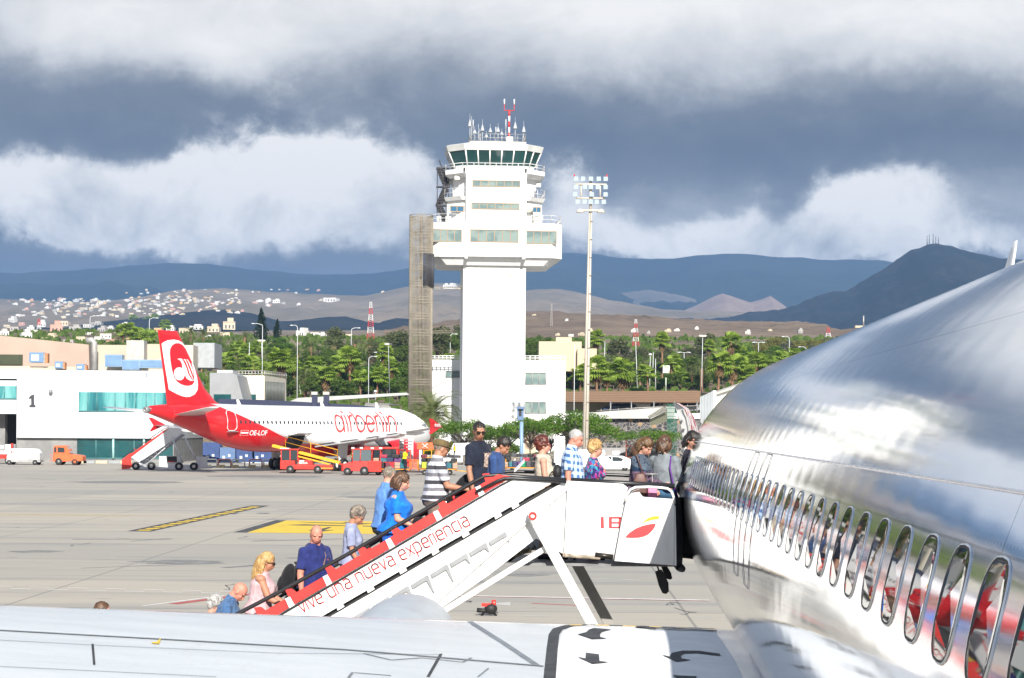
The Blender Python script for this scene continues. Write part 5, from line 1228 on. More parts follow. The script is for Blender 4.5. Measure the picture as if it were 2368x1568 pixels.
# tailplane, wings, sharklets
def surf(name, root, tip, rc, tc, th, m, parent=AL, nseg=6, mid=None):
    """aerofoil surface; root/tip leading edge points, chords aft"""
    q = MB(); rings = []
    st = [(0, root, rc)]+([mid] if mid else [])+[(1, tip, tc)]
    for f, le, ch in st:
        n = 18; P = []
        for k in range(n):
            a = 2*math.pi*k/n; c = .5-.5*math.cos(a); t = th*ch*(math.sin(a)*(1-.5*c)); P.append(Vector((le[0]-ch*c, le[1], le[2]+t-.02*ch*c)))
        rings.append(P)
    q.loft(rings); return q.build(name, m, parent)
for s in (-1, 1):
    surf('tailplane', (-31.9, s*.9, 5.0), (-35.6, s*6.2, 5.55), 3.6, 1.3, .05, AWH)
    W_ = surf('wing', (-11.6, s*1.5, 2.55), (-19.3, s*16.6, 4.05), 7.2, 1.55, .055, AWH, mid=(.4, (-14.4, s*6.4, 3.05), 4.0))
    q = MB(); q.prism([(-19.3, s*16.6, 4.05), (-20.95, s*16.6, 4.0), (-21.4, s*16.8, 4.75), (-21.0, s*16.8, 4.75)], (0, s*.06, 0)); q.prism([(-19.6, s*16.6, 4.0), (-20.95, s*16.6, 4.0), (-21.3, s*16.75, 3.45), (-21.1, s*16.75, 3.45)], (0, s*.06, 0)); q.build('wingtip_fence', ARED, W_)
    if s < 0:
        q = MB(); put_text(q, 'airberlin', lambda x, y: Vector((-20.0-x*.8-.4*y, s*16.97-.02, 4.08+y)), 0, 0, 1.0, .3, .02); q.build('lettering', AWH, W_)
    for yy, dd in ((4.3, 17.6), (7.4, 18.3), (10.3, 19.0), (13.0, 19.6)):
        q = MB(); z = 2.5+yy*.1; q.loft([[Vector((-d, s*yy+w*math.cos(a), z-.25+h*math.sin(a))) for a in [2*math.pi*k/10 for k in range(10)]] for d, w, h in ((dd-2.4, .06, .08), (dd-1.2, .2, .26), (dd, .17, .22), (dd+1.5, .04, .05))]); q.build('flap_fairing', AWH, W_)
    q = MB(); q.prism([(-17.0, s*2.2, 2.35), (-19.3, s*2.2, 2.15), (-20.2, s*12.2, 3.25), (-19.1, s*12.2, 3.45)], (0, 0, .12)); q.build('flap', AGR, W_)
    # engine
    ey = s*5.75
    q = MB(); q.loft([[Vector((-d, ey+r*math.cos(a), 1.72+r*math.sin(a))) for a in [2*math.pi*k/24 for k in range(24)]] for d, r in ((9.9, .88), (9.75, 1.02), (9.85, 1.12), (10.6, 1.22), (12, 1.2), (13.4, 1.02), (13.6, .95))], cap=False); E = q.build('engine', ARED, AL)
    q = MB(); q.loft([[Vector((-d, ey+r*math.cos(a), 1.72+r*math.sin(a))) for a in [2*math.pi*k/20 for k in range(20)]] for d, r in ((13.4, .66), (14.4, .5), (14.8, .2))]); q.build('exhaust', mat('exhaust_steel', (.2, .18, .16), .4, .8), E)
    q = MB(); q.cyl((-10.0, ey, 1.72), (-9.95, ey, 1.72), .88, 20); q.build('fan', BLK, E)
    q = MB(); q.prism([(-10.8, ey-.12, 2.7), (-14.4, ey-.12, 2.3), (-15.3, ey-.12, 2.85), (-12.4, ey-.12, 3.05)], (0, .24, 0)); q.build('pylon', AGR, E)
    # main gear
    q = MB(); q.tube([(-17.7, s*3.8, .55), (-17.6, s*3.6, 2.6)], .14, 10); q.tube([(-17.7, s*3.8, 1.2), (-17.4, s*2.4, 2.4)], .07, 8); G_ = q.build('main_gear', AGR, AL)
    q = MB(); q.prism([(-17.1, s*4.05, .9), (-18.1, s*4.05, .9), (-18.3, s*4.1, 2.6), (-16.9, s*4.1, 2.6)], (0, .05, 0)); q.build('gear_door', AWH, G_)
    for dy in (-.42, .42):
        q = MB(); q.loft([[Vector((-17.7+r*math.cos(a), s*3.8+dy+w, .58+r*math.sin(a))) for a in [2*math.pi*k/28 for k in range(28)]] for w, r in ((-.2, .42), (-.19, .53), (-.1, .58), (.1, .58), (.19, .53), (.2, .42))]); wh = q.build('wheel', BLK, G_)
        q = MB(); q.loft([[Vector((-17.7+r*math.cos(a), s*3.8+dy+w, .58+r*math.sin(a))) for a in [2*math.pi*k/20 for k in range(20)]] for w, r in ((-.215, .15), (-.21, .30), (.21, .30), (.215, .15))]); q.build('rim', AWH, wh)
q = MB(); q.tube([(-5.1, 0, .4), (-5.0, 0, 2.1)], .1, 8); G_ = q.build('nose_gear', AGR, AL)
for dy in (-.28, .28):
    q = MB(); q.cyl((-5.1, dy-.1, .38), (-5.1, dy+.1, .38), .38, 20); q.build('wheel', BLK, G_)
q = MB(); q.ell((-14.5, 0, 2.0), (5.0, 1.9, .75), 24, 12); q.build('belly_fairing', ARED, AL)
for d, z0 in ((7.6, 5.86), (15.5, 5.86), (26.5, 5.83)):
    q = MB(); q.prism([(-d, -.02, z0), (-d-.5, -.02, z0), (-d-.62, -.02, z0+.5), (-d-.35, -.02, z0+.5)], (0, .04, 0)); q.build('antenna', AWH, AL)
# ================================================================ vehicles and things on the apron
TYR = mat('tyre', (.02, .02, .02), .8, 0, .2, 5); VGL = mat('vehicle_glass', (.025, .035, .04), .06, 0, 0, spec=.8); VWH = mat('van_white', (.78, .78, .78), .3, 0, .03, 1, coat=.4)
VRD = mat('vehicle_red', (.62, .03, .02), .4, 0, .08, 2, coat=.2); VOR = mat('vehicle_orange', (.70, .13, .04), .45, 0, .08, 2); VYL = mat('vehicle_yellow', (.80, .38, .01), .45, 0, .08, 2); CHR = mat('bare_steel', (.5, .5, .5), .35, .7, .1)
LMP = mat('lamp_lens', (.6, .6, .6), .15); TLR = mat('tail_lamp', (.5, .02, .02), .25)
def wheel(root, x, y, r=.33, w=.2, hub=None):
    q = MB(); q.loft([[Vector((x+rr*math.cos(a), y+ww, r+rr*math.sin(a))) for a in [2*math.pi*k/20 for k in range(20)]] for ww, rr in ((-w/2, r*.75), (-w/2+.02, r*.95), (-w/4, r), (w/4, r), (w/2-.02, r*.95), (w/2, r*.75))]); wo = q.build('wheel', TYR, root)
    q = MB(); q.loft([[Vector((x+rr*math.cos(a), y+ww, r+rr*math.sin(a))) for a in [2*math.pi*k/12 for k in range(12)]] for ww, rr in ((-w/2-.012, r*.12), (-w/2-.005, r*.42), (w/2+.005, r*.42), (w/2+.012, r*.12))]); q.build('rim', hub or mat('dull_rim', (.22, .22, .22), .5, .3, .1), wo)
def body_loft(prof_lo, prof_hi, halfw, m, root, name='body', inset=.12):
    """side silhouette (x,z) lower and upper lines at shared x; rounded shoulders"""
    q = MB(); rings = []
    for (x, zl), (_, zh) in zip(prof_lo, prof_hi):
        h = zh-zl; sh = min(.45*h, .9); top = halfw*(1-inset*min(1, max(0, (zh-1.0))/.7))
        rings.append([Vector((x, y, z)) for y, z in ((-halfw*.96, zl), (-halfw, zl+.15*h), (-halfw, min(zh-.08, zl+sh+.2)), (-top, zh-.10), (-top+.12, zh), (top-.12, zh), (top, zh-.10), (halfw, min(zh-.08, zl+sh+.2)), (halfw, zl+.15*h), (halfw*.96, zl))])
    q.loft(rings, smooth=False); return q.build(name, m, root, bevel=.02)
def glasspane(root, pts, side, halfw, inset=.0, name='window'):
    q = MB(); q.poly([Vector((x, side*(halfw+.006-inset*max(0, z-1.05)), z)) for x, z in (pts if side < 0 else pts[::-1])]); q.build(name, VGL, root)
def van(label, loc, rz, m=VWH, name='van', L=5.0, hgt=1.95, group=None, minibus=False):
    t = thing(name, label, 'van', loc, rz, group); h = L/2
    lo = [(-h, .32), (-h+.3, .28), (0, .28), (h-.5, .28), (h-.1, .3), (h, .42)]
    lo = [(-h, .35), (-h+.12, .28), (-.2, .28), (h-1.5, .28), (h-1.0, .28), (h-.6, .28), (h-.12, .3), (h, .45)]
    hi = [(-h, hgt-.15), (-h+.12, hgt-.02), (-.2, hgt), (h-1.75, hgt-.04), (h-1.15, 1.35), (h-.6, 1.08), (h-.12, .95), (h, .75)]
    hi = [(a[0], b[1]) for a, b in zip(lo, hi)]
    body_loft(lo, hi, .93, m, t)
    for s in (-1, 1):
        glasspane(t, [(h-1.95, 1.12), (h-1.02, 1.12), (h-1.12, 1.30), (h-1.48, hgt-.28), (h-1.95, hgt-.28)], s, .93, .14)
        for a, b in (((h-3.2, h-2.05),) if not minibus else ((h-3.2, h-2.05), (h-4.6, h-3.3))): glasspane(t, [(a, 1.12), (b, 1.12), (b, hgt-.28), (a, hgt-.28)], s, .93, .14)
        for x in (-h+.95, h-.95): wheel(t, x, s*.82, .32, .2)
        q = MB(); q.ell((h-1.0, s*1.05, 1.15), (.07, .09, .12)); q.build('mirror', BLK, t)
        q = MB(); q.ell((h-.12, s*.66, .78), (.14, .16, .11)); q.build('headlight', LMP, t)
    q = MB(); q.poly([(h-1.42, -.72, hgt-.22), (h-.98, -.82, 1.33), (h-.98, .82, 1.33), (h-1.42, .72, hgt-.22)]); q.v = [(x+.03, y, z+.02) for x, y, z in q.v]; q.build('windscreen', VGL, t)
    q = MB(); q.box((-h+.1, -.945, .45), (h-.5, -.935, .56)); q.box((h-.04, -.8, .36), (h+.03, .8, .5)); q.build('trim', mat('black_trim', (.05, .05, .055), .6), t)
    return t
def hatchback(label, loc, rz, m, L=4.0, name='parked_car', group=None, cat='car', H=1.45):
    t = thing(name, label, cat, loc, rz, group); h = L/2
    lo = [(-h, .4), (-h+.15, .25), (-h+.9, .22), (-.4, .22), (.4, .22), (h-1.3, .22), (h-.5, .22), (h-.1, .25), (h, .42)]
    hz = [.95, 1.12, H-.03, H, H-.04, 1.0, .88, .74, .62]
    hi = [(a[0], z) for a, z in zip(lo, hz)]
    body_loft(lo, hi, .87, m, t, inset=.2)
    for s in (-1, 1):
        glasspane(t, [(-.0, .93), (h-1.42, .93), (h-1.60, 1.05), (.45, H-.13), (-.0, H-.11)], s, .87, .26)
        glasspane(t, [(-.08, .93), (-.08, H-.11), (-.7, H-.13), (-1.15, 1.15), (-1.0, .93)], s, .87, .26)
        for x in (-h+.72, h-.78): wheel(t, x, s*.76, .31, .19)
        q = MB(); q.ell((h-.2, s*.62, .66), (.16, .17, .07)); q.build('headlight', LMP, t); q = MB(); q.ell((-h+.08, s*.66, .88), (.06, .14, .10)); q.build('tail_light', TLR, t)
    q = MB(); q.poly([(.42, -.60, H-.05), (h-1.3, -.72, 1.02), (h-1.3, .72, 1.02), (.42, .60, H-.05)]); q.v = [(x+.02, y, z+.02) for x, y, z in q.v]; q.build('windscreen', VGL, t)
    return t
def gY(py, px=1184): return gnd(px, py).y
# white van behind the man in the cap, with a driver in yellow
V1 = van('white van with a driver in yellow, left of the man in sunglasses', atz(1072, 206), R_(180), L=5.1, hgt=2.35)
van('white minibus behind the man in the checked shirt', atz(1343, 186), R_(176), L=4.8, hgt=1.95, minibus=True)
hatchback('white hatchback parked behind the woman with blond curls', atz(1414, 181), R_(178), VWH)
# belt loader
def boxes(mb, L_): 
    for a, b in L_: mb.box(a, b)
    return mb
BL = thing('belt_loader', 'red belt loader with a yellow railed conveyor raised to the airliner hold', 'belt loader', atz(712, 163), R_(0))
q = MB(); boxes(q, [((-2.25, -.9, .35), (2.2, .9, .75)), ((-.75, -.9, .75), (.5, .9, 1.15)), ((-2.25, -.9, .75), (-1.0, .9, 1.1))]); q.build('chassis', VRD, BL, bevel=.04)
q = MB(); boxes(q, [((-2.2, -.9, 1.1), (-2.12, -.8, 2.0)), ((-1.45, -.9, 1.1), (-1.37, -.8, 2.0)), ((-.8, -.9, 1.1), (-.72, -.8, 2.0)), ((-2.2, .1, 1.1), (-2.12, .2, 2.0)), ((-.8, .1, 1.1), (-.72, .2, 2.0)), ((-2.3, -.95, 2.0), (-.65, .25, 2.1))]); q.build('cab', VRD, BL)
q = MB(); boxes(q, [((-2.12, -.86, 1.15), (-1.45, -.84, 1.98)), ((-1.37, -.86, 1.15), (-.8, -.84, 1.98)), ((-2.17, -.8, 1.15), (-2.15, .1, 1.98))]); q.build('cab_window', VGL, BL)
q = MB(); q.box((-2.25, -.9, 2.1), (-1.5, .1, 2.17)); q.build('cab_roof', VWH, BL)
A_, B_ = Vector((-3.0, 0, 2.35)), Vector((3.4, 0, .75))
def beltbox(u0, u1, y0, y1, w0, w1, m, nm):
    ax = (B_-A_).normalized(); upv = Vector((-ax.z, 0, ax.x)); L_ = (B_-A_).length; q = MB()
    P = lambda u, y, w: A_+ax*(u*L_)+Vector((0, y, 0))+upv*w
    q.add([P(u0, y0, w0), P(u1, y0, w0), P(u1, y1, w0), P(u0, y1, w0), P(u0, y0, w1), P(u1, y0, w1), P(u1, y1, w1), P(u0, y1, w1)], [(0,3,2,1),(4,5,6,7),(0,1,5,4),(1,2,6,5),(2,3,7,6),(3,0,4,7)]); return q.build(nm, m, BL)
beltbox(0, .9, -.55, -.42, -.1, .12, VYL, 'conveyor_frame'); beltbox(0, .9, .42, .55, -.1, .12, VYL, 'conveyor_frame'); beltbox(0, 1, -.42, .42, -.08, .02, BLK, 'belt'); beltbox(.9, 1.0, -.5, .5, -.12, .0, VRD, 'belt_nose'); beltbox(.25, .78, -.62, -.5, -.38, -.25, VYL, 'lift_arm')
ax = (B_-A_).normalized(); Lb = (B_-A_).length; q = MB()
for hh in (1.05, .55): q.tube([A_+ax*Lb*.16+Vector((0, .5, .1)), A_+ax*Lb*.16+Vector((0, .5, hh)), A_+ax*Lb*.86+Vector((0, .5, hh)), A_+ax*Lb*.86+Vector((0, .5, .1))], .035, 6)
q.tube([A_+ax*Lb*.5+Vector((0, .5, .05)), A_+ax*Lb*.5+Vector((0, .5, 1.05))], .035, 6); q.build('guard_rail', VYL, BL)
for x in (-1.4, .95): 
    for s in (-1, 1): wheel(BL, x, s*.8, .36, .24)
q = MB()
for k in range(10): q.prism([(1.15+k*.11, -.905, .40), (1.2+k*.11, -.905, .40), (1.26+k*.11, -.905, .52), (1.21+k*.11, -.905, .52)], (0, -.006, 0))
q.build('hazard_stripes', mat('hazard_yellow', (.75, .55, .05), .5), BL)
q = MB(); put_text(q, 'IBERIA', lambda x, y: Vector((-.65+x, -.906, .82+y)), 0, 0, .75, .16, .02); q.build('lettering', VWH, BL)
q = MB(); q.box((-.6, -.908, 1.0), (-.2, -.902, 1.13)); q.build('notice', VWH, BL)
# tractor and baggage carts
TR = thing('baggage_tractor', 'red baggage tractor with a glazed cab and a driver in a yellow vest', 'tractor', atz(835, 158), R_(180))
q = MB(); q.loft([[(x, -.8*w, .35), (x, .8*w, .35), (x, .75*w, zt), (x, -.75*w, zt)] for x, zt, w in ((1.55, .75, .9), (1.4, .95, 1), (.7, 1.12, 1), (.68, 1.2, 1), (-1.7, 1.15, 1), (-1.72, .4, 1))], smooth=False); boxes(q, [((-1.75, -.82, .3), (-.7, .82, 1.2))]); q.build('body', VRD, TR, bevel=.04)
q = MB()
for x in (.65, .0, -.95, -1.65):
    for y in (-.78, .78): q.tube([(x, y, 1.1), (x-.04, y*.95, 2.15)], .04, 6)
boxes(q, [((-1.75, -.8, 2.12), (.7, .8, 2.2))]); q.build('cab', VRD, TR)
q = MB(); boxes(q, [((-.9, -.76, 1.2), (.6, -.75, 2.1)), ((-.9, .75, 1.2), (.6, .76, 2.1)), ((.62, -.7, 1.2), (.64, .7, 2.1))]); q.build('cab_window', mat('light_glass', (.10, .13, .14), .08, 0, 0), TR)
for x in (.6, -.1, -1.0, -1.7):
    q = MB(); q.box((x-.12, .6, 2.2), (x+.12, .82, 2.32)); q.build('roof_lamp', VWH, TR)
for x, r in ((1.05, .33), (-.35, .38)):
    for s in (-1, 1): wheel(TR, x, s*.72, r, .24)
rb = random.Random(11)
BAGC = [('black', (.015, .015, .018)), ('navy', (.02, .03, .09)), ('crimson', (.35, .02, .06)), ('maroon', (.14, .015, .035)), ('charcoal', (.06, .06, .07)), ('green', (.0, .22, .09)), ('beige', (.38, .27, .20)), ('pink', (.6, .06, .22)), ('lime', (.42, .62, .03)), ('teal', (.02, .14, .18)), ('red', (.45, .02, .03)), ('purple', (.12, .03, .16))]
SUITN = 0
def suitcase(loc, col, w, d, h, label, rz=0, tilt=0):
    t = thing('suitcase', label, 'suitcase', loc, 0, 'suitcases loaded on the baggage carts', rot=(0, R_(tilt), R_(rz)))
    q = MB(); q.box((-w/2, -d/2, .02), (w/2, d/2, h)); q.build('shell', mat('luggage_'+col[0], col[1], .55, 0, .1, 6), t, bevel=.035)
    q = MB(); q.tube([(-.08, 0, h), (-.07, 0, h+.035), (.07, 0, h+.035), (.08, 0, h)], .01, 5); q.tube([(-w*.5-.003, -d/2-.003, h*.5), (w*.5+.003, -d/2-.003, h*.5)], .008, 4); q.build('handle', BLK, t)
    return t
def cart(label, px, Y, rz=180, bags=18, seed=1, end=VYL, lime=False, slat=False, L=3.2, where=''):
    loc = atz(px, Y); t = thing('baggage_cart', label, 'cart', loc, R_(rz), 'baggage carts being loaded beside the airliner')
    q = MB(); boxes(q, [((-L/2, -.75, .48), (L/2, .75, .56)), ((-L/2, -.75, .36), (-L/2+.1, .75, .5)), ((L/2-.1, -.75, .36), (L/2, .75, .5))]); q.build('deck', mat('cart_rust_red', (.32, .06, .03), .6, 0, .2, 4), t)
    q = MB()
    for x in (-L/2, L/2): q.tube([(x, -.72, .5), (x, -.72, 1.25), (x, .72, 1.25), (x, .72, .5)], .035, 6); q.tube([(x, -.72, .85), (x, .72, .85)], .025, 6)
    q.tube([(-L/2, -.76, .5), (L/2, -.76, .5)], .035, 6); q.tube([(-L/2, .76, .5), (L/2, .76, .5)], .035, 6); q.tube([(L/2, 0, .4), (L/2+.9, 0, .3)], .04, 6); q.build('frame', VYL, t)
    if slat:
        q = MB()
        for k in range(5): q.box((-L/2-.62+k*.14, .70, .50), (-L/2-.55+k*.14, .76, 1.3))
        q.box((-L/2-.65, .70, 1.26), (-L/2+.08, .76, 1.34)); q.build('end_gate', VOR, t)
    for x in (-L/2+.55, L/2-.55):
        for s in (-1, 1): wheel(t, x, s*.55, .22, .14)
    r = random.Random(seed); x = -L/2+.3; n = 0
    names = ['black', 'navy', 'black', 'charcoal', 'maroon', 'black', 'teal', 'charcoal', 'green', 'black', 'crimson', 'beige', 'black', 'purple', 'charcoal', 'black', 'red']
    cd = dict(BAGC); row = 0; cols = []
    while row < 3:
        x = -L/2+.28
        while x < L/2-.2:
            w = r.uniform(.36, .62) if row else r.uniform(.28, .5); hgt = (.52, .34, .30)[row]*r.uniform(.85, 1.1); c = names[(n*5+seed*3+row) % len(names)]
            if lime and row == 0 and n == 0: c = 'lime'
            if row == 2 and r.random() < .35: x += w; continue
            if row == 1 and r.random() < .1: x += w; continue
            xx = loc.x-x-w/2 if rz == 180 else loc.x+x+w/2; zz = .56+(0, .54, .88)[row]
            pos = Vector((xx, loc.y-.42+r.uniform(-.05, .05), zz)); nm = ['bottom', 'second', 'top'][row]
            cols.append((xx, c, nm, pos, w, hgt, r.uniform(-12, 12), r.uniform(-8, 8) if row == 2 else 0)); x += w+.02; n += 1
        row += 1
    cols.sort(key=lambda k: k[0]); cnt = {}
    tot = {}
    for k_ in cols: tot[(k_[1], k_[2])] = tot.get((k_[1], k_[2]), 0)+1
    OR = ['leftmost', 'second from the left', 'third from the left', 'fourth from the left', 'fifth from the left']
    for xx, c, nm, pos, w, hgt, rr, tl in cols:
        i = cnt.get((c, nm), 0); cnt[(c, nm)] = i+1
        which = ', '+OR[min(i, 4)]+' such' if tot[(c, nm)] > 1 else ''
        suitcase(pos, (c, cd[c]), w, r.uniform(.5, .75), hgt, '%s suitcase, %s layer, %s%s' % (c, nm, where, which), rr, tl)
    return t
cart('baggage cart coupled behind the tractor, piled with suitcases, orange slatted end gate', 905, 158.5, 180, seed=2, slat=True, where='cart behind the tractor')
cart('baggage cart partly hidden by the man in the cap, with a lime green case', 1012, 160, 0, seed=5, lime=True, where='cart behind the capped man')
cart('baggage cart seen between the boy and the auburn haired woman', 1212, 168, 180, seed=9, where='cart behind the boy')
# red truck standing behind the carts, high loader with white scissor mast, yellow dollies
RT = thing('red_truck', 'red cabbed truck with open door parked behind the loaded baggage cart', 'truck', atz(888, 166), R_(0))
q = MB(); boxes(q, [((-1.9, -.95, .45), (1.9, .95, 1.2))]); q.build('chassis', VRD, RT, bevel=.05)
q = MB(); boxes(q, [((-1.6, -.95, 1.2), (-1.45, -.8, 2.1)), ((1.15, -.95, 1.2), (1.3, -.8, 2.1)), ((-1.6, .8, 1.2), (-1.45, .95, 2.1)), ((1.15, .8, 1.2), (1.3, .95, 2.1)), ((-1.65, -1.0, 2.1), (1.35, 1.0, 2.28))]); q.build('cab', VRD, RT, bevel=.03)
q = MB(); boxes(q, [((-1.45, -.9, 1.25), (1.15, -.88, 2.1))]); q.build('windscreen', VGL, RT)
q = MB(); q.tube([(1.4, -1.0, 1.0), (1.4, -1.0, 2.05), (2.4, -1.1, 1.95), (2.4, -1.1, 1.0), (1.4, -1.0, 1.0)], .07, 6); q.box((1.4, -1.05, .6), (2.4, -1.0, 1.25)); q.build('door', VRD, RT)
for x in (-1.2, 1.2):
    for s in (-1, 1): wheel(RT, x, s*.8, .38, .25)
HL = thing('high_loader', 'white scissor mast loader with an orange platform below the airliner nose', 'loader', atz(948, 171), 0)
q = MB(); boxes(q, [((-1.3, -1, .4), (2.2, 1, .7)), ((-.9, -.9, .7), (-.5, -.7, 2.9)), ((-.1, -.9, .7), (.35, -.7, 3.0)), ((.9, -.9, .7), (1.15, -.7, 2.1))]); q.build('mast', VWH, HL)
q = MB()
for k in range(8): q.tube([(-.9, -.95, .8+k*.28), (.3, -.95, 1.0+k*.25)], .03, 5)
q.build('scissor_arm', CHR, HL)
q = MB(); boxes(q, [((.7, -1, 2.05), (2.2, -.9, 2.65))]); q.build('platform_panel', VOR, HL)
q = MB(); q.tube([(1.15, -1.02, 2.15), (1.65, -1.02, 2.55)], .04, 5); q.tube([(1.15, -1.02, 2.55), (1.65, -1.02, 2.15)], .04, 5); q.build('cross_mark', VWH, HL)
q = MB()
for x in (1.3, 2.0, 2.7): q.tube([(x, -.9, .6), (x, -.9, 2.1)], .04, 5)
q.tube([(1.3, -.9, 1.9), (2.7, -.9, 2.1)], .04, 5); q.tube([(1.3, -.9, 1.3), (2.7, -.9, 1.3)], .04, 5); q.tube([(1.3, -.9, .7), (2.7, -.9, 1.9)], .04, 5); q.build('guard_rail', VYL, HL)
for x in (-.9, 1.7): wheel(HL, x, -.9, .4, .25)
# orange tug and ground power unit by the terminal
OT = thing('pushback_tug', 'orange tug with a small cab parked against the grey terminal wall', 'tug', atz(158, 190), 0)
q = MB(); q.loft([[(x, -.85, zl), (x, .85, zl), (x, .85, zh-.08), (x, .72, zh), (x, -.72, zh), (x, -.85, zh-.08)] for x, zl, zh in ((-1.35, .5, 1.0), (-1.3, .35, 1.15), (.0, .35, 1.15), (.35, .4, 1.12), (.9, .4, 1.05), (1.45, .4, .98), (1.6, .45, .9), (1.62, .6, .85))], smooth=False); q.build('body', VOR, OT, bevel=.03)
q = MB(); q.loft([[(x0, -.8, z), (x1, -.8, z), (x1, .8, z), (x0, .8, z)] for z, x0, x1 in ((1.1, -1.3, .35), (1.5, -1.28, .25), (1.88, -1.25, .0), (1.95, -1.15, -.1))], smooth=False); q.build('cab', VOR, OT, bevel=.03)
q = MB(); q.poly([(-.85, -.81, 1.25), (-.15, -.81, 1.25), (-.2, -.81, 1.72), (-.85, -.81, 1.78)]); q.poly([(-1.22, -.81, 1.25), (-1.0, -.81, 1.25), (-1.0, -.81, 1.78), (-1.2, -.81, 1.78)]); q.poly([(.37, -.7, 1.2), (.37, .7, 1.2), (.06, .7, 1.85), (.06, -.7, 1.85)]); q.build('cab_window', VGL, OT)
wheel(OT, -.75, -.75, .36, .25); wheel(OT, -.75, .75, .36, .25); wheel(OT, .85, -.75, .33, .22, VOR); wheel(OT, .85, .75, .33, .22)
q = MB(); q.tube([(-1.5, -.7, .5), (-1.6, -.7, .95), (-1.45, -.7, 1.2)], .02, 5); q.tube([(-1.7, -.7, .4), (-1.3, -.7, .4)], .03, 5); q.build('step_rail', VOR, OT)
GP = thing('ground_power_unit', 'white rounded ground power unit on small wheels by the terminal', 'power unit', atz(58, 189), 0)
q = MB(); q.loft([[(x, -.8, .55), (x, .8, .55), (x, .8, zh-.25), (x, .6, zh), (x, -.6, zh), (x, -.8, zh-.25)] for x, zh in ((-1.6, 1.0), (-1.5, 1.45), (-1.35, 1.62), (1.1, 1.62), (1.4, 1.5), (1.6, 1.2), (1.65, .8))], smooth=False); q.build('housing', VWH, GP, bevel=.06)
q = MB(); boxes(q, [((-1.65, -.82, .3), (.6, .82, .55)), ((.6, -.7, .3), (1.7, .7, .5))]); q.build('chassis', mat('chassis_grey', (.35, .35, .35), .5), GP)
for x in (-1.35, 1.2):
    for s in (-1, 1): wheel(GP, x, s*.75, .25, .18)
q = MB(); q.box((-1.15, -.815, 1.15), (-1.02, -.80, 1.45)); q.build('emblem', VRD, GP)
CL = thing('catering_loader', 'white and red loader half cut by the left edge of the picture', 'loader', atz(6, 193), 0)
q = MB(); boxes(q, [((-2, -1, .55), (1.2, 1, .95))]); q.build('chassis', VRD, CL, bevel=.04); q = MB(); boxes(q, [((-2, -1, 1.0), (1.0, 1, 1.35)), ((-1.2, -1, 1.5), (.4, 1, 1.9)), ((.5, -1, 1.3), (1.1, 1, 2.0))]); q.build('body', VWH, CL, bevel=.04)
q = MB(); boxes(q, [((1.1, -1, 1.1), (1.3, -.6, 2.1))]); q.build('panel', VRD, CL)
for x in (-1.2, .8): wheel(CL, x, -.85, .3, .2)
# second set of stairs at the airliner's tail
S2 = thing('boarding_stairs', 'empty white and red boarding stairs truck by the tail of the red airliner', 'boarding stairs', atz(400, 172), 0)
YS = 171.0
def slab2(q, pts, Y, th=.1): q.prism([at(x, y, Y) for x, y in reversed(pts)], (0, th, 0))
z1 = lambda x, y: (x/2.368*.6167, (1200+y/2.368)*.6167)
def s2(name, pts, Y, m, th=.08): q = MB(); slab2(q, [z1(*p) for p in pts], Y, th); return q.build(name, m, S2, True)
SW2 = mat('stair_body_white', (.62, .63, .65), .45, 0, .08, 1)
s2('side_panel', [(1160,1215),(1440,985),(1475,975),(1500,955),(1590,960),(1640,1000),(1270,1240),(1230,1260)], YS, SW2)
s2('red_skirt', [(1082,1240),(1160,1180),(1165,1260),(1172,1300),(1150,1322),(1080,1326)], YS-.1, VRD)
s2('stringer', [(1160,1190),(1480,965),(1500,955),(1470,985),(1165,1215)], YS-.05, VRD)
s2('underframe', [(1290,1290),(1650,1020),(1600,1010),(1240,1260)], YS+.9, mat('stair_grey', (.30,.31,.32), .5, 0, .1, 2))
q = MB(); 
for k in range(9): q.tube([at(*z1(1290+k*38, 1248-k*28), YS-.1), at(*z1(1315+k*38, 1235-k*28), YS-.1), at(*z1(1322+k*38, 1262-k*28), YS-.1)], .02, 4)
q.build('step_sawtooth', WDK, S2, True)
q = MB(); q.tube([at(*z1(1085,1228), YS), at(*z1(1100,1212), YS), at(*z1(1450,970), YS), at(*z1(1500,950), YS)], .03, 5); q.build('hand_rail', BLK2, S2, True)
q = MB()
for x, y in ((1210,1165),(1290,1110),(1370,1055),(1450,1000)): q.tube([at(*z1(x,y), YS), at(*z1(x-18,y-25), YS)], .03, 5)
q.build('rail_post', VRD, S2, True)
q = MB(); q.tube([at(*z1(1525,1045), YS-.2), at(*z1(1625,1270), YS-.2)], .07, 6); q.tube([at(*z1(1640,1040), YS+.5), at(*z1(1740,1240), YS+.5)], .07, 6); q.tube([at(*z1(1600,1020), YS), at(*z1(1290,1290), YS)], .05, 6); q.build('support_leg', SW2, S2, True)
s2('chassis', [(1180,1270),(1240,1270),(1280,1305),(1560,1300),(1620,1285),(1870,1300),(1868,1318),(1600,1330),(1280,1330),(1180,1320)], YS-.3, SW2, 1.6)
s2('power_pack', [(1412,1210),(1600,1205),(1600,1300),(1412,1300)], YS-.1, SW2, .9); s2('control_desk', [(1740,1215),(1830,1215),(1835,1300),(1740,1300)], YS, SW2, .6)
s2('side_vent', [(1482,1212),(1570,1210),(1570,1262),(1482,1262)], YS-.14, BLK, .03)
q = MB(); put_text(q, 'IBERIA', lambda x, y: at(*z1(1490+x, 1262-y), YS-.16), 0, 0, 60, 12, .02); q.build('lettering', VRD, S2, True)
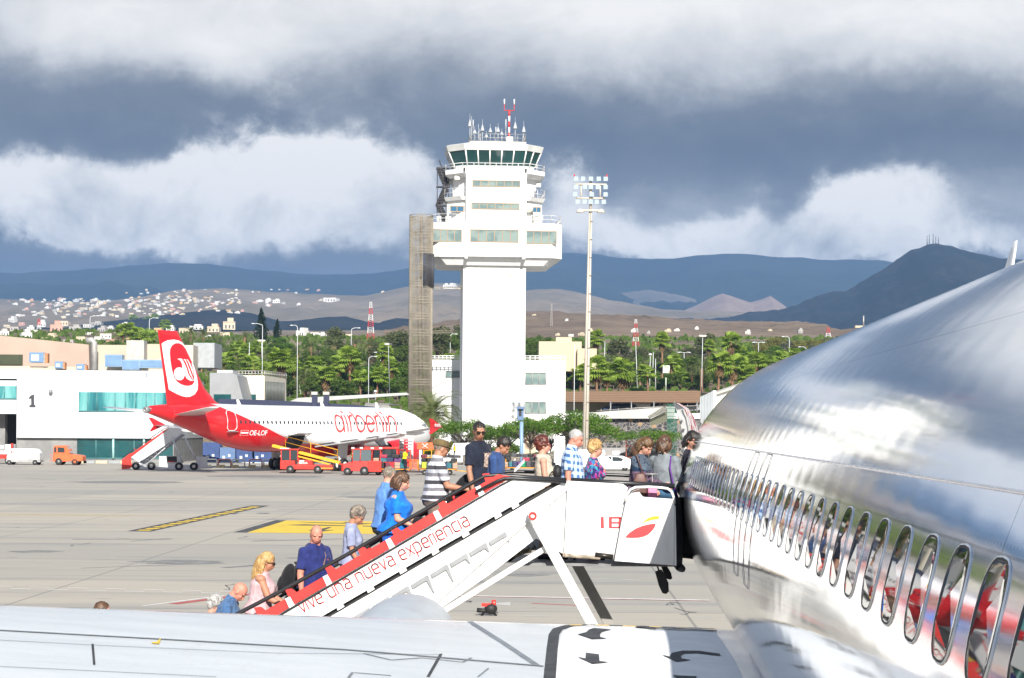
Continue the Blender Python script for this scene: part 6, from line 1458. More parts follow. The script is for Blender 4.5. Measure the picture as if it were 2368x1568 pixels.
for zx, zy in ((1207,1310),(1590,1320),(1345,1322),(1722,1330)):
    c = at(*z1(zx, zy), YS-.3); q = MB(); q.cyl((c.x, c.y-.12, .36), (c.x, c.y+.12, .36), .36, 20); w = q.build('wheel', TYR, S2, True); q = MB(); q.cyl((c.x, c.y-.13, .36), (c.x, c.y+.13, .36), .15, 12); q.build('rim', CHR, w, True)
# blue containers and hoop barriers behind the tail
ULD = mat('container_blue', (.03, .065, .19), .5, 0, .15, 2)
for i, (px, w, hh, nm) in enumerate(((492, 1.7, 2.4, 'tall'), (528, 1.6, 1.9, 'paler'), (570, 1.8, 2.0, 'wide'), (608, 1.9, 2.0, 'right hand'))):
    t = thing('cargo_container', '%s blue cargo container on the dolly row below the red tail' % nm, 'container', atz(px, 186)+Vector((0, 0, .5)), 0, 'blue containers beyond the airliner tail')
    q = MB(); q.loft([[(x, -.75, z) for x, z in ()] for _ in ()] or [[(-w/2+c, y, .0), (w/2, y, .0), (w/2, y, hh-.5), (-w/2, y, hh-.5), (-w/2, y, .5)] for y, c in ((-.75, .3), (.75, .3))], smooth=False); q.build('shell', ULD if i != 1 else mat('container_light_blue', (.10, .17, .32), .5, 0, .1, 2), t, bevel=.03)
    q = MB(); boxes(q, [((-w/2+.35, -.77, .3), (-w/2+.62, -.755, .6)), ((-w/2+.9, -.77, .5), (-w/2+1.15, -.755, .75)), ((-w/2+.05, -.77, -.1), (w/2, -.7, 0))]); q.build('label_plate', mat('label_pale', (.5, .53, .55), .6), t)
for i, px in enumerate((488, 520, 552, 592, 625)):
    t = thing('hoop_barrier', '%s steel hoop barrier on striped kerb blocks below the red tail' % ['first', 'second', 'third', 'fourth', 'fifth'][i], 'barrier', atz(px, 182.5), 0, 'hoop barriers below the tail')
    q = MB(); q.tube([(-.6, 0, 0), (-.6, 0, .7), (-.5, 0, .8), (.5, 0, .8), (.6, 0, .7), (.6, 0, 0)], .07, 8); q.build('hoop', VWH if i % 2 == 0 else mat('barrier_pink', (.6, .25, .25), .5), t)
    q = MB(); q.box((-.7, -.1, 0), (.0, .2, .28)); q.build('kerb_block', mat('kerb_cream', (.65, .55, .34), .7, 0, .1), t)
for i, px in enumerate((188, 206, 235, 265, 292)):
    q = MB(); c = atz(px, 199); q.box((c.x-.6, c.y, 0), (c.x+.6, c.y+.25, .28)); tag(q.build('kerb_block', mat('kerb_cream') if i % 2 == 0 else mat('kerb_grey', (.3, .32, .33), .7), bevel=.02), '%s %s kerb block along the foot of the terminal wall' % (['leftmost', 'second', 'middle', 'fourth', 'rightmost'][i], 'cream' if i % 2 == 0 else 'grey'), 'kerb', 'kerb blocks by the terminal')
# people working round the airliner
person('baggage handler in a red and yellow vest sitting on the end of the cart', 936, 157.2, .45, 40, 1.75, 'tan', 'm', 1.1, lean=4, armR=(30, 8, 40, 0), armL=(30, 8, 40, 0), shirt=cloth('red_yellow_vest', (.75, .60, .02)), trousers=DKT, hair='short', hcol=H_BLACK, group='ramp workers', step=True)
person('tractor driver in a yellow vest seen through the cab window', 816, 158.2, .60, 180, 1.6, 'tan', 'm', 1.0, armR=(30, 8, 40, 0), armL=(30, 8, 40, 0), shirt=cloth('yellow_vest', (.62, .72, .03)), trousers=DKT, hair='short', hcol=H_BLACK, group='ramp workers', step=False)
person('van driver in a yellow shirt behind the front side window', 1052, 205.0, .72, 180, 1.5, 'tan', 'm', 1.0, armR=(60, 8, 20, 0), armL=(60, 8, 20, 0), shirt=cloth('orange_shirt', (.85, .42, .01)), trousers=DKT, hair='short', hcol=H_BLACK, group='ramp workers', step=False)
# nose-wheel bits below the stairs : red hydrant truck hose coupling
t = thing('hose_coupling', 'dark hose coupling with a red cap lying on the apron beyond the wing', 'coupling', gnd(1135, 1424), 0)
q = MB(); q.ell((0, 0, .15), (.14, .12, .12)); q.cyl((-.05, 0, .1), (-.30, 0, .12), .05, 10); q.tube([(-.2, 0, 0), (-.05, 0, .2), (.12, 0, 0)], .03, 6); q.build('body', BLK, t); q = MB(); q.cyl((.06, 0, .18), (.06, 0, .34), .05, 10); q.box((-.2, -.06, .2), (.0, .06, .27)); q.build('cap', VRD, t)
# ================================================================ buildings
WALLW = nmat('white_render', lambda g, b: (g.put(b.inputs['Base Color'], g.mix(g.m('MULTIPLY', g.sstep(g.noise(g.vm('MULTIPLY', g.obj(), (1, 1, .15)), .9, 6, .65), .5, .78), .5), (.78, .78, .77), (.58, .57, .54))), g.put(b.inputs['Roughness'], .75), bumped(g, b, g.noise(g.obj(), 6, 4), .15, .02)))
BGL = mat('tower_glass_green', (.008, .045, .045), .05, 0, .2, .3, spec=.7); WBL = nmat('blind_window', lambda g, b: (g.put(b.inputs['Base Color'], g.mix(g.sstep(g.noise(g.obj(), .6, 2), .4, .6), (.13, .19, .19), (.22, .28, .26))), g.put(b.inputs['Roughness'], .25)))
FRB = mat('brown_frame', (.30, .22, .14), .5); RAILW = mat('white_rail', (.75, .75, .74), .5, 0, 0); GALV = mat('galvanised', (.45, .43, .40), .5, .4, .1)
TS = 250/F
TW = thing('control_tower', 'white control tower with a green glass cab and stepped balconies', 'control tower', at(1137, 990, 250).xy.to_3d(), R_(4))
def tb(name, x0, x1, y0, y1, py1, py0, m=WALLW, parent=None, bevel=0.0):
    """box: picture columns x (px), local depth y, picture rows"""
    q = MB(); q.box(((x0-1143)*TS, y0, 4+(990-py1)*TS if py1 is not None else -.3), ((x1-1143)*TS, y1, 4+(990-py0)*TS)); return q.build(name, m, parent or TW, bevel=bevel)
Zt = lambda py: 4+(990-py)*TS
Xt = lambda px: (px-1143)*TS
tb('shaft', 1071.5, 1214, -4.1, 4.1, None, 604)
def octo(hw, hd, c, z): return [Vector(p+(z,)) for p in ((-hw+c, -hd), (hw-c, -hd), (hw, -hd+c), (hw, hd-c), (hw-c, hd), (-hw+c, hd), (-hw, hd-c), (-hw, -hd+c))]
# main block, underside chamfer
q = MB(); q.loft([octo(8.7, 5.6, 1.4, Zt(604)), octo(8.7, 5.6, 1.4, Zt(526))], smooth=False); q.build('office_floor', WALLW, TW)
q = MB(); q.loft([octo(7.3, 4.6, 1.0, Zt(621)), octo(8.35, 5.2, 1.3, Zt(606)), octo(8.35, 5.2, 1.3, Zt(604)+.02)], smooth=False); q.build('soffit', WALLW, TW)
tb('front_bay', 1075, 1212, -6.0, -2, 603, 404)
for x in (1076, 1206): tb('bracket', x-3, x+4, -6.2, -5, 608, 600)
q = MB(); q.loft([octo(6.2, 4.6, 1.8, Zt(527)), octo(6.2, 4.6, 1.8, Zt(466))], smooth=False); q.build('middle_floor', WALLW, TW)
q = MB(); q.loft([octo(6.35, 5.2, 2.0, Zt(474)), octo(6.6, 5.4, 2.0, Zt(466))], smooth=False); q.build('balcony', WALLW, TW)
q = MB(); q.loft([octo(5.4, 4.4, 1.6, Zt(468)), octo(5.4, 4.4, 1.6, Zt(412))], smooth=False); q.build('upper_floor', WALLW, TW)
q = MB(); q.loft([octo(5.9, 5.3, 1.9, Zt(422)), octo(6.45, 5.9, 2.1, Zt(415)), octo(6.45, 5.9, 2.1, Zt(405))], smooth=False); q.build('balcony', WALLW, TW)
q = MB(); q.loft([octo(5.1, 4.3, 1.55, Zt(405)), octo(5.1, 4.3, 1.55, Zt(392))], smooth=False); q.build('cab_base', WALLW, TW)
q = MB(); q.loft([octo(5.2, 4.4, 1.6, Zt(393)), octo(6.0, 5.2, 2.1, Zt(361))], smooth=False); q.build('cab_glass', BGL, TW)
q = MB()
def oc(f, k, t):  # point on octagon edge
    A = octo(5.2+.8*f+.03, 4.4+.8*f+.03, 1.6+.5*f, Zt(393)+(Zt(361)-Zt(393))*f); a, b = A[k], A[(k+1) % 8]; return a.lerp(b, t)
for k, ts in ((0, (0, .2, .4, .6, .8)), (1, (0, .5)), (2, (0, .33, .66)), (3, (0, .5)), (4, (0, .25, .5, .75)), (5, (0, .5)), (6, (0, .33, .66)), (7, (0, .99))):
    for t in ts: q = MB(); q.tube([oc(0, k, t), oc(1, k, t)], .09, 4); q.build('mullion', WALLW, TW)
q = MB(); q.loft([octo(6.1, 5.3, 2.1, Zt(361)), octo(6.35, 5.5, 2.2, Zt(348)), octo(5.9, 5.0, 2.4, Zt(344)), octo(3.9, 3.4, 1.0, Zt(339))], smooth=False); RF = q.build('roof', mat('roof_pale', (.62, .63, .61), .6, 0, .08, .5), TW)
tb('roof_deck', 1086, 1214, -3.2, 3.0, 341, 336, GALV)
def railing(name, pts, z, hgt, n, r=.035, m=RAILW, parent=TW, mid=2):
    q = MB()
    for a, b in zip(pts, pts[1:]):
        a, b = Vector((*a, z)), Vector((*b, z)); L = (b-a).length; k = max(1, int(L/n))
        for i in range(k+1): p = a.lerp(b, i/k); q.tube([p, p+Vector((0, 0, hgt))], r, 4)
        for j in range(1, mid+1): q.tube([a+Vector((0, 0, hgt*j/mid)), b+Vector((0, 0, hgt*j/mid))], r, 4)
    return q.build(name, m, parent)
O2 = lambda hw, hd, c: [(p.x, p.y) for p in octo(hw, hd, c, 0)]+[(-hw+c, -hd)]
railing('roof_railing', [(Xt(1087), -3.1), (Xt(1213), -3.1), (Xt(1213), 2.9), (Xt(1087), 2.9), (Xt(1087), -3.1)], Zt(336), 1.0, 1.0, .03, GALV)
railing('balcony_railing', O2(6.4, 5.8, 2.1), Zt(405), .75, 1.4, .045); railing('balcony_railing', O2(6.5, 5.3, 2.0), Zt(466), 1.1, 1.2, .03); railing('balcony_railing', O2(8.6, 5.5, 1.4), Zt(526), 1.05, 1.1, .035)
def strip(x0, x1, y0, y1, n, yy, m=WBL, name='window'):
    q = MB(); q.box((Xt(x0), yy-.03, Zt(y1)), (Xt(x1), yy, Zt(y0))); w = q.build(name, m, TW)
    q = MB(); W_ = (x1-x0)/n; r = .05
    for i in range(n+1): q.box((Xt(x0+W_*i)-r, yy-.09, Zt(y1)), (Xt(x0+W_*i)+r, yy+.02, Zt(y0)))
    for y in (y0, y1): q.box((Xt(x0)-r, yy-.085, Zt(y)-r), (Xt(x1)+r, yy+.02, Zt(y)+r))
    q.build('frame', FRB, w)
strip(1090, 1197, 432, 445, 6, -6.0); strip(1088, 1195, 483, 496, 6, -6.0); strip(1086, 1194, 543, 570, 6, -6.0)
strip(1002, 1066, 543, 570, 4, -5.6); strip(1212, 1281, 544, 572, 4, -5.6); strip(1041, 1071, 488, 500, 2, -4.6, mat('blue_window', (.05, .14, .24), .1)); strip(1228, 1246, 488, 500, 2, -4.6, mat('blue_window'))
tb('vent', 1172, 1182, -4.15, -4.0, 645, 638, mat('vent_beige', (.5, .47, .36), .6))
q = MB(); q.ell((Xt(1218), -5.3, Zt(491)), (.62, .15, .62), 16, 8); q.build('dish_antenna', mat('dish_cream', (.62, .56, .46), .6), TW)
for x0, x1, y1, y0, nm in ((1229, 1244, 524, 500, 'air_unit'), (1010, 1020, 524, 512, 'air_unit'), (1030, 1042, 524, 512, 'air_unit'), (1050, 1062, 428, 420, 'air_unit'), (1048, 1060, 430, 402, 'cabinet'), (1236, 1246, 442, 434, 'air_unit')):
    if nm == 'cabinet': continue
    a = tb(nm, x0, x1, -5.2 if y1 > 500 else -4.9, -4.2, y1, y0, mat('unit_cream', (.62, .62, .57), .5, 0, 0))
    if x0 == 1229:
        for zz in (506, 517):
            q = MB(); q.cyl((Xt(1236.5), -5.24, Zt(zz)), (Xt(1236.5), -5.2, Zt(zz)), .3, 16); q.build('fan', GALV, a)
tb('camera', 1069, 1073, -6.3, -6.0, 411, 404, BLK); tb('camera', 1208, 1212, -6.3, -6.0, 411, 404, BLK)
# aerials
rnd = random.Random(4)
def aerial(x, y, ytop, kind='rod'):
    q = MB(); z0, z1 = Zt(336), Zt(ytop); X = Xt(x); q.tube([(X, y, z0), (X, y, z0+(z1-z0)*.6)], .045, 5); q.tube([(X, y, z0+(z1-z0)*.6), (X, y, z1)], .03 if kind == 'rod' else .022, 5)
    if kind == 'cone': q.tube([(X, y, z0+(z1-z0)*.55), (X, y, z0+(z1-z0)*.58), (X, y, z0+(z1-z0)*.8)], [.30, .26, .05], 8)
    if kind == 'fat': q.tube([(X, y, z0+(z1-z0)*.55), (X, y, z1)], .085, 6)
    q.build('aerial', mat('aerial_grey', (.42, .44, .46), .5), TW)
for x, yt, k in ((1086, 270, 'cone'), (1089, 278, 'rod'), (1094, 282, 'fat'), (1097, 300, 'cone'), (1105, 296, 'rod'), (1108, 302, 'rod'), (1113, 300, 'fat'), (1117, 276, 'cone'), (1126, 303, 'cone'), (1133, 293, 'cone'), (1147, 296, 'fat'), (1151, 290, 'cone'), (1159, 304, 'cone'), (1168, 283, 'fat'), (1190, 276, 'cone'), (1198, 314, 'rod'), (1213, 278, 'cone'), (1211, 296, 'rod')):
    aerial(x, rnd.uniform(-3, 1), yt, k)
for i in range(6):
    q = MB(); X = Xt(1177.5); z0 = Zt(336)+(Zt(258)-Zt(336))*i/6; z1 = Zt(336)+(Zt(258)-Zt(336))*(i+1)/6; q.tube([(X, -1, z0), (X, -1, z1)], .14, 6); q.build('mast_section', RED if i % 2 else WHT, TW)
q = MB(); X = Xt(1177.5); w = .65; q.tube([(X-w, -1, Zt(244)), (X-w, -1, Zt(258)), (X+w, -1, Zt(258)), (X+w, -1, Zt(244))], .06, 5); q.build('mast_fork', RED, TW)
q = MB(); [q.tube([(X+s*w, -1, Zt(244)), (X+s*w, -1, Zt(232))], .09, 6) for s in (-1, 1)]; q.build('mast_tip', WHT, TW)
tb('mast_box', 1171, 1186, -1.6, -.4, 336, 320, WHT)
# zigzag fire stair on the left
q = MB()
for k in range(3):
    ya, yb = 524-43*k, 481-43*k; x0, x1 = (1034, 1016) if k % 2 == 0 else (1016, 1034)
    n = 12
    for i in range(n): z = Zt(ya+(yb-ya)*i/n); xx = Xt(x0+(x1-x0)*i/n); q.box((xx-.45, -2.5, z), (xx+.45, -1.2, z+.06))
    for y in (-2.5, -1.2): q.tube([(Xt(x0), y, Zt(ya)), (Xt(x1), y, Zt(yb))], .08, 4); q.tube([(Xt(x0), y, Zt(ya)+1), (Xt(x1), y, Zt(yb)+1)], .04, 4)
    q.box((Xt(1010), -2.6, Zt(yb)-.08), (Xt(1040), -1.1, Zt(yb)))
for x in (1012, 1038): q.tube([(Xt(x), -2.6, Zt(526)), (Xt(x), -2.6, Zt(395))], .06, 4)
q.build('fire_stair', mat('dark_stair_steel', (.07, .07, .08), .5, .3), TW)
# ---- low building at the foot
LB = thing('tower_base_building', 'low white flat roofed building behind the foot of the control tower', 'building', atz(1150, 255), 0)
def pb(parent, name, x0, x1, py1, py0, Y0, Y1, m, bevel=0):
    a = at(x0, py1, Y0) if py1 is not None else Vector((at(x0, 990, Y0).x, Y0, -.3)); b = at(x1, py0, Y0); q = MB(); q.box((a.x, Y0, a.z), (b.x, Y1, b.z)); return q.build(name, m, parent, True, bevel=bevel)
pb(LB, 'wall', 1213, 1308, None, 833, 254, 268, WALLW); pb(LB, 'wall', 996, 1075, None, 832, 257, 268, WALLW)
for x0, x1, y0, y1, Y in ((1215, 1262, 862, 889, 253.95), (1214, 1262, 930, 956, 253.95), (1031, 1073, 858, 873, 256.95)):
    w = pb(LB, 'window', x0, x1, y1, y0, Y, Y+.1, WBL)
    q = MB()
    for i in range(4): q.tube([at(x0+(x1-x0)*i/3, y0, Y-.06), at(x0+(x1-x0)*i/3, y1, Y-.06)], .06, 4)
    for y in (y0, y1): q.tube([at(x0, y, Y-.06), at(x1, y, Y-.06)], .06, 4)
    q.build('frame', mat('grey_frame', (.35, .36, .35), .5), w, True)
q = MB()
for x0, x1 in ((1214, 1308), (996, 1070)):
    for yy in (823, 828): q.tube([at(x0, yy, 254.5), at(x1, yy, 254.5)], .07, 4)
    for i in range(9): x = x0+(x1-x0)*i/8; q.tube([at(x, 833, 254.5), at(x, 823, 254.5)], .06, 4)
q.build('railing', RAILW, LB, True)
pb(LB, 'annex_wall', 1213, 1240, None, 975, 250, 254, mat('peach_wall', (.66, .48, .34), .8, 0, .08)); 
CB = thing('white_cabinet', 'tall white utility cabinet behind the auburn haired woman', 'cabinet', atz(1290, 200), 0); pb(CB, 'housing', 1281, 1303, 1070, 1012, 200, 201.5, WHT, .03); pb(CB, 'cap', 1279, 1306, 1014, 1009, 199.9, 201.6, WHT)
# ---- cylindrical lattice stair tower
LT = thing('lattice_stair_tower', 'round beige lattice stair tower standing left of the control tower', 'stair tower', atz(971, 243), 0)
BG = mat('beige_steel', (.30, .265, .21), .6, .1, .12, 1)
cX, cZ = 0, 0; r = 27*243/F; zt = 4+(990-503)*243/F
q = MB()
for k in range(54):
    a = 2*math.pi*k/54; p = (r*math.cos(a), r*math.sin(a)); q.tube([(*p, 0), (*p, zt+.3*math.sin(a*3))], .045, 4)
q.build('vertical_bar', BG, LT)
q = MB()
for k in range(15):
    z = 1+k*(zt-1.5)/14
    for dz in (0, .35, .7): q.tube([(r*math.cos(a), r*math.sin(a), z+dz) for a in [2*math.pi*j/24 for j in range(25)]], .045, 4)
q.build('ring_beam', BG, LT)
q = MB()
for k in range(150):
    a = k*.42; z = .3+k*(zt-1)/150; q.prism([(.12*math.cos(a), .12*math.sin(a), z), (r*.92*math.cos(a), r*.92*math.sin(a), z), (r*.92*math.cos(a+.4), r*.92*math.sin(a+.4), z)], (0, 0, .05))
q.cyl((0, 0, 0), (0, 0, zt), .14, 8); q.tube([(r*.92*math.cos(k*.42), r*.92*math.sin(k*.42), 1.2+k*(zt-1)/150) for k in range(150)], .035, 4); q.build('spiral_steps', mat('beige_steel_dark', (.22, .18, .14), .6), LT)
for y, x1 in ((665, 1075), (766, 1058)):
    q = MB()
    for dz in (0, -.25): q.tube([at(985, y, 243)+Vector((0, 0, dz)), at(x1, y-1, 246)+Vector((0, 0, dz))], .05, 5)
    q.build('bridge_beam', BG, LT, True)
q = MB()
for k in range(26):
    a = R_(-75+k*5.5); q.tube([(r*1.1*math.cos(a), r*1.1*math.sin(a)-.1, 4+(990-665)*.0553), (r*1.1*math.cos(a), r*1.1*math.sin(a)-.1, 4+(990-590)*.0553)], .05, 4)
for z in range(18): q.tube([(r*1.1*math.cos(R_(-75+k*14)), r*1.1*math.sin(R_(-75+k*14))-.1, 22.4+z*.22) for k in range(11)], .03, 4)
q.build('dark_cage', mat('dark_stair_steel'), LT)
# ---- floodlight mast
FM = thing('floodlight_mast', 'tall cream floodlight mast with four rows of lamps', 'floodlight mast', atz(1353, 205), 0)
MC = mat('mast_cream', (.62, .56, .47), .5, 0, .06, 1); s2_ = 205/F; zt = 4+(990-490)*s2_
tilt = (1366-1353)*s2_ - (490-1070)*-1*math.sin(0)*0
dx_ = at(1366, 490, 205).x-at(1353, 1078, 205).x
q = MB(); q.tube([(0, 0, 0), (dx_*.5, 0, zt*.5), (dx_, 0, zt)], [.37, .28, .18], 12); q.build('pole', MC, FM)
q = MB(); q.box((-.04, -.42, .5), (.05, -.3, 2)); 
for k in range(14): f = (k+.5)/14; q.tube([(dx_*f-.05, -.38+.2*f, zt*f), (dx_*f+.25, -.34+.2*f, zt*f)], .07, 5)
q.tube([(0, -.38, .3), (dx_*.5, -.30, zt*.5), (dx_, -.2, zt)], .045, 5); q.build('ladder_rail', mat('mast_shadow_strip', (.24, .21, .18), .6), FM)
q = MB(); hx = dx_
for py, w in ((426, 37), (458, 34), (486, 30)): z = 4+(990-py)*s2_; q.tube([(hx-w*s2_, -.3, z), (hx+w*s2_, -.3, z)], .10, 6)
for x in (-22, 22): q.tube([(hx+x*s2_, -.2, 4+(990-458)*s2_), (hx+x*s2_, -.2, 4+(990-426)*s2_)], .08, 5)
q.tube([(hx, -.2, zt), (hx, -.2, 4+(990-415)*s2_)], .15, 8); q.build('cross_arm', MC, FM)
lampm = mat('lamp_glass_pale', (.45, .55, .60), .12, .2, .1, 8)
for py, xs in ((414, (-34, -18, 0, 18, 34)), (433, (-34, -14, 0, 16, 34)), (450, (-36, 2, 34)), (467, (-30, -14, 0, 14, 30))):
    for x in xs:
        c = Vector((hx+x*s2_, -.6, 4+(990-py)*s2_)); q = MB(); q.loft([[c+Vector((sx*w, y, sz*w)) for sx, sz in ((-1, -1), (1, -1), (1, 1), (-1, 1))] for y, w in ((-.1, .23), (.1, .22), (.35, .12))], smooth=False); q.build('floodlight', lampm, FM)
for x in (-24, 24):
    c = Vector((hx+x*s2_, -.4, 4+(990-489)*s2_)); q = MB(); q.loft([[c+Vector((.45*w*math.cos(a), .3*w*math.sin(a), z)) for a in [2*math.pi*k/10 for k in range(10)]] for z, w in ((-.12, 1), (.1, .7), (.3, .15))]); q.build('downlight', MC, FM)
for x in (-38, 37): q = MB(); q.ell((hx+x*s2_, -.3, 4+(990-406)*s2_), (.08, .08, .18)); q.build('beacon', RED, FM)
# ---- blue post with a camera box in front of the tower
BP = thing('docking_sign', 'slate blue post with a boxy docking display, right of the man in sunglasses', 'post', atz(1207, 196), 0)
BLU = mat('slate_blue', (.10, .17, .30), .5, 0, .06); q = MB(); q.tube([at(1206, 1064, 196)-Vector((0, 0, 1)), at(1206, 975, 196)], .2, 8); q.build('pole', mat('pole_light_blue', (.22, .33, .48), .5), BP, True)
pb(BP, 'display_box', 1196, 1211, 972, 944, 195.6, 196.4, BLU, .04); pb(BP, 'hood', 1194, 1214, 946, 941, 195.3, 196.4, BLU); pb(BP, 'screen', 1200, 1206, 962, 946, 195.55, 195.62, BLK)
# ---- terminal on the left
TM = thing('terminal_building', 'white two storey terminal with teal glass bands, a grey base and a big number 1', 'terminal', atz(200, 208), 0)
PW = nmat('terminal_panel', lambda g, b: (g.put(b.inputs['Base Color'], g.mix(g.m('MULTIPLY', g.m('MAXIMUM', g.m('GREATER_THAN', g.m('FRACT', g.m('DIVIDE', g.sep(g.obj())[0], 2.4)), .985), g.m('GREATER_THAN', g.m('FRACT', g.m('DIVIDE', g.sep(g.obj())[2], 1.6)), .98)), .35), g.mix(g.noise(g.obj(), .25, 4), (.50, .535, .56), (.58, .61, .625)), (.42, .45, .47))), g.put(b.inputs['Roughness'], .5)))
TG = nmat('teal_glass', lambda g, b: (g.put(b.inputs['Base Color'], g.ramp(g.noise(g.vm('MULTIPLY', g.obj(), (1, 1, .3)), .35, 3, .6, 1.5), [(.35, (.010, .05, .075)), (.48, (.04, .20, .22)), (.55, (.12, .36, .36)), (.68, (.20, .44, .44))])), g.put(b.inputs['Roughness'], .08), g.put(b.inputs['Specular IOR Level'], .8)))
TGD = mat('dark_teal_glass', (.012, .06, .065), .06, 0, .5, .3, spec=.7); GC = nmat('grey_base', lambda g, b: (g.put(b.inputs['Base Color'], g.mix(g.sstep(g.noise(g.obj(), .7, 6, .65), .35, .7), (.20, .20, .20), (.28, .275, .27))), g.put(b.inputs['Roughness'], .8)))
YT = 205
pb(TM, 'upper_wall', 38, 402, 1012, 873, YT, YT+20, PW); pb(TM, 'parapet', -260, 395, 874, 858, YT+2, YT+20, PW); pb(TM, 'base_wall', 38, 402, None, 1012, YT+.5, YT+20, GC)
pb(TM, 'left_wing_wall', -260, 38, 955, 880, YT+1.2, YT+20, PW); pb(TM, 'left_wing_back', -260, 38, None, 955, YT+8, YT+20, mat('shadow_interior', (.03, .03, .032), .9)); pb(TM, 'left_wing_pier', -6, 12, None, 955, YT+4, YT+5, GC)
pb(TM, 'roof_box', 205, 337, 873, 862, YT+.8, YT+3, PW)
def glassband(nm, x0, x1, y1, y0, Y, cols, m, fm=None):
    w = pb(TM, nm, x0, x1, y1, y0, Y-.05, Y+.2, m); q = MB()
    for x in cols: q.tube([at(x, y0, Y-.08), at(x, y1, Y-.08)], .05, 4)
    q.tube([at(x0, y1, Y-.07), at(x1, y1, Y-.07)], .07, 4); q.build('glazing_bar', fm or mat('teal_bar', (.10, .25, .26), .4), w, True)
glassband('window', 182, 390, 951, 908, YT, (203, 224, 266, 290, 313, 338, 358), TG); glassband('window', -260, 38, 922, 893, YT+1.2, (-100, -40, 10), TG); glassband('window', 178, 400, 1060, 1013, YT+.5, (222, 263, 310, 334, 370), TGD)
for x in (262, 333): q = MB(); q.tube([at(x, 1013, YT+.3), at(x, 1060, YT+.3)], .13, 6); q.build('window_post', mat('pale_teal_post', (.35, .60, .58), .4), TM, True)
q = MB(); 
for P in ([(68, 942), (82, 942), (82, 937), (79, 936), (79, 912), (72, 914), (67, 919), (67, 923), (72, 922), (72, 936), (68, 937)],): q.poly([at(x, y, YT-.02) for x, y in P])
q.build('number_sign', mat('number_black', (.04, .04, .05), .6), TM, True)
q = MB(); q.ell(at(117, 906, YT-.3), (.22, .3, .25)); q.build('wall_lamp', WDK, TM, True)
# grey slanted block and cream block right of the fin
GB = thing('grey_annex', 'grey slant ended terminal annex right of the red fin', 'building', atz(520, 214), 0)
q = MB(); q.prism([at(x, y, 214) for x, y in ((485, 1000), (485, 862), (535, 862), (548, 868), (566, 940), (570, 1000))], (0, 16, 0)); q.build('wall', mat('annex_grey', (.27, .28, .29), .6, 0, .08, .5), GB, True)
pb(GB, 'roof_plant', 502, 538, 865, 856, 215, 219, mat('plant_grey', (.5, .5, .5), .6)); w = pb(GB, 'window', 494, 534, 932, 912, 213.9, 214, TGD)
GB2 = thing('cream_annex', 'cream building with tall dark louvres and a roof railing beside the grey annex', 'building', atz(600, 222), 0)
CRM = mat('cream_wall', (.64, .60, .50), .75, 0, .06, .4)
pb(GB2, 'wall', 535, 612, 1010, 868, 222, 234, CRM); q = MB(); q.prism([Vector((at(612, 990, 222).x, 222, -.1)), Vector((at(662, 990, 236).x, 236, -.1)), at(662, 876, 236), at(612, 868, 222)], (-1, 6, 0)); q.build('side_wall', CRM, GB2, True)
q = MB()
for k in range(13):
    f = (k+.5)/13; a = at(616+42*f, 882+3*f, 222+13*f); b = at(616+42*f, 926+1*f, 222+13*f); a.y -= .35; b.y -= .35; q.tube([a, b], .14, 4)
q.build('louvre', mat('louvre_dark', (.12, .13, .12), .5), GB2, True)
pb(GB2, 'window', 556, 592, 930, 912, 221.9, 222, TGD)
q = MB()
for y in (858, 864): q.tube([at(530, y, 222), at(612, y, 222), at(662, y+6, 236)], .05, 4)
for k in range(12): q.tube([at(530+7.5*k, 858, 222), at(530+7.5*k, 869, 222)], .05, 4)
for k in range(14): f = k/13; q.tube([at(612+50*f, 859+5*f, 222+14*f), at(612+50*f, 869+6*f, 222+14*f)], .06, 4)
q.build('railing', GALV, GB2, True)
# roofscape above the terminal
RS = thing('rooftop_plant_house', 'beige plant rooms and grey louvred block on the terminal roof', 'building', atz(260, 222), 0)
BE = mat('beige_wall', (.50, .43, .33), .8, 0, .08, .4)
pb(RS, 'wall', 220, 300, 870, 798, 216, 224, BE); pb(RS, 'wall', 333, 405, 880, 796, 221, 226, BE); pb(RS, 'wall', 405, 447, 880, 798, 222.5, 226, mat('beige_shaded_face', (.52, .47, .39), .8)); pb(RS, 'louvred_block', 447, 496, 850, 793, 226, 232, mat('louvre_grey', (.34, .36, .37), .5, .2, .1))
pb(RS, 'duct', 292, 333, 850, 787, 215, 217, GALV); q = MB(); q.tube([at(200, 788, 214), at(212, 786, 214), at(218, 792, 214), at(218, 855, 214)], .35, 10); q.build('pipe', GALV, RS, True)
BR = thing('brown_hall', 'long salmon brown hall roof edge at the far left behind the terminal', 'building', atz(60, 232), 0)
q = MB(); q.prism([at(x, y, 228) for x, y in ((-260, 870), (-260, 745), (0, 776), (205, 797), (207, 870))], (0, 14, 0)); q.build('wall', mat('salmon_wall', (.42, .315, .255), .8, 0, .06, .3), BR, True)
pb(BR, 'window', -200, 52, 842, 820, 227.8, 228, mat('olive_glass', (.06, .07, .04), .3)); pb(BR, 'parapet', -260, 200, 868, 852, 220, 222, BE)
BR3 = thing('roof_wall', 'beige parapet block on the terminal roof beneath the air conditioners', 'wall', atz(120, 214), 0); pb(BR3, 'wall', -200, 180, 872, 848, 212, 213, BE)
ACB = mat('aircon_blue', (.13, .23, .38), .5, 0, .1, 1)
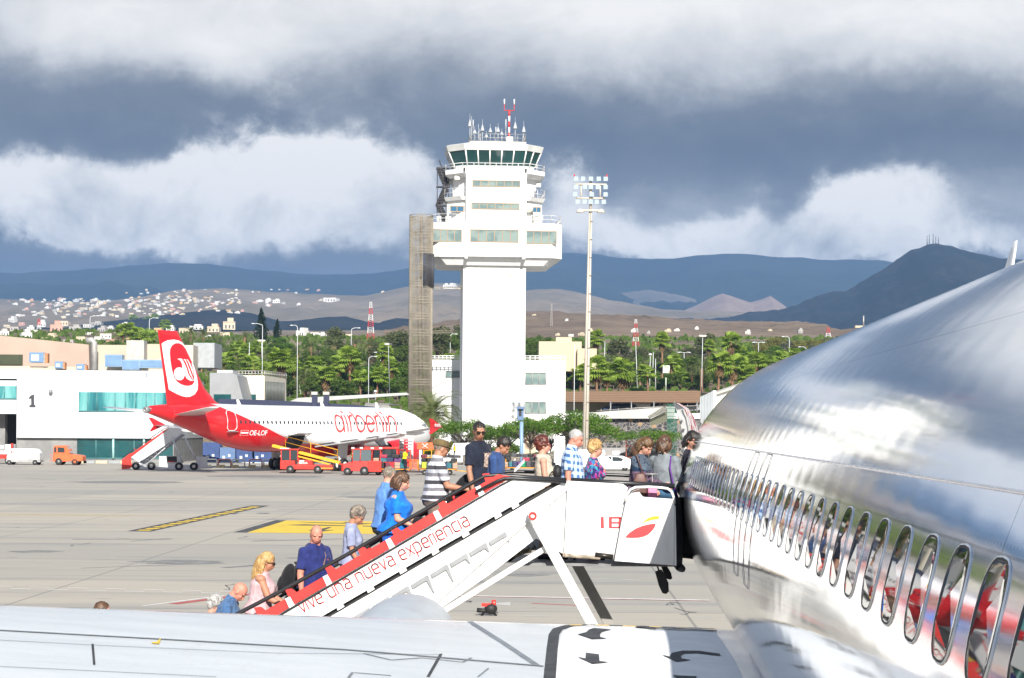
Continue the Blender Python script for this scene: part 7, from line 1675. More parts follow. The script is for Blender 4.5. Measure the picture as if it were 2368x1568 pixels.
for px, y1, y0, w, nm in ((92, 838, 815, 40, 'largest, highest'), (140, 852, 836, 22, 'small, middle'), (190, 856, 842, 22, 'small, right hand')):
    t = thing('air_conditioner', '%s blue rooftop air conditioner with orange side grille on the left' % nm, 'air conditioner', at(px, y1, 211), 0, 'blue rooftop air conditioners')
    pb(t, 'housing', px-w*.62, px+w*.2, y1, y0, 211, 212.5, ACB, .05); pb(t, 'grille', px-w*.5, px-w*.05, y1-4, y0+5, 210.95, 211, mat('pale_grille', (.5, .55, .56), .5)); pb(t, 'side_grille', px+w*.2, px+w*.45, y1+1, y0+2, 211.1, 212, mat('rust_orange', (.5, .2, .08), .6)); pb(t, 'coil', px+w*.2, px+w*.3, y1+1, y0+2, 211.0, 211.1, WDK)
for px, y1, y0, w in ((485, 851, 832, 66), (353+0, 855, 832, 40), (576*.0+467, 848, 820, 40)):
    t = thing('air_conditioner', {485: 'pale blue rooftop unit against the left edge of the red fin', 353: 'pale blue rooftop unit half way along the terminal roof', 467: 'pale blue rooftop unit below the louvred block'}[px], 'air conditioner', at(px, y1, 213), 0, 'blue rooftop air conditioners')
    px2 = {485: 354, 353: 302, 467: 262}[px]; pb(t, 'housing', px2-w*.5, px2+w*.5, y1, y0, 213, 214.5, mat('aircon_pale_blue', (.20, .30, .42), .5, 0, .1, 1), .05); pb(t, 'ribs', px2-w*.45, px2+w*.45, y1-3, y0+3, 212.96, 213, ACB)
# ---- stone wall, ramp, pergola, parked cars on the right
SWL = nmat('basalt_masonry', lambda g, b: (lambda o: (lambda ed, cl: (g.put(b.inputs['Base Color'], g.mix(g.sstep(ed, .03, .09), (.24, .22, .20), g.ramp(g.sep(cl)[0], [(0, (.045, .045, .05)), (.5, (.10, .10, .105)), (.78, (.16, .155, .15)), (.9, (.34, .22, .12)), (.96, (.09, .09, .10))], 'CONSTANT'))), g.put(b.inputs['Roughness'], .9), bumped(g, b, ed, .8, .15)))(g.vor(o, 1.9, feat='DISTANCE_TO_EDGE'), g.vor(o, 1.9, out='Color')))(g.obj()))
CON = mat('ramp_concrete', (.46, .46, .44), .75, 0, .08, .4)
WL = thing('stone_wall', 'dark basalt retaining wall behind the passengers on the landing', 'wall', atz(1480, 285), 0); pb(WL, 'masonry', 1325, 1640, None, 968, 284, 290, SWL)
pb(WL, 'coping', 1540, 1640, 968, 956, 283.8, 284.6, WHT)
RP = thing('ramp_parapet', 'long pale concrete ramp parapet above the basalt wall', 'wall', atz(1450, 288), 0)
q = MB(); q.prism([at(1300, 968, 283), at(1560, 968, 283), at(1560, 940, 283), at(1380, 953, 283), at(1300, 955, 283)], (0, .4, 0)); q.build('parapet', CON, RP, True)
q = MB(); q.tube([at(1380, 950, 283), at(1480, 943, 283), at(1618, 938, 283)], .06, 4)
for k in range(12): q.tube([at(1390+20*k, 952-k*1.2, 283), at(1390+20*k, 946-k*1.0, 283)], .05, 4)
q.build('railing', GALV, RP, True)
PG = thing('pergola', 'long brown slatted timber pergola roof over parked cars', 'pergola', atz(1460, 322), 0)
def slatm(g, b):
    o = g.obj(); z = g.sep(o)[2]; f = g.m('FRACT', g.m('MULTIPLY', z, 3.2)); n_ = g.noise(g.vm('MULTIPLY', o, (.5, 1, 6)), 1.4, 5, .7)
    c = g.mix(n_, (.17, .09, .045), (.34, .21, .12)); c = g.mix(g.m('MULTIPLY', g.m('GREATER_THAN', f, .8), .6), c, (.05, .03, .02)); g.put(b.inputs['Base Color'], c); b.inputs['Roughness'].default_value = .85
q = MB(); q.prism([at(1308, 929, 318), at(1620, 931, 318), at(1620, 904, 325), at(1308, 905, 325)], (0, .4, -.15)); q.build('slatted_roof', nmat('timber_slats', slatm), PG, True)
pb(PG, 'back_wall', 1308, 1408, 968, 928, 324, 324.5, mat('cream_render', (.56, .49, .39), .8, 0, .08))
for x in (1412, 1460, 1512, 1560, 1612): q = MB(); q.tube([at(x, 966, 318), at(x, 928, 318)], .12, 5); q.build('post', WDK, PG, True)
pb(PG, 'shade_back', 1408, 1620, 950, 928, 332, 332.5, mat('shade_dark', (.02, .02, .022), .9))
ccol = [('dark blue', (.03, .05, .12)), ('black', (.02, .02, .022)), ('white', (.7, .7, .7)), ('grey', (.2, .21, .22)), ('green', (.03, .09, .08)), ('white', (.72, .72, .72)), ('navy', (.02, .03, .08)), ('silver', (.4, .41, .42))]
for i, px in enumerate((1420, 1446, 1470, 1494, 1520, 1545, 1570, 1598)):
    loc = at(px, 951, 321); nm, c = ccol[i]; loc.z -= .1
    (van if i in (2, 5) else hatchback)(*(('%s %s under the pergola, %s from the left' % (nm, 'van' if i in (2, 5) else 'car', ['first', 'second', 'third', 'fourth', 'fifth', 'sixth', 'seventh', 'eighth'][i]), loc, R_(180+rnd.uniform(-14, 14)))+((mat('carpaint_'+nm.replace(' ', '_'), c, .3, 0, 0, coat=.5),))))
# hedge strips and flower beds in front
# ---- parking strip wall with notices, scaffold, green gate tower, lamp post bits right of the mast
YD = thing('yard_wall', 'pale low yard wall with two white notices left of the woman looking down', 'wall', atz(1430, 236), 0); pb(YD, 'wall', 1340, 1480, None, 1036, 240, 241, mat('yard_grey', (.30, .29, .28), .8)); 
for x in (1392, 1426): pb(YD, 'notice', x-10, x+8, 1052, 1043, 239.8, 239.9, VWH)
GT = thing('green_fence_tower', 'green lattice fence tower beside the open aircraft door', 'fence', atz(1552, 235), 0)
q = MB(); GRN = mat('fence_green', (.02, .16, .10), .5)
for k in range(9): x = 1543+k*2.6; q.tube([at(x, 1062, 235), at(x, 934, 235)], .03, 4)
for k in range(15): y = 936+k*9; q.tube([at(1542, y, 235), at(1565, y, 235)], .03, 4)
q.build('lattice', GRN, GT, True)
q = MB()
for k in range(16): q.tube([at(1503+k*2.6, 968-k*1.2, 250), at(1499+k*2.6, 962-k*1.6, 250)], .06, 4)
q.prism([at(1502, 985, 251), at(1543, 975, 251), at(1543, 950, 251), at(1502, 970, 251)], (0, .2, 0)); q.build('mesh_panel', mat('olive_mesh', (.12, .12, .08), .8), GT, True)
SF = thing('scaffold_frame', 'thin rust red scaffold frame left of the woman looking down', 'scaffold', atz(1450, 228), 0); q = MB()
for x in (1448, 1491): q.tube([at(x, 1095, 228), at(x, 1012, 228)], .07, 4)
for y in (1032, 1058, 1070): q.tube([at(1448, y, 228), at(1491, y, 228)], .06, 4)
q.build('frame', mat('rust_red', (.38, .10, .06), .6), SF, True)
VX = van('dark van parked in the shade of the flat topped tree at the right', atz(1478, 236), R_(180), m=mat('carpaint_black', (.02, .02, .022), .3), hgt=2.2)
# container wall and white jet bridge between the open door and the metal fuselage
JB = thing('jet_bridge', 'white boarding bridge running behind the nose of the metal airliner', 'jet bridge', atz(1700, 70), 0)
q = MB(); q.prism([at(x, y, 66) for x, y in ((1650, 1060), (1650, 914), (1653, 912), (1800, 861), (1815, 866), (1840, 880), (1900, 1060))], (0, 3, 0)); q.build('tunnel_wall', WHT, JB, True)
q = MB(); q.prism([at(1648, 915, 65.8), at(1653, 909, 65.8), at(1800, 859, 65.8), at(1806, 864, 65.8)], (0, 3.4, .0)); q.build('roof_edge', mat('old_roof_cream', (.5, .49, .42), .7, 0, .2, 3), JB, True)
q = MB(); q.box((at(1648, 990, 65.5).x, 65.4, .5), (at(1655, 990, 65.5).x, 66, at(1650, 903, 65.5).z)); q.build('corner_post', WHT, JB, True)
q = MB()
for k in range(9):
    x0, x1 = 1619+k*3.5, 1619+(k+1)*3.5-.6; y = 917-k*1.6; q.prism([at(x0, 1100, 64), at(x1, 1100, 64), at(x1, y, 64), at(x0, y+1, 64)], (0, .1+.12*(k % 2), 0))
q.build('ribbed_door', mat('ribbed_grey', (.33, .36, .38), .5, .2, .08), JB, True)
q = MB(); pb(JB, 'latch', 1620, 1624, 978, 968, 63.8, 64, WDK); pb(JB, 'latch', 1630, 1634, 978, 970, 63.8, 64, WDK)
# blue and grey roof line and dark blue jet bridge behind the red airliner
JB2 = thing('jet_bridge', 'navy roofed boarding bridge showing above the red and white airliner', 'jet bridge', atz(680, 205), 0)
q = MB(); q.prism([at(x, y, 203) for x, y in ((505, 990), (505, 922), (620, 925), (820, 936), (880, 942), (880, 990))], (0, 4, 0)); q.build('tunnel', mat('navy_roof', (.014, .02, .06), .5, 0, .1), JB2, True)
q = MB(); 
for x in (727, 754): q.box((at(x-6, 940, 202.5).x, 202.4, at(x, 945, 202.5).z), (at(x+6, 940, 202.5).x, 203.2, at(x, 912, 202.5).z))
q.build('stair_head', mat('navy_roof'), JB2, True); q = MB()
for x in (727, 754): q.box((at(x-7, 940, 202.5).x, 202.3, at(x, 913, 202.5).z), (at(x+7, 940, 202.5).x, 203.3, at(x, 906, 202.5).z))
q.build('cap', GALV, JB2, True)
q = MB(); q.prism([at(x, y, 212) for x, y in ((660, 932), (690, 920), (940, 908), (945, 913), (760, 926), (690, 940))], (0, 3, 0)); q.build('canopy', mat('canopy_grey', (.42, .43, .42), .5, .2), JB2, True)
q = MB()
for k in range(16): f = k/15; q.tube([at(842+62*f, 945, 206), at(846+50*f, 934+1*f, 208), at(880+40*f, 937, 212)], .09, 4)
q.build('rib_roof', GALV, JB2, True)
# ---- cream depot behind the low building, pylons, antenna towers
DP = thing('cream_depot', 'cream flat roofed depot on the rise right of the control tower', 'building', at(1300, 850, 420), 0)
pb(DP, 'wall', 1246, 1345, 858, 790, 420, 440, mat('depot_cream', (.55, .47, .33), .8, 0, .05)); pb(DP, 'wall', 1335, 1380, 858, 806, 418, 436, mat('depot_cream')); pb(DP, 'roof_house', 1286, 1322, 790, 780, 422, 430, mat('depot_cream'))
def pylon(label, px, ybase, ytop, Y, w, cols=(RED, WHT), bands=6, name='lattice_mast'):
    t = thing(name, label, 'mast', at(px, ybase, Y), 0, 'lattice masts on the plain'); a = at(px, ybase, Y); b = at(px, ytop, Y); H_ = b.z-a.z; s = Y/F
    for k in range(bands):
        q = MB(); z0, z1 = H_*k/bands, H_*(k+1)/bands; n = 3
        for j in range(n):
            za, zb = z0+(z1-z0)*j/n, z0+(z1-z0)*(j+1)/n; wa, wb = (w*(1-.75*za/H_))*s/2, (w*(1-.75*zb/H_))*s/2; ca = [(-wa, -wa), (wa, -wa), (wa, wa), (-wa, wa)]; cb = [(-wb, -wb), (wb, -wb), (wb, wb), (-wb, wb)]
            for i in range(4):
                A, B, C_ = Vector((*ca[i], za)), Vector((*cb[i], zb)), Vector((*cb[(i+1) % 4], zb)); r = .45*s
                q.tube([A, B], r, 4, cap=False); q.tube([A, C_], r*.7, 4, cap=False)
        q.build('mast_section', cols[k % 2], t)
    return t
pylon('red and white lattice mast right of the conifer, left of the stair tower', 857, 785, 698, 640, 16)
pylon('red and white lattice mast above the pergola', 1470, 800, 738, 560, 15)
pylon('thin grey lattice mast on the dry hill right of the control tower', 1275, 785, 702, 900, 7, (GALV, GALV))
pylon('red mast beyond the palms near the metal fuselage', 1915, 795, 757, 800, 16, (RED, WHT), 3)
pylon('small red mast at the far left among the houses', 90, 780, 738, 1000, 12, (RED, WHT), 3)
for i, (px, yt) in enumerate(((2144, 545), (2149, 542), (2158, 540), (2164, 546), (2170, 547))):
    q = MB(); a = at(px, 562, 3600); b = at(px, yt, 3600); q.tube([a-Vector((0, 0, 6)), b], [1.1, .5], 4); tag(q.build('radio_mast', mat('dark_mast', (.10, .11, .12), .6)), '%s radio mast on the volcano summit' % ['first', 'second', 'third and tallest', 'fourth', 'fifth'][i], 'mast', 'radio masts on the summit')
# distant chimney ship-like red and white tower by the fuselage
t = thing('signal_tower', 'leaning red and white tower with a thin pole by the metal fuselage edge', 'tower', at(1998, 780, 900), 0); q = MB(); q.prism([at(1988, 757, 900), at(1998, 757, 900), at(2008, 782, 900), at(2000, 784, 900)], (0, 2, 0)); q.build('tower', RED, t, True); q = MB(); q.tube([at(1997, 757, 900), at(1997, 730, 900)], .35, 4); q.build('pole', GALV, t, True); pb(t, 'box', 1978, 2002, 758, 753, 900, 904, mat('depot_cream'))
# weathering details on the tower : rain streaks, pipes, joints
q = MB()
for x, y0, y1 in ((1080, 620, 900), (1205, 615, 760)): q.tube([(Xt(x), -4.18, Zt(y0)), (Xt(x), -4.18, Zt(y1))], .035, 4)
q.build('down_pipe', mat('pipe_pale', (.55, .55, .53), .6), TW)
q = MB()
for y in (690, 770, 850): q.box((Xt(1071.5)+.02, -4.104, Zt(y)-.02), (Xt(1214)-.02, -4.098, Zt(y)+.02))
q.build('render_joint', mat('joint_grey', (.50, .50, .48), .8), TW)
# ================================================================ plants, lamps and houses behind
def leafmat(name, c1, c2, c3):
    def fn(g, b):
        o = g.obj(); f = g.noise(o, 1.1, 3, .6); w = g.n('ShaderNodeObjectInfo').outputs['Random']
        c = g.mix(g.sstep(f, .35, .65), c1, c2); c = g.mix(g.m('MULTIPLY', g.sstep(g.noise(o, 5, 2), .55, .75), .6), c, c3)
        c = g.mix(g.m('MULTIPLY', w, .35), c, g.mix(1.0, c, (.75, .8, .6), 'MULTIPLY')); g.put(b.inputs['Base Color'], c); b.inputs['Roughness'].default_value = .6
        b.inputs['Specular IOR Level'].default_value = .3; b.inputs['Subsurface Weight'].default_value = 0
        tr = g.n('ShaderNodeBsdfTranslucent'); g.put(tr.inputs[0], g.mix(1.0, c, (1.0, 1.1, .5), 'MULTIPLY')); ms = g.n('ShaderNodeMixShader'); ms.inputs[0].default_value = .4
        out = [n for n in g.t.nodes if n.type == 'OUTPUT_MATERIAL'][0]; g.L.new(b.outputs[0], ms.inputs[1]); g.L.new(tr.outputs[0], ms.inputs[2]); g.L.new(ms.outputs[0], out.inputs[0])
    return nmat(name, fn)
LF_F = leafmat('fan_palm_green', (.20, .30, .04), (.36, .48, .08), (.45, .52, .14)); LF_D = leafmat('date_palm_green', (.15, .19, .07), (.26, .29, .12), (.36, .34, .18))
LF_T = leafmat('tree_green', (.065, .125, .018), (.14, .205, .035), (.22, .28, .055)); LF_O = leafmat('olive_green', (.09, .11, .05), (.15, .165, .07), (.20, .19, .10)); LF_A = leafmat('acacia_green', (.07, .15, .02), (.14, .25, .03), (.21, .31, .05)); LF_C = leafmat('conifer_green', (.012, .032, .012), (.025, .05, .018), (.05, .07, .03))
LF_Y = leafmat('ochre_green', (.17, .18, .05), (.27, .25, .07), (.33, .26, .10)); LF_G = leafmat('grey_scrub', (.11, .12, .08), (.18, .19, .13), (.24, .23, .16))
DRY = leafmat('dead_fronds', (.20, .12, .06), (.32, .21, .11), (.4, .28, .15)); TRK = mat('palm_trunk', (.24, .13, .075), .9, 0, .3, 3, bump=.5, bs=6); TRG = mat('grey_trunk', (.16, .13, .10), .9, 0, .3, 3, bump=.5, bs=8)
def frond_fan(q, o, d, up, L, n=9):
    """fan leaf: petiole along d then radiating blades"""
    side = d.cross(up).normalized(); tip = o+d*L*.5
    q.add([o+side*.03, o-side*.03, tip-side*.03, tip+side*.03], [(0, 1, 2, 3)])
    for k in range(n):
        a = R_(-80+160*k/(n-1)); v = (d*math.cos(a)+side*math.sin(a)).normalized(); nn = v.cross(up).normalized(); l = L*.62*(1-.15*abs(k-(n-1)/2)/(n/2)); m_ = tip+v*l*.55; e = tip+v*l-Vector((0, 0, l*.28))
        q.add([tip, m_+nn*.17*L*.5, e, m_-nn*.17*L*.5], [(0, 1, 2, 3)])
def fan_palm(seed, H=9.0, skirt=True, nf=34, L=1.9):
    r = random.Random(seed); t = thing('fan_palm', '', 'palm', (0, 0, 0)); bend = r.uniform(-.3, .3)
    q = MB(); q.tube([(-.02, 0, -14), (0, 0, -6)]+[(bend*(k/8)**2, 0, H*k/8) for k in range(9)], [.3, .3, .26, .23, .2, .18, .17, .16, .16, .17, .2], 8); q.build('trunk', TRK, t)
    q = MB(); top = Vector((bend, 0, H))
    for k in range(nf):
        az = r.uniform(0, 6.28); e = R_(r.uniform(-35, 80)); d = Vector((math.cos(az)*math.cos(e), math.sin(az)*math.cos(e), math.sin(e))); up = Vector((-math.cos(az)*math.sin(e), -math.sin(az)*math.sin(e), math.cos(e)))+Vector((r.uniform(-.3, .3), r.uniform(-.3, .3), 0)); frond_fan(q, top, d, up.normalized(), L*r.uniform(.8, 1.1))
    q.build('crown', LF_F, t)
    if skirt:
        q = MB()
        for k in range(22):
            az = r.uniform(0, 6.28); d = Vector((math.cos(az)*.5, math.sin(az)*.5, -1)).normalized(); frond_fan(q, top-Vector((0, 0, r.uniform(0, .9))), d, Vector((math.cos(az), math.sin(az), .4)).normalized(), L*.6, 5)
        q.build('dead_fronds', DRY, t)
    return t
def date_palm(seed, H=5.0, nf=46, L=3.4, big=False):
    r = random.Random(seed); t = thing('date_palm', '', 'palm', (0, 0, 0))
    q = MB(); q.tube([(0, 0, -9)]+[(0, 0, H*k/6) for k in range(7)], [.34, .34, .32, .3, .3, .32, .38, .46], 10); q.build('trunk', TRK, t)
    q = MB(); top = Vector((0, 0, H)); nl = 26 if big else 15
    for k in range(nf):
        az = r.uniform(0, 6.28); e0 = r.uniform(-15, 82); l = L*r.uniform(.8, 1.1); P = []; p = top.copy(); e = e0
        for j in range(9):
            P.append(p.copy()); d = Vector((math.cos(az)*math.cos(R_(e)), math.sin(az)*math.cos(R_(e)), math.sin(R_(e)))); p = p+d*l/8; e -= 7.5+3.2*j*(.5 if e0 > 60 else 1)
        q.tube(P, [.05, .045, .04, .035, .03, .025, .02, .015, .01], 3)
        for j in range(nl):
            f = .12+.86*j/nl; i = min(7, int(f*8)); a = P[i].lerp(P[i+1], f*8-i); tn = (P[i+1]-P[i]).normalized(); sd = tn.cross(Vector((0, 0, 1))).normalized(); ll = l*.19*math.sin(math.pi*min(1, f*.85+.12))**.6
            for s in (-1, 1):
                v = (sd*s+tn*.8-Vector((0, 0, .12))+Vector((0, 0, .35))).normalized(); q.add([a-tn*.035, a+tn*.035, a+v*ll], [(0, 1, 2)])
    q.build('crown', LF_D, t)
    return t
def leafcloud(q, r, c, rad, n, size, flat=1.0):
    for _ in range(n):
        a, u, s = r.uniform(0, 6.28), r.uniform(-1, 1), r.uniform(.45, 1)**.5; k = math.sqrt(1-u*u)
        p = c+Vector((rad.x*s*k*math.cos(a), rad.y*s*k*math.sin(a), rad.z*s*u)); d1 = Vector((r.uniform(-1, 1), r.uniform(-1, 1), r.uniform(-.6, .6)*flat)).normalized(); d2 = d1.cross(Vector((r.uniform(-1, 1), r.uniform(-1, 1), r.uniform(-1, 1)))).normalized(); z = size*r.uniform(.6, 1.3)
        q.add([p-d1*z, p+d2*z*.5, p+d1*z, p-d2*z*.5], [(0, 1, 2, 3)])
def tree(seed, H, W, leaf, n=1500, size=.28, kind='round', name='tree', trunk=.35, clumps=16):
    r = random.Random(seed); t = thing(name, '', 'tree', (0, 0, 0)); q = MB(); w = MB()
    w.tube([(0, 0, -.3), (r.uniform(-.2, .2), 0, H*trunk*.6), (r.uniform(-.3, .3), 0, H*trunk)], [H*.032, H*.024, H*.018], 7)
    for i in range(clumps):
        if kind == 'cone':
            f = i/clumps; z = H*(.15+.85*f); rr = W*.5*(1-f)**.8*r.uniform(.55, 1); a = r.uniform(0, 6.28); c = Vector((math.cos(a)*rr*.5, math.sin(a)*rr*.5, z)); rad = Vector((rr*.6+.25, rr*.6+.25, H*.09))
        elif kind == 'flat':
            a = r.uniform(0, 6.28); rr = W*.5*math.sqrt(r.random())*.9; c = Vector((math.cos(a)*rr, math.sin(a)*rr, H*(.86-.22*(rr/(W*.5))**2)+r.uniform(-.06, .06)*H)); rad = Vector((W*.14, W*.14, H*.09))
        else:
            a = r.uniform(0, 6.28); u = r.uniform(-.55, 1); rr = W*.36*math.sqrt(max(0, 1-u*u*.7))*r.uniform(.4, 1); c = Vector((math.cos(a)*rr, math.sin(a)*rr, H*(.62+.28*u))); rad = Vector((W*.17, W*.17, H*.13))*r.uniform(.75, 1.25)
        st0 = Vector((0, 0, H*trunk*r.uniform(.6, 1))) if kind != 'cone' else Vector((0, 0, c.z*.8)); w.tube([st0, st0.lerp(c, .5)+Vector((0, 0, .1*H*r.uniform(-.3, .5))), c], [H*.013, H*.009, H*.004], 5)
        leafcloud(q, r, c, rad, n//clumps, size)
    if kind == 'cone': w.tube([(0, 0, 0), (0, 0, H*.97)], [H*.02, .03], 6)
    w.build('trunk', TRG, t); q.build('crown', leaf, t); return t
FARAWAY = (0, 0, 0)
PROTO = {'fanA': fan_palm(1), 'fanB': fan_palm(2, 8.0, False, 30, 2.0), 'fanC': fan_palm(3, 9.5, True, 40, 1.7), 'dateA': date_palm(4), 'dateB': date_palm(5, 4.2, 40, 3.0),
 'roundA': tree(11, 6.5, 6.5, LF_T), 'roundB': tree(12, 6, 7.5, LF_T, 1700), 'olive': tree(13, 7.0, 6.0, LF_O, 1500), 'lime': tree(14, 6, 6.5, LF_A, 1500), 'bushG': tree(15, 3.2, 6.0, LF_G, 1000, .2, trunk=.15), 'bushY': tree(16, 3.6, 6.0, LF_Y, 1100, .22, trunk=.15), 'bushD': tree(17, 3.4, 5.0, LF_T, 1100, .22, trunk=.15), 'conifer': tree(18, 12, 6.5, LF_C, 2200, .35, 'cone', trunk=.4, clumps=30), 'flat': tree(19, 4.2, 8.0, LF_A, 3600, .12, 'flat', trunk=.45, clumps=34)}
USED = {}; KINDG = {'fanA': 'fan palms', 'fanB': 'fan palms', 'fanC': 'fan palms', 'dateA': 'date palms', 'dateB': 'date palms'}
NATH = {'fanA': 9.0, 'fanB': 8.0, 'fanC': 9.5, 'dateA': 5.0, 'dateB': 4.2}
def zbase(Y, x): return tz(x, Y)
def Yfor(px, pyb, lo=296, hi=2400):
    """distance at which the rising ground shows at picture row pyb"""
    for _ in range(40):
        m_ = (lo+hi)/2; r = ray(px, pyb); zr = CAMZ+r.z*m_
        if zr > tz(r.x*m_, m_): lo = m_
        else: hi = m_
    return lo
rp = random.Random(77)
def plant(kind, px, Y, label, sc=1.0, dz=-.1, zb=None, gr=None, rz=None):
    x = at(px, 900, Y).x; z = (zbase(Y, x) if Y > 291 else 0)+dz if zb is None else zb
    pr = PROTO[kind]
    if kind not in USED:
        USED[kind] = 1; o = pr; o.location = (x, Y, z); o.rotation_euler = (0, 0, rp.uniform(0, 6)); o['label'] = label; o.scale = (sc,)*3
        if gr: o['group'] = gr
        return o
    return dup(pr, (x, Y, z), rp.uniform(0, 6) if rz is None else rz, label, None, gr, sc)
# palms read off the picture: column, crown row, crown radius (px), kind
PALMS = [(1531,787,20,'fanC',893),(1376,782,19,'fanA',878),(1380,852,28,'fanA',950),(1441,858,30,'fanA',947),(1551,838,20,'fanB',895),(1687,792,24,'fanC',885),(1660,838,26,'fanA',925),(1692,845,26,'fanA',915),(1750,840,25,'fanA',905),(1786,842,22,'fanB',885),(1815,832,22,'fanB',875),(1917,803,14,'fanB',830),(1622,852,24,'dateA',905),
 (653,832,28,'fanA',925),(810,828,26,'fanA',925),(890,815,22,'fanC',915),(750,868,24,'fanA',925),(706,878,30,'dateA',925),(772,800,28,'dateB',832),(718,802,22,'dateB',838),(855,800,26,'dateB',840),(500,795,28,'dateA',818),(590,845,24,'fanB',900),(516,835,24,'fanB',880),(465,818,20,'fanB',860),
 (284,765,16,'fanC',800),(300,760,16,'fanC',800),(326,775,20,'fanB',812),(345,780,18,'fanB',815),(311,738,11,'fanB',762),(336,742,11,'fanB',764),(357,737,11,'fanB',764),(379,752,13,'fanB',776),(272,775,16,'dateB',800),(470,775,20,'dateB',800),(440,770,18,'dateB',792),(545,805,18,'fanB',835),(620,858,22,'fanB',905),(565,780,18,'dateB',800),(600,802,16,'fanA',838),(430,800,20,'dateA',828),(905,850,20,'fanA',915),(835,872,20,'fanB',925),(680,845,20,'fanB',905),(640,885,22,'dateB',925),(540,845,22,'dateB',875),
 (1480,850,20,'dateB',890),(1340,865,26,'fanB',935),(1600,858,20,'dateB',900),(1325,845,22,'dateA',900),(1575,868,18,'fanB',900),(1405,868,20,'fanA',925),(1500,862,20,'fanB',915),(1715,820,20,'fanC',880),(1725,868,22,'fanA',915),(1840,822,18,'fanB',860),(1640,800,16,'fanC',850),(780,842,22,'fanA',905),(725,845,22,'fanB',900),(870,870,22,'fanB',925),(690,820,22,'dateB',850),(820,795,20,'dateB',825),(905,792,20,'dateA',822),(610,825,22,'dateA',850),(575,815,20,'fanA',862),(1035,835,18,'fanB',880)]
cl_ = [p[0] for p in PALMS]
def where(px, py):
    if px < 420: return 'behind the terminal roof'
    if px < 640: return 'right of the red fin' if py < 860 else 'beside the cream annex'
    if px < 945: return 'above the red airliner'
    if px < 1340: return 'beside the control tower'
    if px < 1640: return 'behind the pergola'
    return 'beside the metal fuselage'
kn = {'fanA': 'brown skirted fan palm', 'fanB': 'bare necked fan palm', 'fanC': 'slim fan palm', 'dateA': 'bushy date palm', 'dateB': 'low date palm'}
def spread(items, namer):
    """give each item a label that counts it off along its neighbourhood"""
    cells = {}
    for it in items: cells.setdefault((namer(it)), []).append(it)
    out = {}
    ON = ['', '', 'second', 'third', 'fourth', 'fifth', 'sixth', 'seventh', 'eighth', 'ninth', 'tenth', 'eleventh', 'twelfth', 'thirteenth', 'fourteenth', 'fifteenth', 'sixteenth', 'seventeenth', 'eighteenth', 'nineteenth']
    TN = {20: 'twentieth', 30: 'thirtieth'}
    def nth(i):
        if i == 0: return 'leftmost'
        n = i+1
        if n < 20: w = ON[n]
        elif n in (20, 30): w = TN[n]
        else: w = ('twenty-' if n < 30 else 'thirty-')+(['', 'first']+ON[2:10])[n % 10]
        return w+' from left'
    W5 = ['leftmost', 'second from left', 'third from left', 'fourth from left', 'fifth from left', 'sixth from left', 'seventh from left', 'eighth from left', 'ninth from left', 'tenth from left', 'eleventh from left', 'twelfth from left']
    for (a, b), L in cells.items():
        L.sort(key=lambda i: i[0])
        for i, it in enumerate(L): out[it] = '%s %s%s' % (a, b, '' if len(L) == 1 else ', '+nth(i))
    return out
LB_ = spread(PALMS, lambda p: (kn[p[3]], where(p[0], p[1])))
for p in PALMS:
    px, pc, rad, kd, pb_ = p; Y = Yfor(px, pb_); H = (pb_-pc)/F*Y; sc = max(.35, H/NATH[kd]); o = plant(kd, px, Y, LB_[p], 1.0, gr='palms on the green slope')
    wr = rad*1.38/F*Y/(2.05 if kd[0] == 'f' else 2.9); o.scale = (wr, wr, wr); o.location.z = at(px, pc, Y).z-wr*NATH[kd]
# big date palm in front of the stair tower, and garden trees at the foot of the tower
bp_ = date_palm(42, 5.4, 90, 4.7, True); bp_.location = (at(1006, 0, 222).x, 222, 0); bp_.scale = (1, 1, 1); bp_['label'] = 'big feathery date palm at the foot of the lattice stair tower'
GT_ = [(1075, 1.0, 218, 'flat', 'flat topped bright green tree just left of the control tower shaft'), (1125, .72, 224, 'flat', 'low spreading tree in front of the tower shaft, behind the sunglasses man'), (1170, .8, 222, 'flat', 'spreading tree behind the boy in blue'), (1228, 1.0, 216, 'flat', 'spreading tree right of the slate blue post'), (1275, .95, 220, 'flat', 'spreading tree behind the auburn haired woman'), (1330, 1.15, 218, 'flat', 'wide drooping tree left of the cream floodlight mast'), (1375, .95, 222, 'flat', 'flat topped tree right of the cream floodlight mast'), (1500, 1.25, 228, 'flat', 'wide flat topped tree in front of the basalt wall')]
for px, sc, Y, kd, lb in GT_:
    o = plant(kd, px, Y, lb, sc, zb=0 if px < 1400 else 0, gr='garden trees before the tower'); o.scale = (sc*.95, sc*.95, .98 if px == 1500 else sc*(1.22 if px < 1100 or px > 1350 else 1.3))
BUSH = [(1000, 218, 'bushD', .6), (1030, 216, 'bushY', .7), (1055, 219, 'bushD', .5), (1098, 212, 'bushG', .55), (1150, 210, 'bushD', .7), (1175, 208, 'bushG', .5), (1235, 207, 'bushD', .5), (1262, 208, 'bushG', .45), (1180, 214, 'bushD', .8), (1300, 214, 'bushD', .6), (1130, 214, 'bushD', .75), (1350, 226, 'bushD', .5), (1060, 224, 'bushD', .7), (960, 236, 'bushD', .9), (985, 232, 'bushD', .8), (925, 240, 'bushD', .9)]
bn = {'bushD': 'dark green garden shrub', 'bushG': 'grey green garden shrub', 'bushY': 'ochre garden shrub'}
LB2 = spread(BUSH, lambda p: (bn[p[2]], 'at the foot of the control tower'))
for p in BUSH: plant(p[2], p[0], p[1], LB2[p], p[3], zb=-.1, gr='shrubs below the tower')
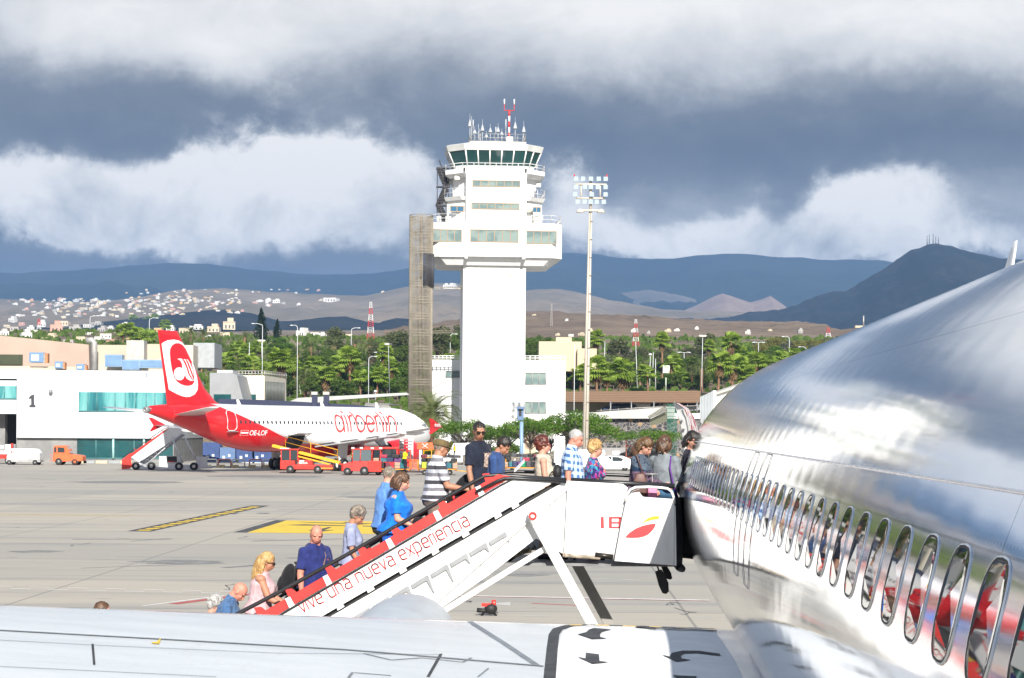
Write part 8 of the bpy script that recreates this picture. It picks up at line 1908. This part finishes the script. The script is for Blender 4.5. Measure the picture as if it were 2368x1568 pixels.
# conifers and the general planting on the slope
plant('conifer', 603, Yfor(603, 800), 'tall dark wispy conifer, the taller of two, above the annex', 84/F*Yfor(603, 800)/12, gr='conifers'); o = plant('conifer', 640, Yfor(640, 800), 'shorter dark conifer beside the tall one above the annex', 60/F*Yfor(640, 800)/12, gr='conifers')
for px, pb_, sc, kd, lb in ((770, 830, 1.25, 'olive', 'big olive grey tree above the date palms, left of the striped mast'), (935, 850, 1.35, 'olive', 'olive tree just left of the lattice stair tower'), (1010, 850, 1.5, 'olive', 'olive tree between the stair tower and the control tower shaft'), (1240, 850, 1.1, 'roundA', 'dense green tree right of the control tower shaft'), (1630, 840, 1.2, 'olive', 'rusty olive tree above the pergola, right part'), (1430, 860, 1.2, 'olive', 'feathery olive tree above the pergola, left part'), (905, 840, 1.2, 'olive', 'olive tree behind the slim fan palm')):
    plant(kd, px, Yfor(px, pb_), lb, sc, gr='single olive trees')
rows = []
rs = random.Random(9)
def fill(x0, x1, y0, y1, n, kinds, s0, s1):
    n = int(n*1.45)
    for i in range(n):
        px = x0+(x1-x0)*(i+rs.random())/n; rows.append((px, y0+(y1-y0)*rs.random(), rs.choice(kinds), rs.uniform(s0, s1)))
fill(640, 945, 915, 930, 15, ['roundA', 'roundB', 'lime', 'bushD'], .55, .85); fill(650, 945, 880, 905, 17, ['roundA', 'roundB', 'lime', 'roundB'], .7, 1.0); fill(640, 945, 850, 872, 15, ['roundA', 'bushG', 'olive', 'bushG'], .7, 1.1); fill(640, 945, 822, 842, 15, ['bushG', 'bushG', 'lime', 'bushD'], .7, 1.0)
fill(500, 650, 858, 905, 10, ['roundA', 'bushG', 'bushD'], .6, .9); fill(400, 650, 812, 850, 18, ['lime', 'bushD', 'bushG', 'roundB'], .6, .9); fill(250, 500, 798, 822, 12, ['bushD', 'bushY', 'bushG'], .6, .9)
fill(990, 1075, 800, 830, 6, ['roundA', 'roundB', 'olive'], .9, 1.2); fill(1215, 1262, 815, 830, 3, ['roundA', 'roundB'], .9, 1.1)
fill(1310, 1640, 895, 903, 20, ['roundB', 'bushD', 'lime', 'roundA'], .5, .8); fill(1310, 1640, 865, 888, 20, ['roundA', 'roundB', 'olive', 'bushD'], .7, 1.0); fill(1340, 1650, 842, 860, 18, ['olive', 'bushG', 'bushG', 'bushD'], .6, .9)
fill(1620, 1860, 855, 905, 20, ['roundA', 'roundB', 'lime', 'bushD'], .7, 1.0); fill(1640, 1960, 830, 856, 18, ['roundA', 'lime', 'bushD', 'roundB'], .6, .9); fill(1740, 1970, 808, 824, 16, ['bushY', 'bushY', 'bushG'], .9, 1.3); fill(630, 960, 802, 818, 12, ['bushG', 'bushD', 'bushY'], .6, .9); fill(1225, 1345, 866, 872, 8, ['roundA', 'lime', 'bushD'], .6, .8)
kn2 = {'roundA': 'rounded dark green tree', 'roundB': 'broad dark green tree', 'lime': 'yellow green tree', 'olive': 'olive grey tree', 'bushG': 'grey green scrub bush', 'bushY': 'ochre flowering bush', 'bushD': 'low dark green bush'}
def wh2(px, py):
    a = where(px, py); b = 'low down, ' if py > 885 else 'mid slope, ' if py > 845 else 'high up, '; return b+a
LB3 = spread(rows, lambda p: (kn2[p[2]], wh2(p[0], p[1])))
for p in rows: plant(p[2], p[0], Yfor(p[0], p[1]), LB3[p], p[3]*.9, gr='trees and bushes on the green slope')
# ground cover on the slope : scattered grass tufts and scrub, one mass
q = MB(); rr_ = random.Random(31)
for _ in range(16000):
    Y = 292+rr_.random()**1.3*420; x = rr_.uniform(-1, 1)*(.32*Y+10); z = tz(x, Y); s = rr_.uniform(.25, .9)*(1+Y/900); a = rr_.uniform(0, 3.14); dx, dy = math.cos(a)*s, math.sin(a)*s
    q.add([(x-dx, Y-dy, z-.05), (x+dx, Y+dy, z-.05), (x+dx*.6, Y+dy*.6, z+s*.8), (x-dx*.5, Y-dy*.5, z+s)], [(0, 1, 2, 3)])
tag(q.build('ground_cover', LF_T), 'patchy grey green scrub covering the slope', 'ground cover', kind='stuff')
for px, w, Y, hh, lb in ((1350, 44, 292, 1.0, 'clipped hedge left of the pergola palms'), (1452, 62, 292, 1.1, 'long clipped hedge below the pergola'), (1690, 50, 300, 1.2, 'clipped hedge beside the ribbed grey door'), (860, 90, 300, 1.4, 'clipped hedge above the red airliner nose')):
    q = MB(); c = at(px, 958, Y); rr2 = random.Random(px)
    W_ = w/F*Y/2
    for i in range(900):
        p = Vector((rr2.uniform(-W_, W_), rr2.uniform(-.7, .7), rr2.uniform(0, hh)*1.0)); d1 = Vector((rr2.uniform(-1, 1), rr2.uniform(-1, 1), rr2.uniform(-1, 1))).normalized(); d2 = d1.cross(Vector((rr2.uniform(-1, 1), 1, rr2.uniform(-1, 1)))).normalized(); z = .16
        q.add([p-d1*z, p+d2*z*.6, p+d1*z, p-d2*z*.6], [(0, 1, 2, 3)])
    q.v = [(v[0]+c.x, v[1]+Y, v[2]+5.2) for v in q.v]; tag(q.build('hedge', LF_T), lb, 'hedge', 'clipped hedges')
# rubble planter walls at the foot of the tower
def rubble(g, b):
    o = g.obj(); v = g.n('ShaderNodeTexVoronoi'); g.put(v.inputs['Vector'], o); v.inputs['Scale'].default_value = 2.0; e = g.vor(o, 2.0, feat='DISTANCE_TO_EDGE')
    g.put(b.inputs['Base Color'], g.mix(g.sstep(e, .03, .1), (.10, .09, .08), g.ramp(g.sep(v.outputs['Color'])[0], [(0, (.22, .19, .16)), (.4, (.40, .34, .28)), (.75, (.52, .46, .38))], 'CONSTANT'))); b.inputs['Roughness'].default_value = .9; bumped(g, b, e, .9, .12)
for px, w, Y, y0, lb in ((1160, 180, 205, 1.1, 'rubble planter wall behind the boy in blue'), (1270, 70, 206, 1.2, 'rubble planter wall behind the auburn haired woman'), (1015, 60, 214, .9, 'rubble planter wall behind the airliner nose')):
    q = MB(); a = atz(px-w/2, Y); b = atz(px+w/2, Y); q.box((a.x, Y, 0), (b.x, Y+12, y0)); tag(q.build('planter_wall', [nmat('rubble_stone', rubble)], bevel=.1), lb, 'wall', 'rubble planter walls')
# ---- street lamps
LPS = [(606,925,596,748,'curve'),(687,925,685,752,'curve'),(852,925,858,824,'curve'),(812,838,819,758,'curve'),(906,925,898,796,'head'),(608,900,605,788,'head'),(208,775,215,730,'curve'),(345,800,352,735,'curve'),(1327,955,1329,797,'plain'),(1622,912,1625,777,'head'),(1474,904,1470,790,'plain'),(1502,904,1504,820,'ball'),(1509,882,1511,815,'plain'),(1437,860,1437,812,'double'),(1582,862,1582,815,'double'),(1397,845,1399,790,'plain'),(1825,850,1822,778,'curve'),(1864,835,1860,802,'curve'),(1754,828,1754,792,'double'),(1952,806,1952,782,'double'),(698,925,692,890,'plain'),(1041,830,1044,772,'curve'),(1150,0,0,0,None),(868,928,868,905,'ball'),(1516,905,1516,830,'plain'),(880,880,880,815,'double'),(1140,0,0,0,None),(575,870,577,792,'plain')]
LPS = [l for l in LPS if l[4]]
LBL = spread([(l[0], l[1], l[4]) for l in LPS], lambda p: ({'curve': 'white curved neck street lamp', 'head': 'tall white flat headed lamp post', 'plain': 'thin plain white pole', 'ball': 'short white globe lamp', 'double': 'twin armed white street lamp'}[p[2]], where(p[0], p[1])))
LW = mat('lamp_white', (.62, .64, .66), .4, 0, 0)
for px, pb_, tx, ty, kd in LPS:
    Y = 270 if pb_ >= 925 and px < 1000 and px not in (868, 698) else Yfor(px, pb_) if pb_ < 930 else 250
    a = at(px, pb_, Y); b = at(tx, ty, Y); s = Y/F
    if Y <= 291: a.z = 0
    t = thing('street_lamp', LBL[(px, pb_, kd)], 'street lamp', a, 0, 'street lamps and poles beyond the apron'); q = MB(); r = .8*s
    if kd == 'curve':
        d = 1 if tx > px else -1; q.tube([a, Vector((a.x, Y, b.z-8*s)), Vector((a.x+d*1*s, Y, b.z-3*s)), Vector((b.x+d*2*s, Y, b.z)), Vector((b.x+d*8*s, Y, b.z-.5*s))], [r*1.3, r, r*.9, r*.8, r*.8], 6); q.build('pole', LW, t, True); q = MB(); q.ell(Vector((b.x+d*11*s, Y, b.z-.5*s)), (4*s, 1.5*s, 1.2*s)); q.build('lamp_head', LW, t, True)
    elif kd == 'double':
        q.tube([a, b], [r, r*.8], 6); q.tube([b+Vector((-13*s, 0, 0)), b+Vector((-9*s, 0, 1*s)), b+Vector((0, 0, -1*s)), b+Vector((9*s, 0, 1*s)), b+Vector((13*s, 0, 0))], r*.7, 5); q.build('pole', LW, t, True)
        for d in (-1, 1): q = MB(); q.ell(b+Vector((d*12*s, 0, 0)), (4*s, 1.5*s, 1.1*s)); q.build('lamp_head', LW, t, True)
    else:
        q.tube([a, b], [r*1.3, r*.8], 6); q.build('pole', LW, t, True)
        if kd == 'head': q = MB(); q.loft([[b+Vector((x*w*s, y*3*s, z*s)) for x, y in ((-1, -1), (1, -1), (1, 1), (-1, 1))] for z, w in ((-2, 6), (0, 10), (2.5, 7))], smooth=False); q.build('lamp_head', GALV, t, True)
        if kd == 'ball': q = MB(); q.ell(b, (4*s, 4*s, 3*s)); q.build('lamp_head', LW, t, True)
# ---- billboard
t = thing('billboard', 'small white billboard with pink and green picture among the palms', 'billboard', at(1540, 890, 420), 0); q = MB(); q.box((-.7, 0, 2.6), (.8, .2, 4.3)); q.tube([(0, .1, -2), (0, .1, 1.6)], .12, 5); q.build('board', nmat('poster', lambda g, b: (g.put(b.inputs['Base Color'], g.ramp(g.noise(g.obj(), .9, 2), [(.3, (.7, .7, .7)), (.5, (.65, .68, .62)), (.58, (.25, .5, .25)), (.68, (.65, .25, .35))])), g.put(b.inputs['Roughness'], .5))), t)
# ---- houses : found by shooting picture rays at the hills
from mathutils.bvhtree import BVHTree
TREES = []
for o in bpy.data.objects:
    if o.type == 'MESH' and (o.name.startswith('hills') or o.name.startswith('terrain')): TREES.append(BVHTree.FromPolygons([o.location+v.co for v in o.data.vertices], [tuple(p.vertices) for p in o.data.polygons]))
def hit(px, py):
    r = ray(px, py); best = None
    for tr in TREES:
        h = tr.ray_cast(CAMP, r.normalized())
        if h[0] is not None and (best is None or h[3] < best[1]): best = (h[0], h[3])
    return best[0] if best else None
HC = [('white', (.62, .61, .58)), ('cream', (.56, .48, .34)), ('pink', (.52, .30, .24)), ('grey', (.36, .35, .33)), ('ochre', (.50, .34, .16)), ('white', (.64, .63, .61)), ('white', (.62, .60, .56)), ('cream', (.55, .50, .40)), ('white', (.64, .63, .61))]
HP = []
def house_proto(ci, v):
    nm, c = HC[ci]; m = mat('house_'+nm, c, .85, 0, .1, .3); t = thing('house', '', 'house', (0, 0, 0)); q = MB(); w = (1.0, 1.5, .8)[v]; q.box((-w, -.8, -.5), (w, .8, .9)); 
    if v != 0: q.box((-w*.3, -.5, .9), (w*.7, .8, 1.5))
    q.box((-w, -.8, .9), (w, -.72, 1.0)); q.build('wall', m, t)
    q = MB()
    for i in range(3): x = -w*.65+i*w*.6; q.box((x, -.83, .1), (x+w*.22, -.79, .55))
    q.build('window', mat('dark_window', (.06, .06, .07), .3), t)
    q = MB(); q.box((-w*1.02, -.82, .88), (w*1.02, .82, .91)); q.build('roof', mat('roof_terracotta', (.38, .17, .10), .8, 0, .1, 1) if (ci+v) % 3 == 0 else mat('roof_grey', (.42, .40, .37), .8), t)
    return t
HPR = {(ci, v): house_proto(ci, v) for ci in range(5) for v in range(3)}; HUSED = set()
rh = random.Random(2024); HPL = []
def put_house(px, py, wpx, grp, where_, ci=None, far=True):
    p = hit(px, py)
    if p is None: return
    ci_ = rh.randrange(len(HC)) if ci is None else ci; nm = HC[ci_][0]; ci_ = [h[0] for h in HC].index(nm); v = rh.randrange(3); k = (ci_, v); s = wpx/F*p.y/2*(1.0, .7, 1.15)[v]; z = s*rh.uniform(.7, 1.1)*(.72 if py < 742 else 1)
    lab = '%s %s house %s' % (['plain', 'long', 'stepped'][v], nm, where_)
    HPL.append([px, lab, None])
    rz = rh.uniform(-.5, .5)
    if k not in HUSED: HUSED.add(k); o = HPR[k]; o.location = p; o.rotation_euler = (0, 0, rz); o['label'] = lab; o['group'] = grp
    else: o = dup(HPR[k], p, rz, lab, None, grp)
    o.scale = (s, s, z); HPL[-1][2] = o
far = []
for _ in range(220): far.append((rh.triangular(0, 640, 150), rh.uniform(0, 1)))
for px, f in far:
    y0, y1 = (692+abs(px-200)*.01, 738-px*.02); put_house(px, y0+(y1-y0)*f**1.3, rh.uniform(5, 12), 'houses of the far hillside village', 'in the far village, %s' % ['top row', 'upper row', 'middle row', 'lower row', 'bottom row'][min(4, int(f*5))])
for _ in range(62): px = rh.uniform(290, 560); put_house(px, rh.gauss(690+(px-300)*.02, 7), rh.uniform(5, 9), 'houses of the upper village', 'in the upper village, %s part' % ['left', 'middle', 'right'][int((px-290)/90.1)])
for _ in range(26): px = rh.uniform(390, 760); put_house(px, rh.uniform(670, 680), rh.uniform(4, 8), 'houses strung along the ridge', 'strung along the ridge line')
for px, py, w in ((620, 697, 14), (640, 700, 18), (600, 698, 16), (590, 701, 12), (655, 703, 10), (758, 697, 30), (770, 698, 24), (742, 696, 12), (690, 706, 10), (1030, 666, 16), (1045, 667, 20), (1012, 668, 12), (1060, 669, 10), (885, 676, 8), (1235, 730, 9), (1310, 742, 8)): put_house(px, py, w, 'warehouses on the far slope', 'standing alone on the far slope', 0 if w > 12 else None)
near = [(30, 745, 16, 0), (8, 776, 22, 0), (70, 764, 18, 0), (130, 770, 30, 2), (98, 756, 20, 0), (150, 752, 22, 1), (175, 765, 26, 3), (118, 781, 26, 1), (205, 757, 20, 0), (238, 768, 20, 3), (225, 790, 30, 0), (255, 762, 16, 0), (290, 752, 14, 0), (262, 795, 26, 2), (190, 790, 22, 1), (60, 785, 26, 0), (35, 765, 20, 3), (160, 798, 24, 3), (245, 782, 26, 0), (300, 788, 18, 4), (225, 752, 24, 3), (395, 765, 20, 0), (430, 772, 26, 1), (455, 762, 30, 0), (495, 768, 30, 1), (530, 762, 30, 1), (565, 765, 26, 1), (420, 790, 18, 2), (700, 777, 24, 0), (725, 778, 22, 0), (745, 777, 18, 0), (805, 780, 18, 1), (520, 780, 22, 1), (480, 783, 20, 0), (340, 771, 16, 0), (367, 768, 18, 4), (15, 757, 14, 1), (52, 752, 14, 2), (80, 775, 14, 0), (275, 772, 16, 1), (205, 775, 18, 0), (100, 790, 24, 3), (20, 795, 26, 1),
 (1320, 778, 12, 0), (1365, 770, 12, 1), (1335, 792, 14, 3), (1290, 776, 10, 1), (1545, 768, 14, 1), (1565, 766, 12, 0), (1345, 776, 14, 1), (1465, 768, 10, 0), (1500, 772, 8, 3), (1730, 773, 12, 0), (1610, 762, 10, 0), (1780, 765, 10, 1), (1850, 770, 12, 3)]
for i, (px, py, w, ci) in enumerate(near):
    put_house(px, py, w, 'houses of the nearby town', ('in the near town at the far left, %s' % ['back row', 'middle row', 'front row'][0 if py < 762 else 1 if py < 780 else 2]) if px < 320 else 'beyond the green slope left of the towers' if px < 1000 else 'on the dry plain beyond the pergola', ci)
hl = {}
for px, lab, o in HPL:
    if o is not None: hl.setdefault(lab, []).append((px, o))
ORD = 'leftmost second third fourth fifth sixth seventh eighth ninth tenth eleventh twelfth thirteenth fourteenth fifteenth'.split()
for lab, L in hl.items():
    L.sort(key=lambda k: k[0])
    if len(L) > 1:
        for i, (px, o) in enumerate(L): o['label'] = lab+', '+(ORD[i] if i == 0 else ORD[min(i, 14)]+' from left')
for k, o in list(HPR.items()):
    if k not in HUSED:
        for c in kids(o): bpy.data.objects.remove(c)
        bpy.data.objects.remove(o)
# ================================================================ air between here and the hills
def build_haze():
    m = bpy.data.materials.new('haze_air'); m.use_nodes = True; t = m.node_tree; t.nodes.clear(); g = NT(t)
    v = g.n('ShaderNodeVolumePrincipled'); v.inputs['Color'].default_value = (.31, .56, 1.0, 1); v.inputs['Density'].default_value = HAZE; v.inputs['Anisotropy'].default_value = 0.0
    out = g.n('ShaderNodeOutputMaterial'); g.L.new(v.outputs[0], out.inputs['Volume'])
    q = MB(); q.box((-13800, -900, -1.2), (13800, 13800, 680)); tag(q.build('haze', m), 'pale blue air softening the distant hills', 'haze', kind='stuff')
HAZE = .00009
build_haze()
